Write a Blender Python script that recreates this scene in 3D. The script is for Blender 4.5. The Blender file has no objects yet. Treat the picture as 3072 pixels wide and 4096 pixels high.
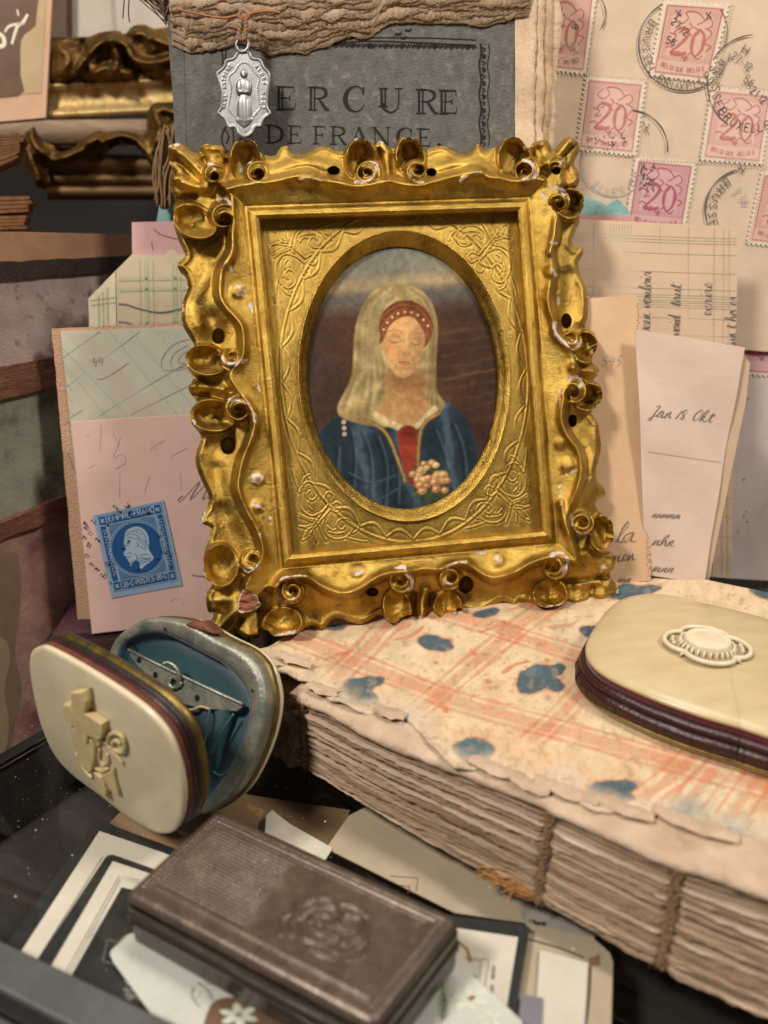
import bpy, math, random
import numpy as np
from mathutils import Vector, noise as mnoise
random.seed(7); np.random.seed(7)
scene = bpy.context.scene
COL = scene.collection
S = 0.01                       # lengths below are centimetres

# ---------------------------------------------------------------- camera
F = 2900.0; PT = math.radians(20.0); CAM = np.array([0.0, 0.0, 11.3])
RX = np.array([1.0, 0, 0]); UP = np.array([0, math.sin(PT), math.cos(PT)]); FW = np.array([0, math.cos(PT), -math.sin(PT)])
cd = bpy.data.cameras.new('camera'); cam = bpy.data.objects.new('camera', cd); COL.objects.link(cam)
cam.location = CAM * S; cam.rotation_euler = (math.radians(70.0), 0, 0)
cd.sensor_fit = 'VERTICAL'; cd.sensor_height = 24.0; cd.lens = 24.0 * F / 4096.0
cd.clip_start = 0.005; cd.clip_end = 50.0
cd.dof.use_dof = True; cd.dof.focus_distance = 0.185; cd.dof.aperture_fstop = 8.0
scene.camera = cam

# ---------------------------------------------------------------- world and lamps
w = bpy.data.worlds.new('World'); scene.world = w; w.use_nodes = True
bg = w.node_tree.nodes['Background']; bg.inputs[0].default_value = (1.0, 0.94, 0.89, 1); bg.inputs[1].default_value = 0.115
def lamp(name, loc, target, size, power, col):
    l = bpy.data.lights.new(name, 'AREA'); l.shape = 'DISK'; l.size = size * S; l.energy = power; l.color = col
    o = bpy.data.objects.new(name, l); COL.objects.link(o); o.location = Vector(loc) * S
    o.rotation_euler = (Vector(target) - Vector(loc)).to_track_quat('-Z', 'Y').to_euler()
    return o
lamp('ceiling_lamp', (-27, -11, 49), (0, 17, 5), 9, 3.35, (1.0, 0.935, 0.87))
lamp('ceiling_lamp', (30, -1, 46), (-2, 17, 5), 8, 1.7, (1.0, 0.935, 0.87))
lamp('ceiling_lamp', (2, 22, 62), (0, 16, 4), 16, 1.0, (1.0, 0.935, 0.87))
scene.view_settings.view_transform = 'Standard'; scene.view_settings.look = 'None'
scene.view_settings.exposure = 0.0; scene.view_settings.gamma = 1.0

# ---------------------------------------------------------------- pixel helpers (photo pixels -> points of the place)
def ray(px, py): return FW + RX * ((px - 1536.0) / F) + UP * ((2048.0 - py) / F)
def on_z(px, py, z):
    d = ray(px, py); return CAM + d * ((z - CAM[2]) / d[2])
def on_y(px, py, y):
    d = ray(px, py); return CAM + d * (y / d[1])
def nrm(v): v = np.asarray(v, float); return v / np.linalg.norm(v)
class Plane:
    """a plane with its own (a, b) centimetre axes and an optional gentle bulge"""
    def __init__(self, p0, n, up=(0, 0, 1), amp=0.0, freq=0.25, seed=0.0):
        self.p0 = np.asarray(p0, float); self.n = nrm(n); self.amp = amp; self.freq = freq; self.seed = seed
        u = np.asarray(up, float); self.ey = nrm(u - self.n * (u @ self.n)); self.ex = nrm(np.cross(self.ey, self.n))
    def px(self, x, y, h=0.0):
        d = ray(x, y); p = CAM + d * (((self.p0 + self.n * h - CAM) @ self.n) / (d @ self.n)); q = p - self.p0
        return (float(q @ self.ex), float(q @ self.ey))
    def bulge(self, a, b):
        if not self.amp: return 0.0
        f = self.freq
        return self.amp * (math.sin(a * f * 2.1 + self.seed) * math.cos(b * f * 1.7 + self.seed * 1.3) + 0.5 * math.sin((a + b) * f * 4.3 + self.seed * 2.1))
    def pt(self, a, b, h=0.0): return self.p0 + self.ex * a + self.ey * b + self.n * (h + self.bulge(a, b))
    def off(self, h):
        q = Plane(self.p0 + self.n * h, self.n, self.ey, self.amp, self.freq, self.seed); return q
def facing(p0, yaw=0.0, lean=0.0, roll=0.0, **k):
    y = math.radians(yaw); l = math.radians(lean); r = math.radians(roll)
    return Plane(p0, (math.sin(y) * math.cos(l), -math.cos(y) * math.cos(l), math.sin(l)), (math.sin(r), 0, math.cos(r)), **k)
def flat(z, **k): return Plane((0, 12, z), (0, 0, 1), (0, 1, 0), **k)

# ---------------------------------------------------------------- object helpers
ORG = {}
def tag(o, label=None, cat=None, group=None, kind=None):
    if label: o['label'] = label
    if cat: o['category'] = cat
    if group: o['group'] = group
    if kind: o['kind'] = kind
    return o
def thing(name, loc, label, cat, group=None):
    o = bpy.data.objects.new(name, None); COL.objects.link(o); o.location = np.asarray(loc, float) * S
    o.empty_display_size = 0.01; ORG[o.name] = np.asarray(loc, float)
    return tag(o, label, cat, group)
def link(name, me, mat, parent, org):
    o = bpy.data.objects.new(name, me); COL.objects.link(o)
    if mat is not None: me.materials.append(mat)
    if parent is not None: o.parent = parent
    else: o.location = org * S
    ORG[o.name] = org
    return o
def obj(name, V, Fc, mat, parent=None, smooth=False, col=None, attrs=None):
    """V: (n,3) centimetres in place, Fc: faces; a child keeps its thing's origin"""
    V = np.asarray(V, float).reshape(-1, 3)
    org = ORG[parent.name] if parent is not None else np.array([V[:, 0].mean(), V[:, 1].mean(), V[:, 2].min()])
    me = bpy.data.meshes.new(name)
    if isinstance(Fc, np.ndarray):
        k = Fc.shape[1]; n = len(Fc)
        me.vertices.add(len(V)); me.vertices.foreach_set('co', ((V - org) * S).astype(np.float32).ravel())
        me.loops.add(n * k); me.loops.foreach_set('vertex_index', Fc.astype(np.int32).ravel())
        me.polygons.add(n); me.polygons.foreach_set('loop_start', np.arange(0, n * k, k, dtype=np.int32))
        me.polygons.foreach_set('loop_total', np.full(n, k, np.int32))
        me.update(calc_edges=True)
    else:
        me.from_pydata(((V - org) * S).tolist(), [], [tuple(int(i) for i in f) for f in Fc]); me.update()
    if smooth: me.polygons.foreach_set('use_smooth', np.ones(len(me.polygons), bool))
    if col is not None:
        c = me.color_attributes.new('Col', 'FLOAT_COLOR', 'POINT'); cc = np.ones((len(V), 4), np.float32); cc[:, :3] = col
        c.data.foreach_set('color', cc.ravel())
    for nm, a in (attrs or {}).items():
        at = me.attributes.new(nm, 'FLOAT', 'POINT'); at.data.foreach_set('value', np.asarray(a, np.float32).ravel())
    return link(name, me, mat, parent, org)
def grid_faces(n, m, keep=None, flip=False):
    i, j = np.meshgrid(np.arange(n - 1), np.arange(m - 1), indexing='ij')
    a = i * m + j
    q = np.stack([a, a + m, a + m + 1, a + 1], -1)
    if flip: q = q[..., ::-1]
    if keep is not None: q = q[keep]
    return q.reshape(-1, 4)
def compact(V, Fc, *arr):
    u, inv = np.unique(Fc, return_inverse=True)
    return (V[u], inv.reshape(Fc.shape)) + tuple(a[u] for a in arr)
def slab(name, pl, ab, t, mat, parent=None, h=0.0):
    """flat sheet or board of outline ab (in-plane cm, counter-clockwise) and thickness t behind its face"""
    n = len(ab); V = [pl.pt(a, b, h) for a, b in ab] + [pl.pt(a, b, h - t) for a, b in ab]
    Fc = [tuple(range(n)), tuple(range(2 * n - 1, n - 1, -1))] + [(i, n + i, n + (i + 1) % n, (i + 1) % n) for i in range(n)]
    ar = sum(ab[i][0] * ab[(i + 1) % n][1] - ab[(i + 1) % n][0] * ab[i][1] for i in range(n))
    if ar < 0: Fc = [f[::-1] for f in Fc]
    return obj(name, V, Fc, mat, parent)
def quad_sheet(name, pl, c, t, mat, parent=None, n=24, m=24, rough=0.0, h=0.0, colf=None):
    """four-cornered sheet (TL, TR, BR, BL photo pixels) as a subdivided, slightly bulging sheet with real thickness"""
    P = [np.array(pl.px(*q)) for q in c]
    ab = np.zeros((n + 1, m + 1, 2))
    for i in range(n + 1):
        for j in range(m + 1):
            v = i / n; u = j / m
            p = (1 - v) * ((1 - u) * P[0] + u * P[1]) + v * ((1 - u) * P[3] + u * P[2])
            if rough and (i in (0, n) or j in (0, m)):
                p = p + rough * np.array([mnoise.noise((p[0] * 6, p[1] * 6, 3.0)), mnoise.noise((p[0] * 6, p[1] * 6, 9.0))])
            ab[i, j] = p
    fr = np.array([[pl.pt(*ab[i, j], h) for j in range(m + 1)] for i in range(n + 1)]).reshape(-1, 3)
    V = np.concatenate([fr, fr - pl.n * t]); N = (n + 1) * (m + 1)
    f = grid_faces(n + 1, m + 1); Fc = [tuple(q) for q in f] + [tuple(q[::-1] + N) for q in f]
    ring = [j for j in range(m + 1)] + [i * (m + 1) + m for i in range(1, n + 1)] + [n * (m + 1) + j for j in range(m - 1, -1, -1)] + [i * (m + 1) for i in range(n - 1, 0, -1)]
    for k in range(len(ring)):
        a, b = ring[k], ring[(k + 1) % len(ring)]; Fc.append((a, b, b + N, a + N))
    col = None
    if colf is not None:
        u = np.tile(np.linspace(0, 1, m + 1), n + 1); v = np.repeat(np.linspace(0, 1, n + 1), m + 1)
        c1 = colf(u, v); col = np.concatenate([c1, c1])
    return obj(name, V, Fc, mat, parent, smooth=False, col=col)
def catmull(pts, k=6, closed=False):
    P = np.asarray(pts, float); n = len(P)
    if n < 3: return P
    out = []
    for i in range(n if closed else n - 1):
        if closed: p0, p1, p2, p3 = P[(i - 1) % n], P[i], P[(i + 1) % n], P[(i + 2) % n]
        else: p0, p1, p2, p3 = P[max(i - 1, 0)], P[i], P[i + 1], P[min(i + 2, n - 1)]
        for t in np.arange(k) / k:
            out.append(0.5 * (2 * p1 + (p2 - p0) * t + (2 * p0 - 5 * p1 + 4 * p2 - p3) * t * t + (3 * p1 - p0 - 3 * p2 + p3) * t ** 3))
    if not closed: out.append(P[-1])
    return np.array(out)
class Ink:
    """collects strokes and filled shapes printed on a plane; one mesh per colour"""
    def __init__(self, pl, h=0.006): self.pl = pl; self.h = h; self.V = []; self.F = []
    def stroke(self, ab, w):
        ab = np.asarray(ab, float)
        if len(ab) < 2: return
        n = len(ab); ws = np.full(n, w) if np.isscalar(w) else np.asarray(w, float)
        d = np.gradient(ab, axis=0); L = np.linalg.norm(d, axis=1); L[L == 0] = 1; nn = np.stack([-d[:, 1], d[:, 0]], 1) / L[:, None]
        b0 = len(self.V)
        for i in range(n):
            for s in (1, -1): q = ab[i] + nn[i] * s * ws[i] / 2; self.V.append(self.pl.pt(q[0], q[1], self.h))
        for i in range(n - 1): a = b0 + 2 * i; self.F.append((a, a + 1, a + 3, a + 2))
    def poly(self, ab):
        b0 = len(self.V); n = len(ab)
        ar = sum(ab[i][0] * ab[(i + 1) % n][1] - ab[(i + 1) % n][0] * ab[i][1] for i in range(n))
        for q in ab: self.V.append(self.pl.pt(q[0], q[1], self.h))
        r = tuple(range(b0, b0 + n)); self.F.append(r if ar > 0 else r[::-1])
    def pxs(self, pts, w, smooth=6):
        """stroke traced in photo pixels, width in pixels"""
        p = catmull(pts, smooth) if smooth and len(pts) > 2 else np.asarray(pts, float)
        ab = np.array([self.pl.px(*q) for q in p]); k = np.linalg.norm(np.array(self.pl.px(p[0][0] + 10, p[0][1])) - np.array(self.pl.px(p[0][0], p[0][1]))) / 10
        w = np.asarray(w, float)
        if w.ndim: w = np.interp(np.linspace(0, 1, len(ab)), np.linspace(0, 1, len(w)), w)
        self.stroke(ab, float(w) * k if w.ndim == 0 else w * k)
    def ppoly(self, pts): self.poly([self.pl.px(*q) for q in pts])
    def dot(self, c, r, n=8): self.poly([(c[0] + r * math.cos(6.2832 * i / n), c[1] + r * math.sin(6.2832 * i / n)) for i in range(n)])
    def done(self, name, mat, parent): return obj(name, self.V, self.F, mat, parent) if self.F else None
def tube(name, P, r, mat, parent=None, k=8, closed=False, only=False):
    P = np.asarray(P, float); n = len(P); rs = np.full(n, r) if np.isscalar(r) else np.asarray(r, float)
    T = np.gradient(P, axis=0) if not closed else (np.roll(P, -1, 0) - np.roll(P, 1, 0))
    V = []; ref = np.array([0.13, 0.31, 0.94])
    for i in range(n):
        t = nrm(T[i]) if np.linalg.norm(T[i]) > 0 else np.array([0, 0, 1.0])
        a = ref - t * (ref @ t)
        if np.linalg.norm(a) < 1e-3: a = np.array([1.0, 0, 0]) - t * t[0]
        a = nrm(a); ref = a; b = np.cross(t, a)
        for j in range(k): th = 6.28318 * j / k; V.append(P[i] + rs[i] * (a * math.cos(th) + b * math.sin(th)))
    Fc = []
    for i in range(n if closed else n - 1):
        for j in range(k):
            i2 = (i + 1) % n; Fc.append((i * k + j, i * k + (j + 1) % k, i2 * k + (j + 1) % k, i2 * k + j))
    if not closed: Fc += [tuple(range(k - 1, -1, -1)), tuple((n - 1) * k + j for j in range(k))]
    if only: return V, Fc
    return obj(name, V, Fc, mat, parent, smooth=True)
def inpoly(X, Y, poly):
    P = np.asarray(poly, float); ins = np.zeros(X.shape, bool); n = len(P)
    for i in range(n):
        x1, y1 = P[i]; x2, y2 = P[(i + 1) % n]
        if y1 == y2: continue
        c = ((y1 > Y) != (y2 > Y)) & (X < (x2 - x1) * (Y - y1) / (y2 - y1) + x1); ins ^= c
    return ins
def segdist(X, Y, pts, closed=False, near=False):
    P = np.asarray(pts, float); D = np.full(X.shape, 1e9); NX = X.copy().astype(float); NY = Y.copy().astype(float)
    for i in range(len(P) if closed else len(P) - 1):
        a = P[i]; b = P[(i + 1) % len(P)]; d = b - a; L = d @ d + 1e-9
        t = np.clip(((X - a[0]) * d[0] + (Y - a[1]) * d[1]) / L, 0, 1); qx = a[0] + t * d[0]; qy = a[1] + t * d[1]
        e = np.hypot(X - qx, Y - qy); mk = e < D
        D = np.where(mk, e, D)
        if near: NX = np.where(mk, qx, NX); NY = np.where(mk, qy, NY)
    return (D, NX, NY) if near else D
def vnoise(X, Y, sc, seed=0.0):
    """smooth value noise on arrays, about -1..1"""
    rs = np.random.RandomState(int(seed * 13 + 5)); T = rs.rand(64, 64) * 2 - 1
    x = X * sc + seed * 7.3; y = Y * sc + seed * 3.1
    xi = np.floor(x).astype(int); yi = np.floor(y).astype(int); fx = x - xi; fy = y - yi
    fx = fx * fx * (3 - 2 * fx); fy = fy * fy * (3 - 2 * fy)
    g = lambda a, b: T[a % 64, b % 64]
    return (g(xi, yi) * (1 - fx) + g(xi + 1, yi) * fx) * (1 - fy) + (g(xi, yi + 1) * (1 - fx) + g(xi + 1, yi + 1) * fx) * fy
def fbm(X, Y, sc, seed=0.0, o=4): return sum(vnoise(X, Y, sc * 2 ** i, seed + i) * 0.5 ** i for i in range(o))
def sstep(a, b, x): t = np.clip((x - a) / (b - a), 0, 1); return t * t * (3 - 2 * t)

# ---------------------------------------------------------------- materials
def lin(h):
    h = h.lstrip('#'); v = [int(h[i:i + 2], 16) / 255 for i in (0, 2, 4)]
    return tuple(x / 12.92 if x <= 0.04045 else ((x + 0.055) / 1.055) ** 2.4 for x in v)
def mat(name, c1, c2=None, scale=6.0, rough=0.7, metal=0.0, bump=0.0, bscale=40.0, c3=None, c3s=1.5, c3lo=0.55, c3hi=0.7, coat=0.0, stretch=(1, 1, 1),
        attr=False, spec=0.5, rvar=0.0, sss=0.0, det=6.0, rotz=0.0):
    """noise-mottled principled material; scales are per centimetre"""
    m = bpy.data.materials.new(name); m.use_nodes = True; nt = m.node_tree; N = nt.nodes; L = nt.links
    b = N['Principled BSDF']; tc = N.new('ShaderNodeTexCoord'); mp = N.new('ShaderNodeMapping'); L.new(tc.outputs['Object'], mp.inputs[0])
    mp.inputs['Scale'].default_value = tuple(100 * s for s in stretch)
    if rotz: mp.vector_type = 'TEXTURE'; mp.inputs['Rotation'].default_value = (0, 0, rotz); mp.inputs['Scale'].default_value = tuple(0.01 / s for s in stretch)
    def nz(sc, d=det):
        n = N.new('ShaderNodeTexNoise'); n.inputs['Scale'].default_value = sc; n.inputs['Detail'].default_value = d; n.inputs['Roughness'].default_value = 0.6
        L.new(mp.outputs[0], n.inputs['Vector']); return n
    def mix(fac, a, c, mode='MIX'):
        x = N.new('ShaderNodeMix'); x.data_type = 'RGBA'; x.blend_type = mode
        if isinstance(fac, (int, float)): x.inputs[0].default_value = fac
        else: L.new(fac, x.inputs[0])
        for s, v in ((6, a), (7, c)):
            if isinstance(v, tuple): x.inputs[s].default_value = v + (1,)
            else: L.new(v, x.inputs[s])
        return x.outputs[2]
    def ramp(src, lo, hi):
        r = N.new('ShaderNodeMapRange'); r.inputs[1].default_value = lo; r.inputs[2].default_value = hi; L.new(src, r.inputs[0]); return r.outputs[0]
    if attr:
        at = N.new('ShaderNodeVertexColor'); at.layer_name = 'Col'; base = at.outputs[0]
        n1 = nz(scale); g = mix(ramp(n1.outputs[0], 0.3, 0.7), c1, c2 or c1); base = mix(1.0, base, g, 'MULTIPLY')
    else:
        n1 = nz(scale); base = mix(ramp(n1.outputs[0], 0.3, 0.7), c1, c2 or c1)
    if c3: base = mix(ramp(nz(c3s).outputs[0], c3lo, c3hi), base, c3)
    L.new(base, b.inputs['Base Color'])
    b.inputs['Roughness'].default_value = rough; b.inputs['Metallic'].default_value = metal; b.inputs['Specular IOR Level'].default_value = spec
    if rvar:
        r = N.new('ShaderNodeMapRange'); r.inputs[1].default_value = 0.3; r.inputs[2].default_value = 0.7; r.inputs[3].default_value = rough - rvar; r.inputs[4].default_value = rough + rvar
        L.new(nz(scale * 2.3).outputs[0], r.inputs[0]); L.new(r.outputs[0], b.inputs['Roughness'])
    if coat: b.inputs['Coat Weight'].default_value = coat; b.inputs['Coat Roughness'].default_value = 0.15
    if sss: b.inputs['Subsurface Weight'].default_value = sss; b.inputs['Subsurface Radius'].default_value = (0.004, 0.003, 0.002); b.inputs['Subsurface Scale'].default_value = 1.0
    if bump:
        bp = N.new('ShaderNodeBump'); bp.inputs['Strength'].default_value = bump; bp.inputs['Distance'].default_value = 0.0006
        L.new(nz(bscale, 4.0).outputs[0], bp.inputs['Height']); L.new(bp.outputs[0], b.inputs['Normal'])
    return m
def paper(name, c1, c2, spot='#a07a52', **k):
    a = dict(scale=0.9, rough=0.85, bump=0.14, bscale=22, c3=lin(spot), c3s=0.8, c3lo=0.62, c3hi=1.0, spec=0.25); a.update(k)
    return mat(name, lin(c1), lin(c2), **a)
# ================================================================ carved gilt frame with its oval picture
FC = np.array([0.5675, 19.0377, 8.0533]); FN = nrm([0.1358, -0.9394, 0.3148]); FY = nrm([-0.0849, 0.3055, 0.9484]); FX = np.cross(FY, FN)
def frame_pt(X, Y, Hh):
    """pixel ray met with the frame plane raised by Hh (arrays)"""
    D = FW + RX * ((X[..., None] - 1536.0) / F) + UP * ((2048.0 - Y[..., None]) / F)
    k = ((FC - CAM) @ FN + Hh) / (D @ FN)
    return CAM + D * k[..., None]
SIGHT = [(1048, 885), (2062, 853), (2160, 2118), (1178, 2208)]
OUT = [(671,590),(682,578),(712,572),(734,576),(759,598),(795,612),(805,583),(817,576),(857,578),(893,585),(911,612),(918,605),(937,570),(958,563),(1005,561),(1027,578),(1041,608),(1074,623),(1103,619),(1121,590),(1150,585),(1161,605),(1193,618),(1236,605),(1272,590),(1305,587),(1359,605),(1381,598),(1402,565),(1424,554),(1453,554),(1475,563),(1493,580),(1511,569),(1529,565),(1543,580),(1576,594),(1590,565),(1605,552),(1659,551),(1681,576),(1695,601),(1717,594),(1753,583),(1792,587),(1821,605),(1850,614),(1883,605),(1904,578),(1919,576),(1941,601),(1962,594),(1995,583),(2020,554),(2067,549),(2085,558),(2107,587),(2121,590),(2132,572),(2161,561),(2190,563),(2212,598),(2226,587),(2259,552),(2277,547),(2306,561),(2320,594),(2306,627),(2295,659),(2313,681),(2320,713),(2310,746),(2295,751),(2324,764),(2335,789),(2335,825),(2320,858),(2317,890),(2302,923),(2288,970),(2299,992),(2320,986),(2335,1003),(2328,1024),(2313,1050),(2316,1079),(2327,1115),(2345,1151),(2352,1205),(2350,1267),(2338,1310),(2370,1325),(2386,1347),(2388,1390),(2367,1433),(2374,1455),(2394,1473),(2395,1495),(2374,1520),(2399,1538),(2408,1564),(2409,1593),(2398,1615),(2366,1644),(2373,1666),(2393,1695),(2398,1731),(2404,1781),(2398,1825),(2384,1875),(2388,1923),(2409,1944),(2420,1966),(2417,1984),(2388,2002),(2380,2017),(2395,2042),(2424,2067),(2449,2089),(2453,2118),(2455,2156),(2437,2184),(2419,2199),(2444,2210),(2459,2231),(2459,2268),(2441,2286),(2441,2307),(2462,2333),(2475,2358),(2470,2383),(2422,2398),(2386,2391),(2368,2392),(2354,2412),(2278,2418),(2263,2394),(2260,2416),(2187,2430),(2133,2420),(2083,2409),(2072,2432),(2046,2434),(2032,2416),(2003,2409),(1970,2427),(1923,2448),(1877,2444),(1830,2433),(1826,2459),(1794,2471),(1765,2466),(1732,2448),(1711,2455),(1696,2479),(1678,2477),(1645,2460),(1617,2466),(1591,2489),(1570,2493),(1544,2480),(1523,2460),(1494,2473),(1454,2495),(1418,2493),(1385,2484),(1349,2473),(1324,2484),(1302,2509),(1277,2517),(1248,2500),(1208,2520),(1187,2535),(1100,2545),(1075,2524),(1053,2520),(1038,2549),(991,2556),(966,2545),(941,2531),(916,2560),(879,2558),(840,2502),(854,2459),(831,2444),(825,2375),(850,2336),(821,2310),(814,2245),(818,2209),(841,2130),(840,2108),(807,2093),(808,2056),(827,2031),(834,1984),(808,1926),(787,1872),(783,1818),(805,1753),(787,1720),(765,1691),(761,1644),(787,1608),(785,1603),(756,1564),(758,1542),(774,1509),(748,1470),(743,1419),(767,1390),(776,1379),(752,1339),(730,1296),(727,1224),(741,1180),(750,1151),(741,1101),(712,1072),(714,1050),(741,1024),(727,985),(709,948),(696,898),(694,854),(694,818),(716,800),(691,782),(683,710),(712,692),(694,674),(676,645)]
OUT = catmull(OUT, 3, True)
def convex_e(X, Y, quad):
    """signed distance outward from a convex quad with mitred corners"""
    E_ = np.full(X.shape, -1e9)
    for i in range(4):
        (x1, y1), (x2, y2) = quad[i], quad[(i + 1) % 4]; L = math.hypot(x2 - x1, y2 - y1)
        E_ = np.maximum(E_, ((X - x1) * (y2 - y1) - (Y - y1) * (x2 - x1)) / L)
    return E_
ST = 3.0
xs = np.arange(655, 2490, ST); ys = np.arange(535, 2575, ST)
Y, X = np.meshgrid(ys, xs, indexing='ij')
e = convex_e(X, Y, SIGHT)
prof = np.array([(-9, -.30), (-2, -.30), (2, -.10), (10, .06), (26, .15), (44, .10), (56, -.03), (64, -.04), (76, .10), (95, .24), (115, .27), (140, .17), (175, -.05), (225, -.22), (300, -.30), (420, -.24)])
H = np.interp(e, prof[:, 0], prof[:, 1])
def sided(X, Y, quad):
    ds = []
    for i in range(4):
        (x1, y1), (x2, y2) = quad[i], quad[(i + 1) % 4]; L = math.hypot(x2 - x1, y2 - y1); ds.append(((X - x1) * (y2 - y1) - (Y - y1) * (x2 - x1)) / L)
    return np.argmax(np.array(ds), 0)
CR_L = [(700, 925), (760, 930), (900, 935), (1000, 930), (1060, 895), (1130, 880), (1200, 890), (1270, 942), (1310, 970), (1380, 977), (1440, 965), (1500, 925), (1560, 955), (1600, 985), (1650, 1012), (1700, 1020), (1770, 1000), (1830, 975), (1900, 958), (1960, 955), (2040, 985), (2100, 1020), (2160, 1045), (2220, 1053), (2270, 1025), (2340, 990)]
CR_R = [(700, 2235), (760, 2230), (880, 2222), (960, 2212), (1010, 2198), (1080, 2205), (1200, 2190), (1290, 2212), (1340, 2225), (1385, 2268), (1450, 2295), (1520, 2280), (1570, 2262), (1640, 2245), (1700, 2250), (1745, 2270), (1805, 2312), (1880, 2325), (1950, 2310), (2010, 2280), (2080, 2262), (2140, 2275), (2230, 2300)]
CR_T = [(900, 760), (1000, 735), (1090, 727), (1195, 703), (1245, 700), (1290, 722), (1340, 730), (1400, 745), (1470, 742), (1550, 728), (1640, 742), (1690, 742), (1760, 722), (1830, 703), (1900, 690), (1960, 712), (2010, 716), (2070, 726), (2130, 712), (2220, 740)]
CR_B = [(980, 2300), (1095, 2345), (1125, 2318), (1165, 2305), (1225, 2303), (1290, 2345), (1370, 2372), (1440, 2352), (1500, 2312), (1560, 2290), (1640, 2282), (1700, 2272), (1765, 2275), (1805, 2256), (1870, 2252), (1960, 2308), (2050, 2292), (2130, 2248), (2215, 2225), (2300, 2240)]
sd = sided(X, Y, SIGHT)
xl_ = 1048 + (Y - 885) * .0983; xr_ = 2062 + (Y - 853) * .0775; yt_ = 885 - (X - 1048) * .0316; yb_ = 2208 - (X - 1178) * .0916
def cin(P, q): P = catmull(P, 4); return np.interp(q, P[:, 0], P[:, 1])
ec = np.select([sd == 0, sd == 1, sd == 2, sd == 3], [yt_ - cin(CR_T, X), cin(CR_R, Y) - xr_, cin(CR_B, X) - yb_, xl_ - cin(CR_L, Y)])
ec = np.clip(ec, 88, 215); tt_ = np.clip((e - 64) / (ec - 64), 0, 1); dd_ = e - ec
Hb = np.where(e < 64, H, -.04 + .36 * tt_ ** .75 - .05 * np.sin(3.14 * tt_)) - .46 * sstep(2, 36, dd_) - .26 * sstep(30, 125, dd_) + .12 * sstep(120, 230, dd_)
H = np.where(e < 64, H, Hb)
carve = sstep(58, 80, e)                                         # relief is confined to the carved border
H += carve * 0.035 * fbm(X, Y, 0.007, 3, 2) * sstep(120, 200, e)
def bb(x0, y0, x1, y1):
    return slice(max(0, int((y0 - ys[0]) / ST)), max(0, int((y1 - ys[0]) / ST) + 1)), slice(max(0, int((x0 - xs[0]) / ST)), max(0, int((x1 - xs[0]) / ST) + 1))
def ridge(pts, wd, h, side=0.0):
    P = catmull(pts, 5); m = wd * 3
    sl = bb(P[:, 0].min() - m, P[:, 1].min() - m, P[:, 0].max() + m, P[:, 1].max() + m)
    d = segdist(X[sl], Y[sl], P); H[sl] += carve[sl] * h * (0.55 if 12 < wd < 17 else 1.15) * np.exp(-(d / wd) ** 2)
def cup(cx, cy, rx, ry, ang=0.0, out=0.0, rim=0.30, deep=-0.34):
    """hollow leaf: the lip stands up on the outward side (angle out, image degrees) and melts into the carving behind"""
    m = max(rx, ry) * 1.7; sl = bb(cx - m, cy - m, cx + m, cy + m); x = X[sl] - cx; y = Y[sl] - cy; a = math.radians(ang)
    u = (x * math.cos(a) + y * math.sin(a)) / rx; v = (-x * math.sin(a) + y * math.cos(a)) / ry; r = np.hypot(u, v); ph = np.arctan2(y, x) - math.radians(out)
    lip = 0.5 + 0.5 * np.cos(ph); crest = rim * (0.35 + 0.65 * lip) + 0.05 * np.sin(3 * ph + cx)
    h = np.where(r < 1, deep + (crest - deep) * np.clip(r, 0, 1) ** 2.4 + 0.03 * np.cos(5 * ph) * r * (1 - r), crest - (r - 1) * (0.9 + 0.4 * lip))
    k = (1 - sstep(0.98 + 0.06 * lip, 1.18 + 0.1 * lip, r)) * carve[sl] * (0.25 + 0.75 * sstep(0.0, 0.30, lip)); H[sl] = H[sl] * (1 - k) + h * k
def eye(cx, cy, r0, dx, dy, pr, h=0.42, dp=0.42):
    m = r0 * 1.6; sl = bb(cx - m, cy - m, cx + m, cy + m); d = np.hypot(X[sl] - cx, Y[sl] - cy) / r0
    ph = np.arctan2(Y[sl] - cy - dy * .5, X[sl] - cx - dx * .5); d2 = np.hypot(X[sl] - cx - dx * .5, Y[sl] - cy - dy * .5) / r0
    dome = h * np.sqrt(np.clip(1 - d * d * 0.92, 0, 1)) + 0.02; sg = 1 if cx < 1550 else -1
    dome = dome - 0.15 * (0.5 - 0.5 * np.cos(6.2832 * (d2 * 1.75 - sg * ph / 6.2832))) * (1 - sstep(.85, 1.0, d)) ; k = (1 - sstep(0.92, 1.12, d)) * carve[sl]
    g = np.maximum(H[sl], dome) * k + H[sl] * (1 - k)
    p = np.hypot((X[sl] - cx - dx) / 1.25, (Y[sl] - cy - dy)) / pr; g -= dp * 0.72 * (1 - sstep(0.25, 0.95, p)) * carve[sl]; H[sl] = g
def hole(cx, cy, rx, ry, dp=0.8):
    m = max(rx, ry) * 3; sl = bb(cx - m, cy - m, cx + m, cy + m); r = np.hypot((X[sl] - cx) / rx, (Y[sl] - cy) / ry)
    H[sl] -= dp * (1 - sstep(0.75, 1.15, r)) + 0.10 * np.exp(-(r / 2.0) ** 2)
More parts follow.
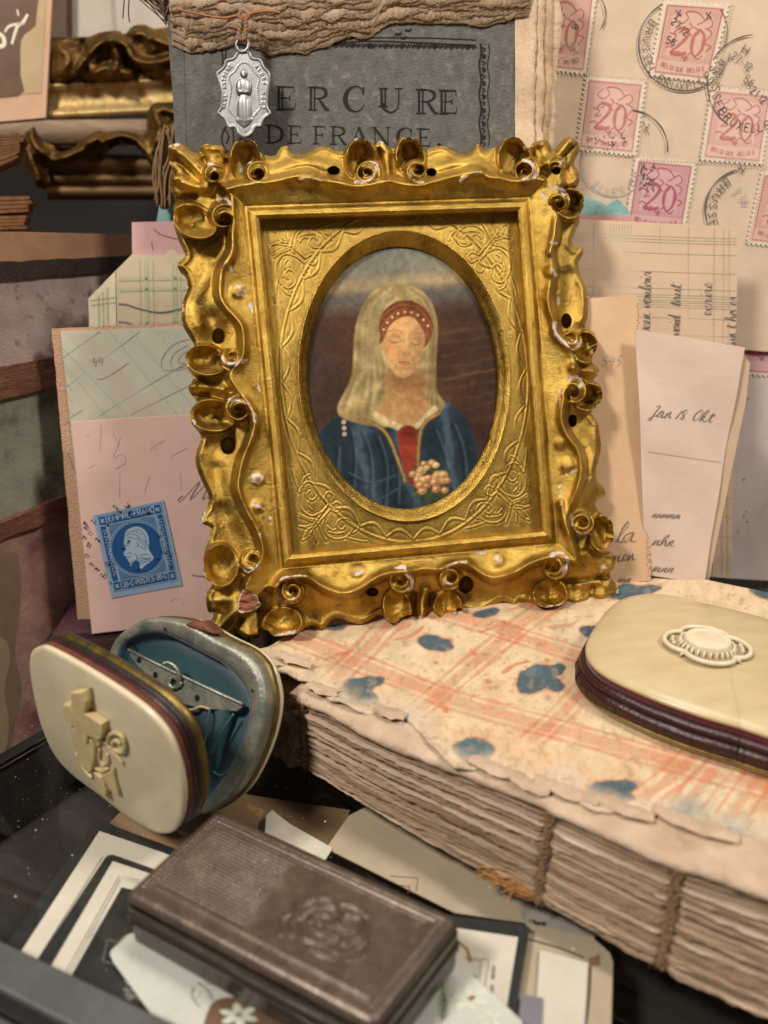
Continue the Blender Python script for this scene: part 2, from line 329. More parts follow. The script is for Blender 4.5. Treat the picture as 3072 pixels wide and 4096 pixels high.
# flowing coves and scroll crests
for p, w_, h_ in [
    ([(1085, 690), (1200, 650), (1300, 660), (1375, 715)], 26, .13), ([(1715, 700), (1800, 655), (1900, 665), (1990, 700)], 26, .13),
    ([(1060, 735), (1110, 727), (1160, 712), (1195, 705)], 15, .14), ([(1290, 722), (1340, 730), (1400, 742), (1450, 745)], 15, .15),
    ([(1690, 740), (1760, 722), (1830, 705)], 15, .14), ([(1843, 728), (1870, 705), (1925, 688)], 14, .24), ([(1205, 722), (1235, 714), (1285, 726)], 14, .24),
    ([(1960, 712), (2010, 716), (2070, 726), (2110, 722)], 14, .15), ([(1540, 575), (1548, 640), (1556, 720)], 16, .22), ([(1515, 600), (1530, 680)], 10, -.12), ([(1575, 610), (1572, 690)], 10, -.12),
    ([(925, 930), (932, 1000), (915, 1045), (895, 1066)], 14, .22), ([(885, 1085), (880, 1180), (905, 1235), (945, 1270), (970, 1312), (977, 1380), (972, 1430), (945, 1458)], 13, .24),
    ([(860, 1080), (840, 1180), (850, 1260)], 34, -.10), ([(800, 1130), (770, 1220), (790, 1300)], 30, .10),
    ([(985, 1600), (1012, 1650), (1020, 1710), (1000, 1770), (975, 1830), (960, 1900), (955, 1960), (985, 2040), (1020, 2100), (1045, 2160), (1053, 2220), (1035, 2262), (995, 2284)], 13, .24),
    ([(870, 1880), (880, 1970), (910, 2050)], 34, -.10), ([(815, 1820), (830, 1900), (870, 2000)], 28, .10),
    ([(2222, 880), (2212, 960), (2200, 1010)], 14, .18), ([(2190, 1200), (2212, 1290), (2225, 1340), (2268, 1385), (2312, 1376)], 13, .24),
    ([(2270, 1100), (2265, 1200), (2240, 1280)], 30, -.09), ([(2320, 1130), (2330, 1210), (2315, 1280)], 24, .10),
    ([(2262, 1570), (2250, 1610), (2245, 1680), (2270, 1745), (2312, 1805), (2325, 1880), (2310, 1950), (2295, 2010)], 13, .22), ([(2245, 2010), (2255, 2080), (2275, 2140)], 12, .16),
    ([(2365, 1760), (2370, 1850), (2350, 1960)], 24, .09), ([(2340, 1800), (2350, 1900)], 16, -.08),
    ([(1095, 2370), (1115, 2325), (1165, 2305), (1225, 2308)], 15, .26), ([(1225, 2300), (1290, 2345), (1370, 2372), (1440, 2352), (1500, 2312), (1560, 2290), (1625, 2286)], 16, .22),
    ([(1765, 2275), (1805, 2256), (1870, 2250)], 15, .24), ([(1870, 2262), (1960, 2308), (2050, 2292), (2130, 2248), (2215, 2225)], 16, .22),
    ([(1320, 2420), (1420, 2430), (1490, 2420)], 30, -.05), ([(1930, 2380), (2020, 2370), (2060, 2350)], 30, -.05),
    ([(1688, 2472), (1690, 2410), (1702, 2362)], 18, .28), ([(1650, 2440), (1655, 2380)], 12, -.15), ([(1725, 2430), (1728, 2380)], 12, -.12),
    ([(760, 1542), (830, 1548), (890, 1560)], 20, .20), ([(770, 1580), (830, 1580)], 10, -.12), ([(2388, 1490), (2335, 1482), (2290, 1470)], 18, .18),
    # leaves of the four corners
    ([(690, 592), (750, 632), (800, 690), (832, 742)], 26, .26), ([(690, 645), (740, 672), (795, 722)], 16, -.16), ([(700, 712), (750, 735), (815, 752)], 22, .16), ([(855, 585), (858, 680)], 26, .16), ([(805, 610), (830, 680)], 12, -.12), ([(908, 615), (905, 690)], 10, -.14), ([(700, 790), (780, 785)], 12, -.16),
    ([(2285, 560), (2235, 620), (2180, 655)], 20, .24), ([(2165, 575), (2192, 640)], 20, .18), ([(2310, 580), (2295, 650), (2255, 700)], 14, -.16), ([(2308, 720), (2260, 735)], 22, .18), ([(2128, 600), (2150, 680)], 10, -.14), ([(2296, 756), (2250, 752)], 9, -.14),
    ([(2345, 2215), (2395, 2255), (2440, 2290)], 24, .26), ([(2310, 2410), (2325, 2345)], 26, .12), ([(2240, 2330), (2330, 2318), (2430, 2305)], 12, -.14), ([(2400, 2390), (2430, 2345)], 24, .12), ([(2362, 2395), (2370, 2350)], 10, -.10),
    ([(838, 2400), (930, 2400)], 32, .16), ([(858, 2535), (905, 2475), (955, 2440)], 26, .24), ([(992, 2550), (988, 2480)], 24, .14), ([(832, 2446), (905, 2440)], 9, -.12), ([(938, 2530), (960, 2480)], 10, -.12), ([(1050, 2520), (1040, 2450)], 12, -.14)]:
    ridge(p, w_, h_)
for c in [(778, 885, 92, 62, 22, 140), (822, 1440, 84, 58, 12, 165), (850, 1662, 94, 62, 6, 170), (882, 2262, 70, 82, 0, 150), (1130, 2490, 76, 60, -8, 80), (1588, 2428, 52, 74, -14, 100), (1790, 2424, 54, 56, 14, 70), (2200, 2375, 66, 58, -8, 70),
          (2282, 815, 60, 58, -20, 20), (2342, 1388, 50, 62, 0, 30), (2354, 1588, 62, 52, -20, 20), (2410, 2132, 50, 72, 0, 30), (985, 640, 62, 88, -4, -95), (1443, 634, 58, 84, 6, -100), (1642, 628, 56, 84, -6, -80), (2056, 626, 62, 86, 8, -90)]:
    cup(*c)
for q in [(1025, 690, 48, 10, 6, 30), (1475, 692, 50, -14, 2, 33), (1662, 684, 48, 14, -2, 30), (2110, 682, 52, -16, 0, 34), (888, 858, 54, 12, 24, 34), (925, 1440, 46, 0, -28, 26), (948, 1628, 58, 12, 18, 37), (1008, 2248, 50, 2, -18, 28),
          (1168, 2368, 50, 2, -6, 30), (1605, 2322, 52, -6, 0, 31), (1800, 2312, 50, 4, 0, 30), (2222, 2268, 52, -12, 2, 32), (2235, 802, 46, 0, 20, 30), (2288, 1372, 44, -10, -28, 24), (2298, 1562, 50, -12, 14, 34), (2330, 2092, 48, -2, 0, 26), (850, 692, 40, 8, 14, 18), (2225, 660, 36, 0, 22, 18)]:
    eye(*q)
for q in [(950, 1165, 26, 0.110), (1245, 712, 26, 0.070), (1430, 2282, 28, 0.090), (1990, 2240, 28, 0.080), (1032, 1915, 24, 0.120), (1030, 2025, 24, 0.110), (2200, 1085, 24, 0.110), (2268, 1862, 26, 0.110), (2240, 1775, 22, 0.090), (905, 1040, 28, 0.100)]:
    m = q[2] * 3; sl = bb(q[0] - m, q[1] - m, q[0] + m, q[1] + m); H[sl] += carve[sl] * q[3] * np.exp(-(((X[sl] - q[0]) ** 2 + (Y[sl] - q[1]) ** 2) / q[2] ** 2) ** 1.6)
BREAK = [(952, 2415), (960, 2380), (976, 2353), (1006, 2368), (1031, 2385), (1034, 2402), (1047, 2420), (1020, 2440), (985, 2452), (955, 2448)]
brk = inpoly(X, Y, BREAK)
H = np.where(brk, 0.14 + 0.03 * vnoise(X, Y, 0.05, 4) + 0.04 * vnoise(X * 0.25, Y, 0.16, 5), H)
for q in [(1335, 683, 22, 16), (1725, 690, 18, 14), (874, 1345, 22, 27), (912, 1782, 26, 31), (2265, 1285, 18, 27), (2290, 1682, 15, 21), (1490, 2368, 21, 15), (1862, 2338, 26, 30)]: hole(*q)
H += 0.004 * fbm(X, Y, 0.03, 6) * carve; inner_d = segdist(X, Y, OUT, True); H -= 0.10 * np.exp(-inner_d / 7.0) - 0.05 * np.exp(-((inner_d - 18) / 9.0) ** 2)
H = np.maximum(H, -0.95)
# where gold has worn off the high edges: gesso and bare wood
chip = np.zeros(X.shape)
for p, w_ in [([(968, 690), (972, 660), (998, 650)], 9), ([(835, 660), (850, 656), (858, 672)], 7), ([(868, 800), (900, 792), (925, 815)], 8), ([(712, 576), (680, 585)], 5), ([(918, 1055), (925, 1085)], 7), ([(945, 1150), (968, 1152), (978, 1170), (950, 1178)], 9),
              ([(1001, 1215), (1008, 1246)], 7), ([(890, 1425), (895, 1450), (925, 1458), (960, 1450), (978, 1440)], 10), ([(1030, 1530), (1038, 1560)], 6), ([(920, 1600), (955, 1595)], 9), ([(955, 1600), (990, 1615), (1012, 1650), (1022, 1690)], 6), ([(1008, 1720), (1010, 1740)], 5),
              ([(770, 1680), (778, 1695)], 6), ([(1015, 1900), (1045, 1905), (1040, 1930), (1020, 1925)], 11), ([(1015, 2012), (1050, 2032)], 7), ([(813, 2090), (820, 2050)], 6), ([(1028, 2105), (1042, 2145)], 4), ([(1080, 2070), (1084, 2090)], 5), ([(985, 2278), (1010, 2280), (1038, 2262)], 12),
              ([(1120, 2320), (1165, 2306), (1218, 2304)], 6), ([(1112, 2375), (1125, 2405), (1170, 2395)], 6), ([(1425, 2295), (1445, 2285)], 10), ([(1580, 2272), (1620, 2268)], 9), ([(1632, 2295), (1650, 2335), (1635, 2358)], 8), ([(1790, 2272), (1830, 2248), (1865, 2246)], 8), ([(1770, 2315), (1785, 2335), (1805, 2335)], 6),
              ([(1910, 2215), (1955, 2210)], 7), ([(1982, 2232), (2002, 2245)], 9), ([(2075, 2230), (2080, 2240)], 6), ([(2205, 2220), (2255, 2212), (2268, 2250), (2255, 2285)], 9), ([(2308, 2125), (2330, 2145), (2345, 2138)], 8), ([(2405, 2285), (2415, 2260)], 8), ([(2420, 2395), (2466, 2380), (2472, 2350)], 5),
              ([(2190, 2428), (2250, 2415)], 5), ([(1780, 2470), (1825, 2455)], 5), ([(1680, 2468), (1696, 2478)], 7), ([(1100, 2543), (1180, 2528)], 5), ([(1075, 2400), (1068, 2430)], 3),
              ([(1420, 726), (1470, 722), (1500, 690), (1505, 655), (1478, 645)], 8), ([(1640, 670), (1650, 715), (1690, 728)], 6), ([(1424, 556), (1460, 562)], 8), ([(1610, 552), (1655, 553)], 5), ([(1512, 567), (1535, 568)], 5), ([(2040, 550), (2075, 550)], 6), ([(2095, 640), (2130, 660), (2145, 690), (2130, 715), (2095, 720)], 7),
              ([(1843, 728), (1855, 710), (1905, 695), (1925, 690)], 7), ([(1210, 720), (1230, 716), (1245, 716)], 6), ([(1275, 720), (1285, 740)], 6), ([(1195, 716), (1265, 716)], 3), ([(1985, 760), (2010, 760)], 4), ([(2235, 655), (2255, 640)], 8), ([(2200, 755), (2235, 745), (2258, 780)], 9), ([(2175, 775), (2182, 795)], 9),
              ([(2205, 970), (2225, 975)], 7), ([(2205, 1070), (2220, 1100)], 9), ([(2232, 1195), (2232, 1215)], 3), ([(2218, 1290), (2225, 1340), (2270, 1385)], 7), ([(2290, 1385), (2305, 1365), (2315, 1380)], 10), ([(2275, 1520), (2305, 1508), (2325, 1525), (2322, 1545)], 9), ([(2242, 1560), (2238, 1640)], 5), ([(2268, 1895), (2305, 1880)], 5),
              ([(2240, 1940), (2245, 2020)], 4), ([(2285, 2060), (2288, 2100)], 4), ([(1900, 2210), (1960, 2208)], 5), ([(2388, 1345), (2389, 1380)], 3), ([(2395, 1480), (2380, 1520)], 3), ([(730, 1225), (731, 1240)], 5), ([(745, 1440), (748, 1470)], 4)]:
    P = np.array(p, float); m = w_ * 3; sl = bb(P[:, 0].min() - m, P[:, 1].min() - m, P[:, 0].max() + m, P[:, 1].max() + m)
    d = segdist(X[sl], Y[sl], catmull(p, 4)) + 5.5 * vnoise(X[sl], Y[sl], 0.07, 2) + 3.0 * vnoise(X[sl], Y[sl], 0.20, 8)
    chip[sl] = np.maximum(chip[sl], 1 - sstep(w_ * 0.55, w_ * 0.55 + 2.5, d))
chip *= carve
H -= 0.012 * chip
wood = brk.astype(float) * (1 - 0.95 * (segdist(X, Y, BREAK, True) < 4)); chip = np.maximum(chip, brk)
ins = inpoly(X, Y, OUT); keepv = ins & (e > -8)
D_, NX_, NY_ = segdist(X, Y, OUT, True, True)
cell = ins[:-1, :-1].astype(int) + ins[1:, :-1] + ins[:-1, 1:] + ins[1:, 1:]
ecell = (e[:-1, :-1] > -6) & (e[1:, 1:] > -6) & (e[1:, :-1] > -6) & (e[:-1, 1:] > -6)
keep = (cell >= 2) & ecell
Xs = np.where(ins, X, NX_); Ys = np.where(ins, Y, NY_)
P3 = frame_pt(Xs, Ys, H)
gq = grid_faces(*X.shape, keep, True)
V, Q, ch_, wd_, Xc, Yc = compact(P3.reshape(-1, 3), gq, chip.ravel(), wood.ravel(), Xs.ravel(), Ys.ravel())
# side walls: every open edge runs straight back to the rear face
ed = np.concatenate([Q[:, [i, (i + 1) % 4]] for i in range(4)]); key = np.sort(ed, 1); k1 = key[:, 0].astype(np.int64) * len(V) + key[:, 1]
u_, ix, cn = np.unique(k1, return_index=True, return_counts=True); be = ed[ix[cn == 1]]
bv, binv = np.unique(be, return_inverse=True); binv = binv.reshape(be.shape)
hb = (V[bv] - FC) @ FN; back = V[bv] - FN * (np.maximum(hb + 0.80, 0.05))[:, None]
Q2 = np.stack([be[:, 1], be[:, 0], len(V) + binv[:, 0], len(V) + binv[:, 1]], 1)
V = np.concatenate([V, back]); ch_ = np.concatenate([ch_, np.zeros(len(bv))]); wd_ = np.concatenate([wd_, np.zeros(len(bv))])

def gold_mat(name, attr=True, c1='#c9a652', c2='#967632', rough=0.33, bump=0.55, fine=38, stretch=(1, 1, 1)):
    m = bpy.data.materials.new(name); m.use_nodes = True; nt = m.node_tree; N = nt.nodes; L = nt.links; b = N['Principled BSDF']
    tc = N.new('ShaderNodeTexCoord'); mp = N.new('ShaderNodeMapping'); mp.inputs['Scale'].default_value = tuple(100 * s for s in stretch); L.new(tc.outputs['Object'], mp.inputs[0])
    def nz(s, d=5.0):
        n = N.new('ShaderNodeTexNoise'); n.inputs['Scale'].default_value = s; n.inputs['Detail'].default_value = d; n.inputs['Roughness'].default_value = 0.65; L.new(mp.outputs[0], n.inputs['Vector']); return n.outputs[0]
    def rng(src, a, c, lo=0.0, hi=1.0):
        r = N.new('ShaderNodeMapRange'); r.inputs[1].default_value = a; r.inputs[2].default_value = c; r.inputs[3].default_value = lo; r.inputs[4].default_value = hi; L.new(src, r.inputs[0]); return r.outputs[0]
    def mix(f, a, c):
        x = N.new('ShaderNodeMix'); x.data_type = 'RGBA'; L.new(f, x.inputs[0])
        for s, v in ((6, a), (7, c)):
            if isinstance(v, tuple): x.inputs[s].default_value = v + (1,)
            else: L.new(v, x.inputs[s])
        return x.outputs[2]
    col = mix(rng(nz(1.6), 0.35, 0.72), lin(c1), lin(c2))
    col = mix(rng(nz(3.1), 0.56, 0.72, 0, 0.75), col, lin('#6a4a1c'))
    col = mix(rng(nz(9.0), 0.60, 0.72, 0, 0.5), col, lin('#4f3a18'))
    ro = rng(nz(5.0), 0.3, 0.7, rough - 0.06, rough + 0.16)
    if attr:
        a = N.new('ShaderNodeAttribute'); a.attribute_name = 'chip'; wd = N.new('ShaderNodeAttribute'); wd.attribute_name = 'wood'
        ges = mix(rng(nz(7.0), 0.50, 0.62), lin('#cdbcb0'), lin('#a3745a')); ges = mix(wd.outputs['Fac'], ges, lin('#8a5236'))
        col = mix(a.outputs['Fac'], col, ges)
        L.new(rng(a.outputs['Fac'], 0, 1, 1, 0), b.inputs['Metallic'])
        x = N.new('ShaderNodeMix'); x.data_type = 'FLOAT'; L.new(a.outputs['Fac'], x.inputs[0]); L.new(ro, x.inputs[2]); x.inputs[3].default_value = 0.85; L.new(x.outputs[0], b.inputs['Roughness'])
    else:
        b.inputs['Metallic'].default_value = 1.0; L.new(ro, b.inputs['Roughness'])
    L.new(col, b.inputs['Base Color'])
    bp = N.new('ShaderNodeBump'); bp.inputs['Strength'].default_value = bump; bp.inputs['Distance'].default_value = 0.0004
    mm = N.new('ShaderNodeMath'); mm.operation = 'MULTIPLY_ADD'; L.new(nz(fine, 4), mm.inputs[0]); mm.inputs[1].default_value = 0.9; L.new(nz(11.0, 3), mm.inputs[2])
    L.new(mm.outputs[0], bp.inputs['Height']); L.new(bp.outputs[0], b.inputs['Normal'])
    return m
M_gold = gold_mat('gilding'); M_mount = gold_mat('gilt_mount', False, '#b8984c', '#937638', 0.46, 0.35, 40, (1, 1, 0.35)); M_rim = gold_mat('gilt_rim', False, '#c6a350', '#967531', 0.30, 0.45)
gf = thing('picture_frame', (1.2, 17.2, 2.1), 'carved gilt frame with scrolls and chipped gold leaf holding an oval picture', 'picture frame')
obj('carved_border', V, np.concatenate([Q, Q2]), M_gold, gf, smooth=True, attrs={'chip': ch_, 'wood': wd_})

# oval geometry, in photo pixels
def oval(th, cx, cy, rx, ry, rot=-3.2):
    a = math.radians(rot); u = rx * np.cos(th); v = ry * np.sin(th)
    return cx + u * math.cos(a) - v * math.sin(a), cy + u * math.sin(a) + v * math.cos(a)
INN = (1609, 1511, 379, 524); OUTR = (1617, 1503, 424, 584)
def ellr(X, Y, c, rot=-3.2):
    a = math.radians(rot); x = X - c[0]; y = Y - c[1]; return np.hypot((x * math.cos(a) + y * math.sin(a)) / c[2], (-x * math.sin(a) + y * math.cos(a)) / c[3]), np.arctan2((-x * math.sin(a) + y * math.cos(a)) / c[3], (x * math.cos(a) + y * math.sin(a)) / c[2])
# flat tooled mount
ST2 = 2.5; Y2, X2 = np.meshgrid(np.arange(845, 2222, ST2), np.arange(1036, 2176, ST2), indexing='ij')
e2 = convex_e(X2, Y2, SIGHT); r2, _ = ellr(X2, Y2, OUTR)
keep2 = ((e2 < 4) & (r2 > 0.975)); k2 = keep2[:-1, :-1] & keep2[1:, 1:] & keep2[1:, :-1] & keep2[:-1, 1:]
G = np.zeros(X2.shape)
def engrave(d, w_, h_): 
    global G
    G = np.maximum(G, 0) if False else G + h_ * (np.exp(-(d / w_) ** 2) - 0.55 * np.exp(-((d - 2.2 * w_) / w_) ** 2))
rl, tl = ellr(X2, Y2, (1617, 1503, 496, 668)); engrave(np.abs(rl - 1) * 560, 4.0, .014)
rs_ = 1 - 0.014 - 0.058 * np.abs(np.sin(tl * 14)); engrave(np.abs(rl - rs_) * 470, 3.6, .011)
ARAB = [[(150, 150), (112, 112), (72, 72), (45, 45)], [(75, 75), (60, 50), (30, 32)], [(84, 84), (55, 80), (24, 88)], [(98, 98), (60, 112), (24, 130)], [(84, 84), (78, 50), (82, 22)], [(98, 98), (108, 60), (124, 26)],
        [(150, 150), (124, 115), (116, 70), (150, 34), (200, 36), (236, 70), (222, 106), (186, 108), (170, 84), (188, 66), (204, 78)], [(200, 36), (245, 22), (285, 14)], [(140, 60), (170, 52), (196, 56)], [(134, 84), (150, 66), (166, 70)], [(230, 50), (252, 62), (262, 84)],
        [(150, 150), (176, 138), (196, 156), (182, 178), (162, 170)]]
def corner(cx, cy, sx, sy, tilt=0.09):
    global G
    for st in ARAB:
        for sw in (0, 1):
            p = catmull(st, 4); q = p[:, ::-1] * np.array([0.95, 1.12]) if sw else p
            P = np.stack([cx + sx * q[:, 0] + tilt * sy * q[:, 1] , cy + sy * q[:, 1] - 0.055 * sx * q[:, 0]], 1)
            x0, y0 = P.min(0) - 14; x1, y1 = P.max(0) + 14
            i0, i1 = int((y0 - 845) / ST2), int((y1 - 845) / ST2); j0, j1 = int((x0 - 1036) / ST2), int((x1 - 1036) / ST2)
            sl = (slice(max(0, i0), i1), slice(max(0, j0), j1))
            if G[sl].size == 0: continue
            d = segdist(X2[sl], Y2[sl], P); G[sl] += .012 * (np.exp(-(d / 3.0) ** 2) - 0.5 * np.exp(-((d - 6.5) / 3.0) ** 2))
corner(1058, 892, 1, 1); corner(2052, 862, -1, 1); corner(2150, 2112, -1, -1); corner(1184, 2196, 1, -1)
P2 = frame_pt(X2, Y2, -0.26 + np.clip(G, -.014, .02))
V2, Q_2 = compact(P2.reshape(-1, 3), grid_faces(*X2.shape, k2, True))
obj('mount', V2, Q_2, M_mount, gf, smooth=True)
# hollow moulding round the oval
th = np.linspace(0, 2 * math.pi, 241)[:-1]; RP = [(1.02, -.30), (1.0, -.20), (0.975, -.155), (0.94, -.165), (0.80, -.20), (0.55, -.29), (0.25, -.42), (0.05, -.47), (0.0, -.52), (-0.06, -.60)]
rows = []
for t, h in RP:
    c = [INN[i] + (OUTR[i] - INN[i]) * t for i in range(4)]; x, y = oval(th, *c)
    rows.append(frame_pt(x + 1.2 * vnoise(th * 40, th * 0, 1.0, 3), y, np.full(th.shape, h) + 0.006 * vnoise(th * 60, th * 0 + t * 9, 0.7, 4)))
RV = np.array(rows).reshape(-1, 3); nt_ = len(th); RF = [(i * nt_ + j, (i + 1) * nt_ + j, (i + 1) * nt_ + (j + 1) % nt_, i * nt_ + (j + 1) % nt_) for i in range(len(RP) - 1) for j in range(nt_)]
obj('oval_moulding', RV, np.array(RF)[:, ::-1], M_rim, gf, smooth=True)

# the small print behind the oval: a plain stand-in bust of a veiled woman
gy, gx = np.meshgrid(np.linspace(-1.04, 1.04, 420), np.linspace(-1.04, 1.04, 310), indexing='ij')   # gy down
pc = np.zeros(gx.shape + (3,)); xx = gx * 0.725; yy = gy
def lay(mask, c, vary=0.0, seed=0, sc=9):
    global pc
    cc = np.array(lin(c)); v = 1 + vary * fbm(xx, yy, sc, seed) if vary else np.ones(xx.shape)
    pc = pc * (1 - mask[..., None]) + cc * v[..., None] * mask[..., None]
def blob(cx, cy, rx, ry, ang=0, soft=0.10):
    a = math.radians(ang); x = xx - cx; y = yy - cy; r = np.hypot((x * math.cos(a) + y * math.sin(a)) / rx, (-x * math.sin(a) + y * math.cos(a)) / ry); return 1 - sstep(1 - soft, 1 + soft, r)
def shape(pts, soft=0.012): P = catmull(pts, 6, True); d = segdist(xx, yy, P, True); s = np.where(inpoly(xx, yy, P), d, -d); return sstep(-soft, soft, s)
def line(pts, w_, soft=0.006): d = segdist(xx, yy, catmull(pts, 6)); return 1 - sstep(w_ - soft, w_ + soft, d)
def mul(v, mask): 
    global pc
    pc = pc * (1 + (v - 1) * mask)[..., None]
lay(np.ones(xx.shape), '#4a3323', 0.22, 1, 6)
lay(sstep(-0.42, -0.85, yy), '#85806f', 0.14, 2, 4); lay(np.exp(-((yy + 0.72 + .03 * xx) / 0.05) ** 2) * 0.7, '#b0996f', .2, 41, 5); lay(np.exp(-((yy + 0.60) / 0.05) ** 2) * 0.7, '#5d5a55', .2, 42, 5); lay(sstep(-0.86, -1.0, yy) * 0.8, '#6f7069')
lay(sstep(0.20, 0.60, xx + .12 * fbm(xx, yy, 4, 43)) * sstep(-0.66, -0.40, yy) * 0.75, '#33241f', 0.3, 3); lay(sstep(-.25, -.6, xx + .1 * fbm(xx, yy, 4, 44)) * sstep(-.6, -.3, yy) * .6, '#3b302c', .3, 45)
for k in range(9): y0 = -.28 + k * .085; lay(np.exp(-((yy - y0 + 0.12 * xx + .02 * fbm(xx, yy, 6, 50 + k)) / 0.012) ** 2) * sstep(0.15, 0.35, xx) * (.3 if k == 4 else .10), '#7d5c38', 0.3, 4)
# mantle with folds
rob = shape([(-0.66, 1.1), (-0.70, 0.50), (-0.50, 0.26), (-0.16, 0.12), (0.16, 0.14), (0.42, 0.28), (0.55, 0.62), (0.58, 1.1)], 0.02); lay(rob, '#2b3a44', 0.2, 6)
fo = np.sin(xx * 17 + 2.6 * np.sin(yy * 3.1) + 1.6 * fbm(xx, yy, 2.2, 46)) ; mul(0.92 + 0.34 * np.clip(fo, -1, 1), rob); lay(rob * sstep(.55, 1.0, fo) * .4, '#566a74'); lay(rob * sstep(.35, .62, xx) * .5, '#1a2329'); lay(rob * sstep(.62, 1.05, yy) * .3, '#1b252c')
# auburn hair, neck, veil
tl = math.radians(9); fx0 = xx - 0.03; fy0 = yy + 0.26; fx = fx0 * math.cos(tl) + fy0 * math.sin(tl); fy = -fx0 * math.sin(tl) + fy0 * math.cos(tl)
vl = shape([(-0.33, -0.40), (-0.20, -0.65), (0.02, -0.71), (0.20, -0.63), (0.285, -0.42), (0.26, -0.12), (0.25, 0.10), (0.30, 0.24), (0.10, 0.36), (-0.16, 0.36), (-0.42, 0.30), (-0.50, 0.20), (-0.38, -0.04)], 0.014); lay(vl, '#a8915f', 0.10, 7)
ph_ = np.arctan2(xx + .02, -(yy + .02)); rd_ = np.hypot(xx + .02, yy + .25); fv = np.sin(11 * ph_ + 7 * rd_ + 2.6 * fbm(xx, yy, 2.2, 47)); mul(0.93 + 0.20 * fv, vl); lay(vl * sstep(.5, 1, fv) * .3, '#c6b182'); lay(vl * sstep(.12, .3, xx) * .45, '#6e5a3a'); lay(vl * sstep(.05, .32, yy) * sstep(-.1, .2, xx) * .35, '#75603e')
ol = catmull([(-0.10, -0.69), (-0.24, -0.58), (-0.32, -0.36), (-0.37, -0.06), (-0.48, 0.22)], 6); il = catmull([(0.0, -0.56), (-0.10, -0.48), (-0.15, -0.28), (-0.13, -0.02), (-0.16, 0.30)], 6)
for k in range(6):
    t_ = (k + .5) / 6; cu = ol + (il - ol) * t_ + .010 * np.stack([np.sin(np.arange(len(ol)) * .5 + k), np.cos(np.arange(len(ol)) * .4 + 2 * k)], 1); st_ = int((k * 7) % 9); cu = cu[st_ // 2:len(cu) - (k * 5) % 7]
    dk = segdist(xx, yy, cu); lay((1 - sstep(.002, .034, dk)) * vl * .40, '#6f5c3a'); dl = segdist(xx, yy, cu + np.array([.034, -.004])); lay((1 - sstep(.002, .026, dl)) * vl * .30, '#d2c092')
ol = catmull([(0.10, -0.68), (0.22, -0.58), (0.27, -0.38), (0.25, -0.10), (0.27, 0.22)], 6); il = catmull([(0.10, -0.56), (0.18, -0.46), (0.215, -0.28), (0.20, -0.04), (0.16, 0.26)], 6)
for k in range(3):
    cu = ol + (il - ol) * (k + .5) / 3; dk = segdist(xx, yy, cu[(k * 3) % 5:]); lay((1 - sstep(.002, .022, dk)) * vl * .4, '#5f4c2e'); lay((1 - sstep(.002, .018, segdist(xx, yy, cu + np.array([-.022, 0])))) * vl * .25, '#bba878')
for q in [[(-.42, .36), (-.40, .6), (-.45, .95)], [(-.33, .40), (-.28, .62), (-.30, 1.0)], [(-.22, .44), (-.17, .66), (-.20, 1.0)], [(-.52, .5), (-.54, .75), (-.5, 1.0)], [(.22, .42), (.28, .62), (.33, .9)], [(.36, .38), (.42, .6), (.42, .9)], [(-.12, .52), (-.08, .7), (-.10, .95)], [(-.46, .7), (-.3, .78), (-.12, .74)], [(-.5, .86), (-.3, .92), (-.1, .84)]]:
    dk = segdist(xx, yy, catmull(q, 6)); lay((1 - sstep(.002, .022, dk)) * rob * .45, '#151e24'); lay((1 - sstep(.002, .018, segdist(xx, yy, catmull([(a + .022, b - .006) for a, b in q], 6)))) * rob * .25, '#55707e')
lay(shape([(-0.11, -0.06), (0.12, -0.06), (0.14, 0.14), (0.20, 0.24), (0.02, 0.37), (-0.20, 0.26), (-0.13, 0.14)], 0.016), '#b48a58', 0.05, 8); lay(blob(0.04, 0.02, 0.17, 0.09, 8, 0.6) * 0.7, '#77512f'); lay(blob(0.11, .14, .07, .14, 0, .8) * .5, '#8a623a')
hr = 1 - sstep(.97, 1.03, np.hypot(fx / .205, (fy + .12) / .205)); lay(hr, '#7a4626'); mul(1 + .35 * np.sin(np.hypot(fx, (fy + .02) * .8) * 210 + 6 * fx), hr * .8); lay(hr * (1 - sstep(0, .05, np.abs(fx - .02))) * .5, '#4c2814')
fm = shape([(0.03 + (x * math.cos(tl) - y * math.sin(tl)), -0.26 + (x * math.sin(tl) + y * math.cos(tl))) for x, y in [(-0.165, -0.06), (-0.125, -0.19), (0.01, -0.235), (0.12, -0.185), (0.152, -0.06), (0.142, 0.05), (0.115, 0.15), (0.055, 0.245), (0.01, 0.262), (-0.06, 0.225), (-0.135, 0.11)]], 0.010)
lay(fm, '#cda068', 0.04, 10); nx_ = np.clip(fx / .19, -1, 1); ny_ = np.clip(fy / .28, -1, 1); mul(1.06 - .48 * sstep(-.25, 1.0, nx_ * .85 + ny_ * .35) + .08 * np.exp(-((fx + .05) ** 2 + (fy + .13) ** 2) / .012), fm)
def fb(cx, cy, rx, ry, s=.7): return (1 - sstep(1 - s, 1 + s, np.hypot((fx - cx) / rx, (fy - cy) / ry))) * fm
def fl(p, w_, s): return (1 - sstep(w_ - s, w_ + s, segdist(fx, fy, catmull(p, 6)))) * fm
lay(fb(-.085, .07, .07, .055, .9) * .40, '#c27a4c'); lay(fb(.105, .07, .04, .05, .9) * .35, '#b06f44')
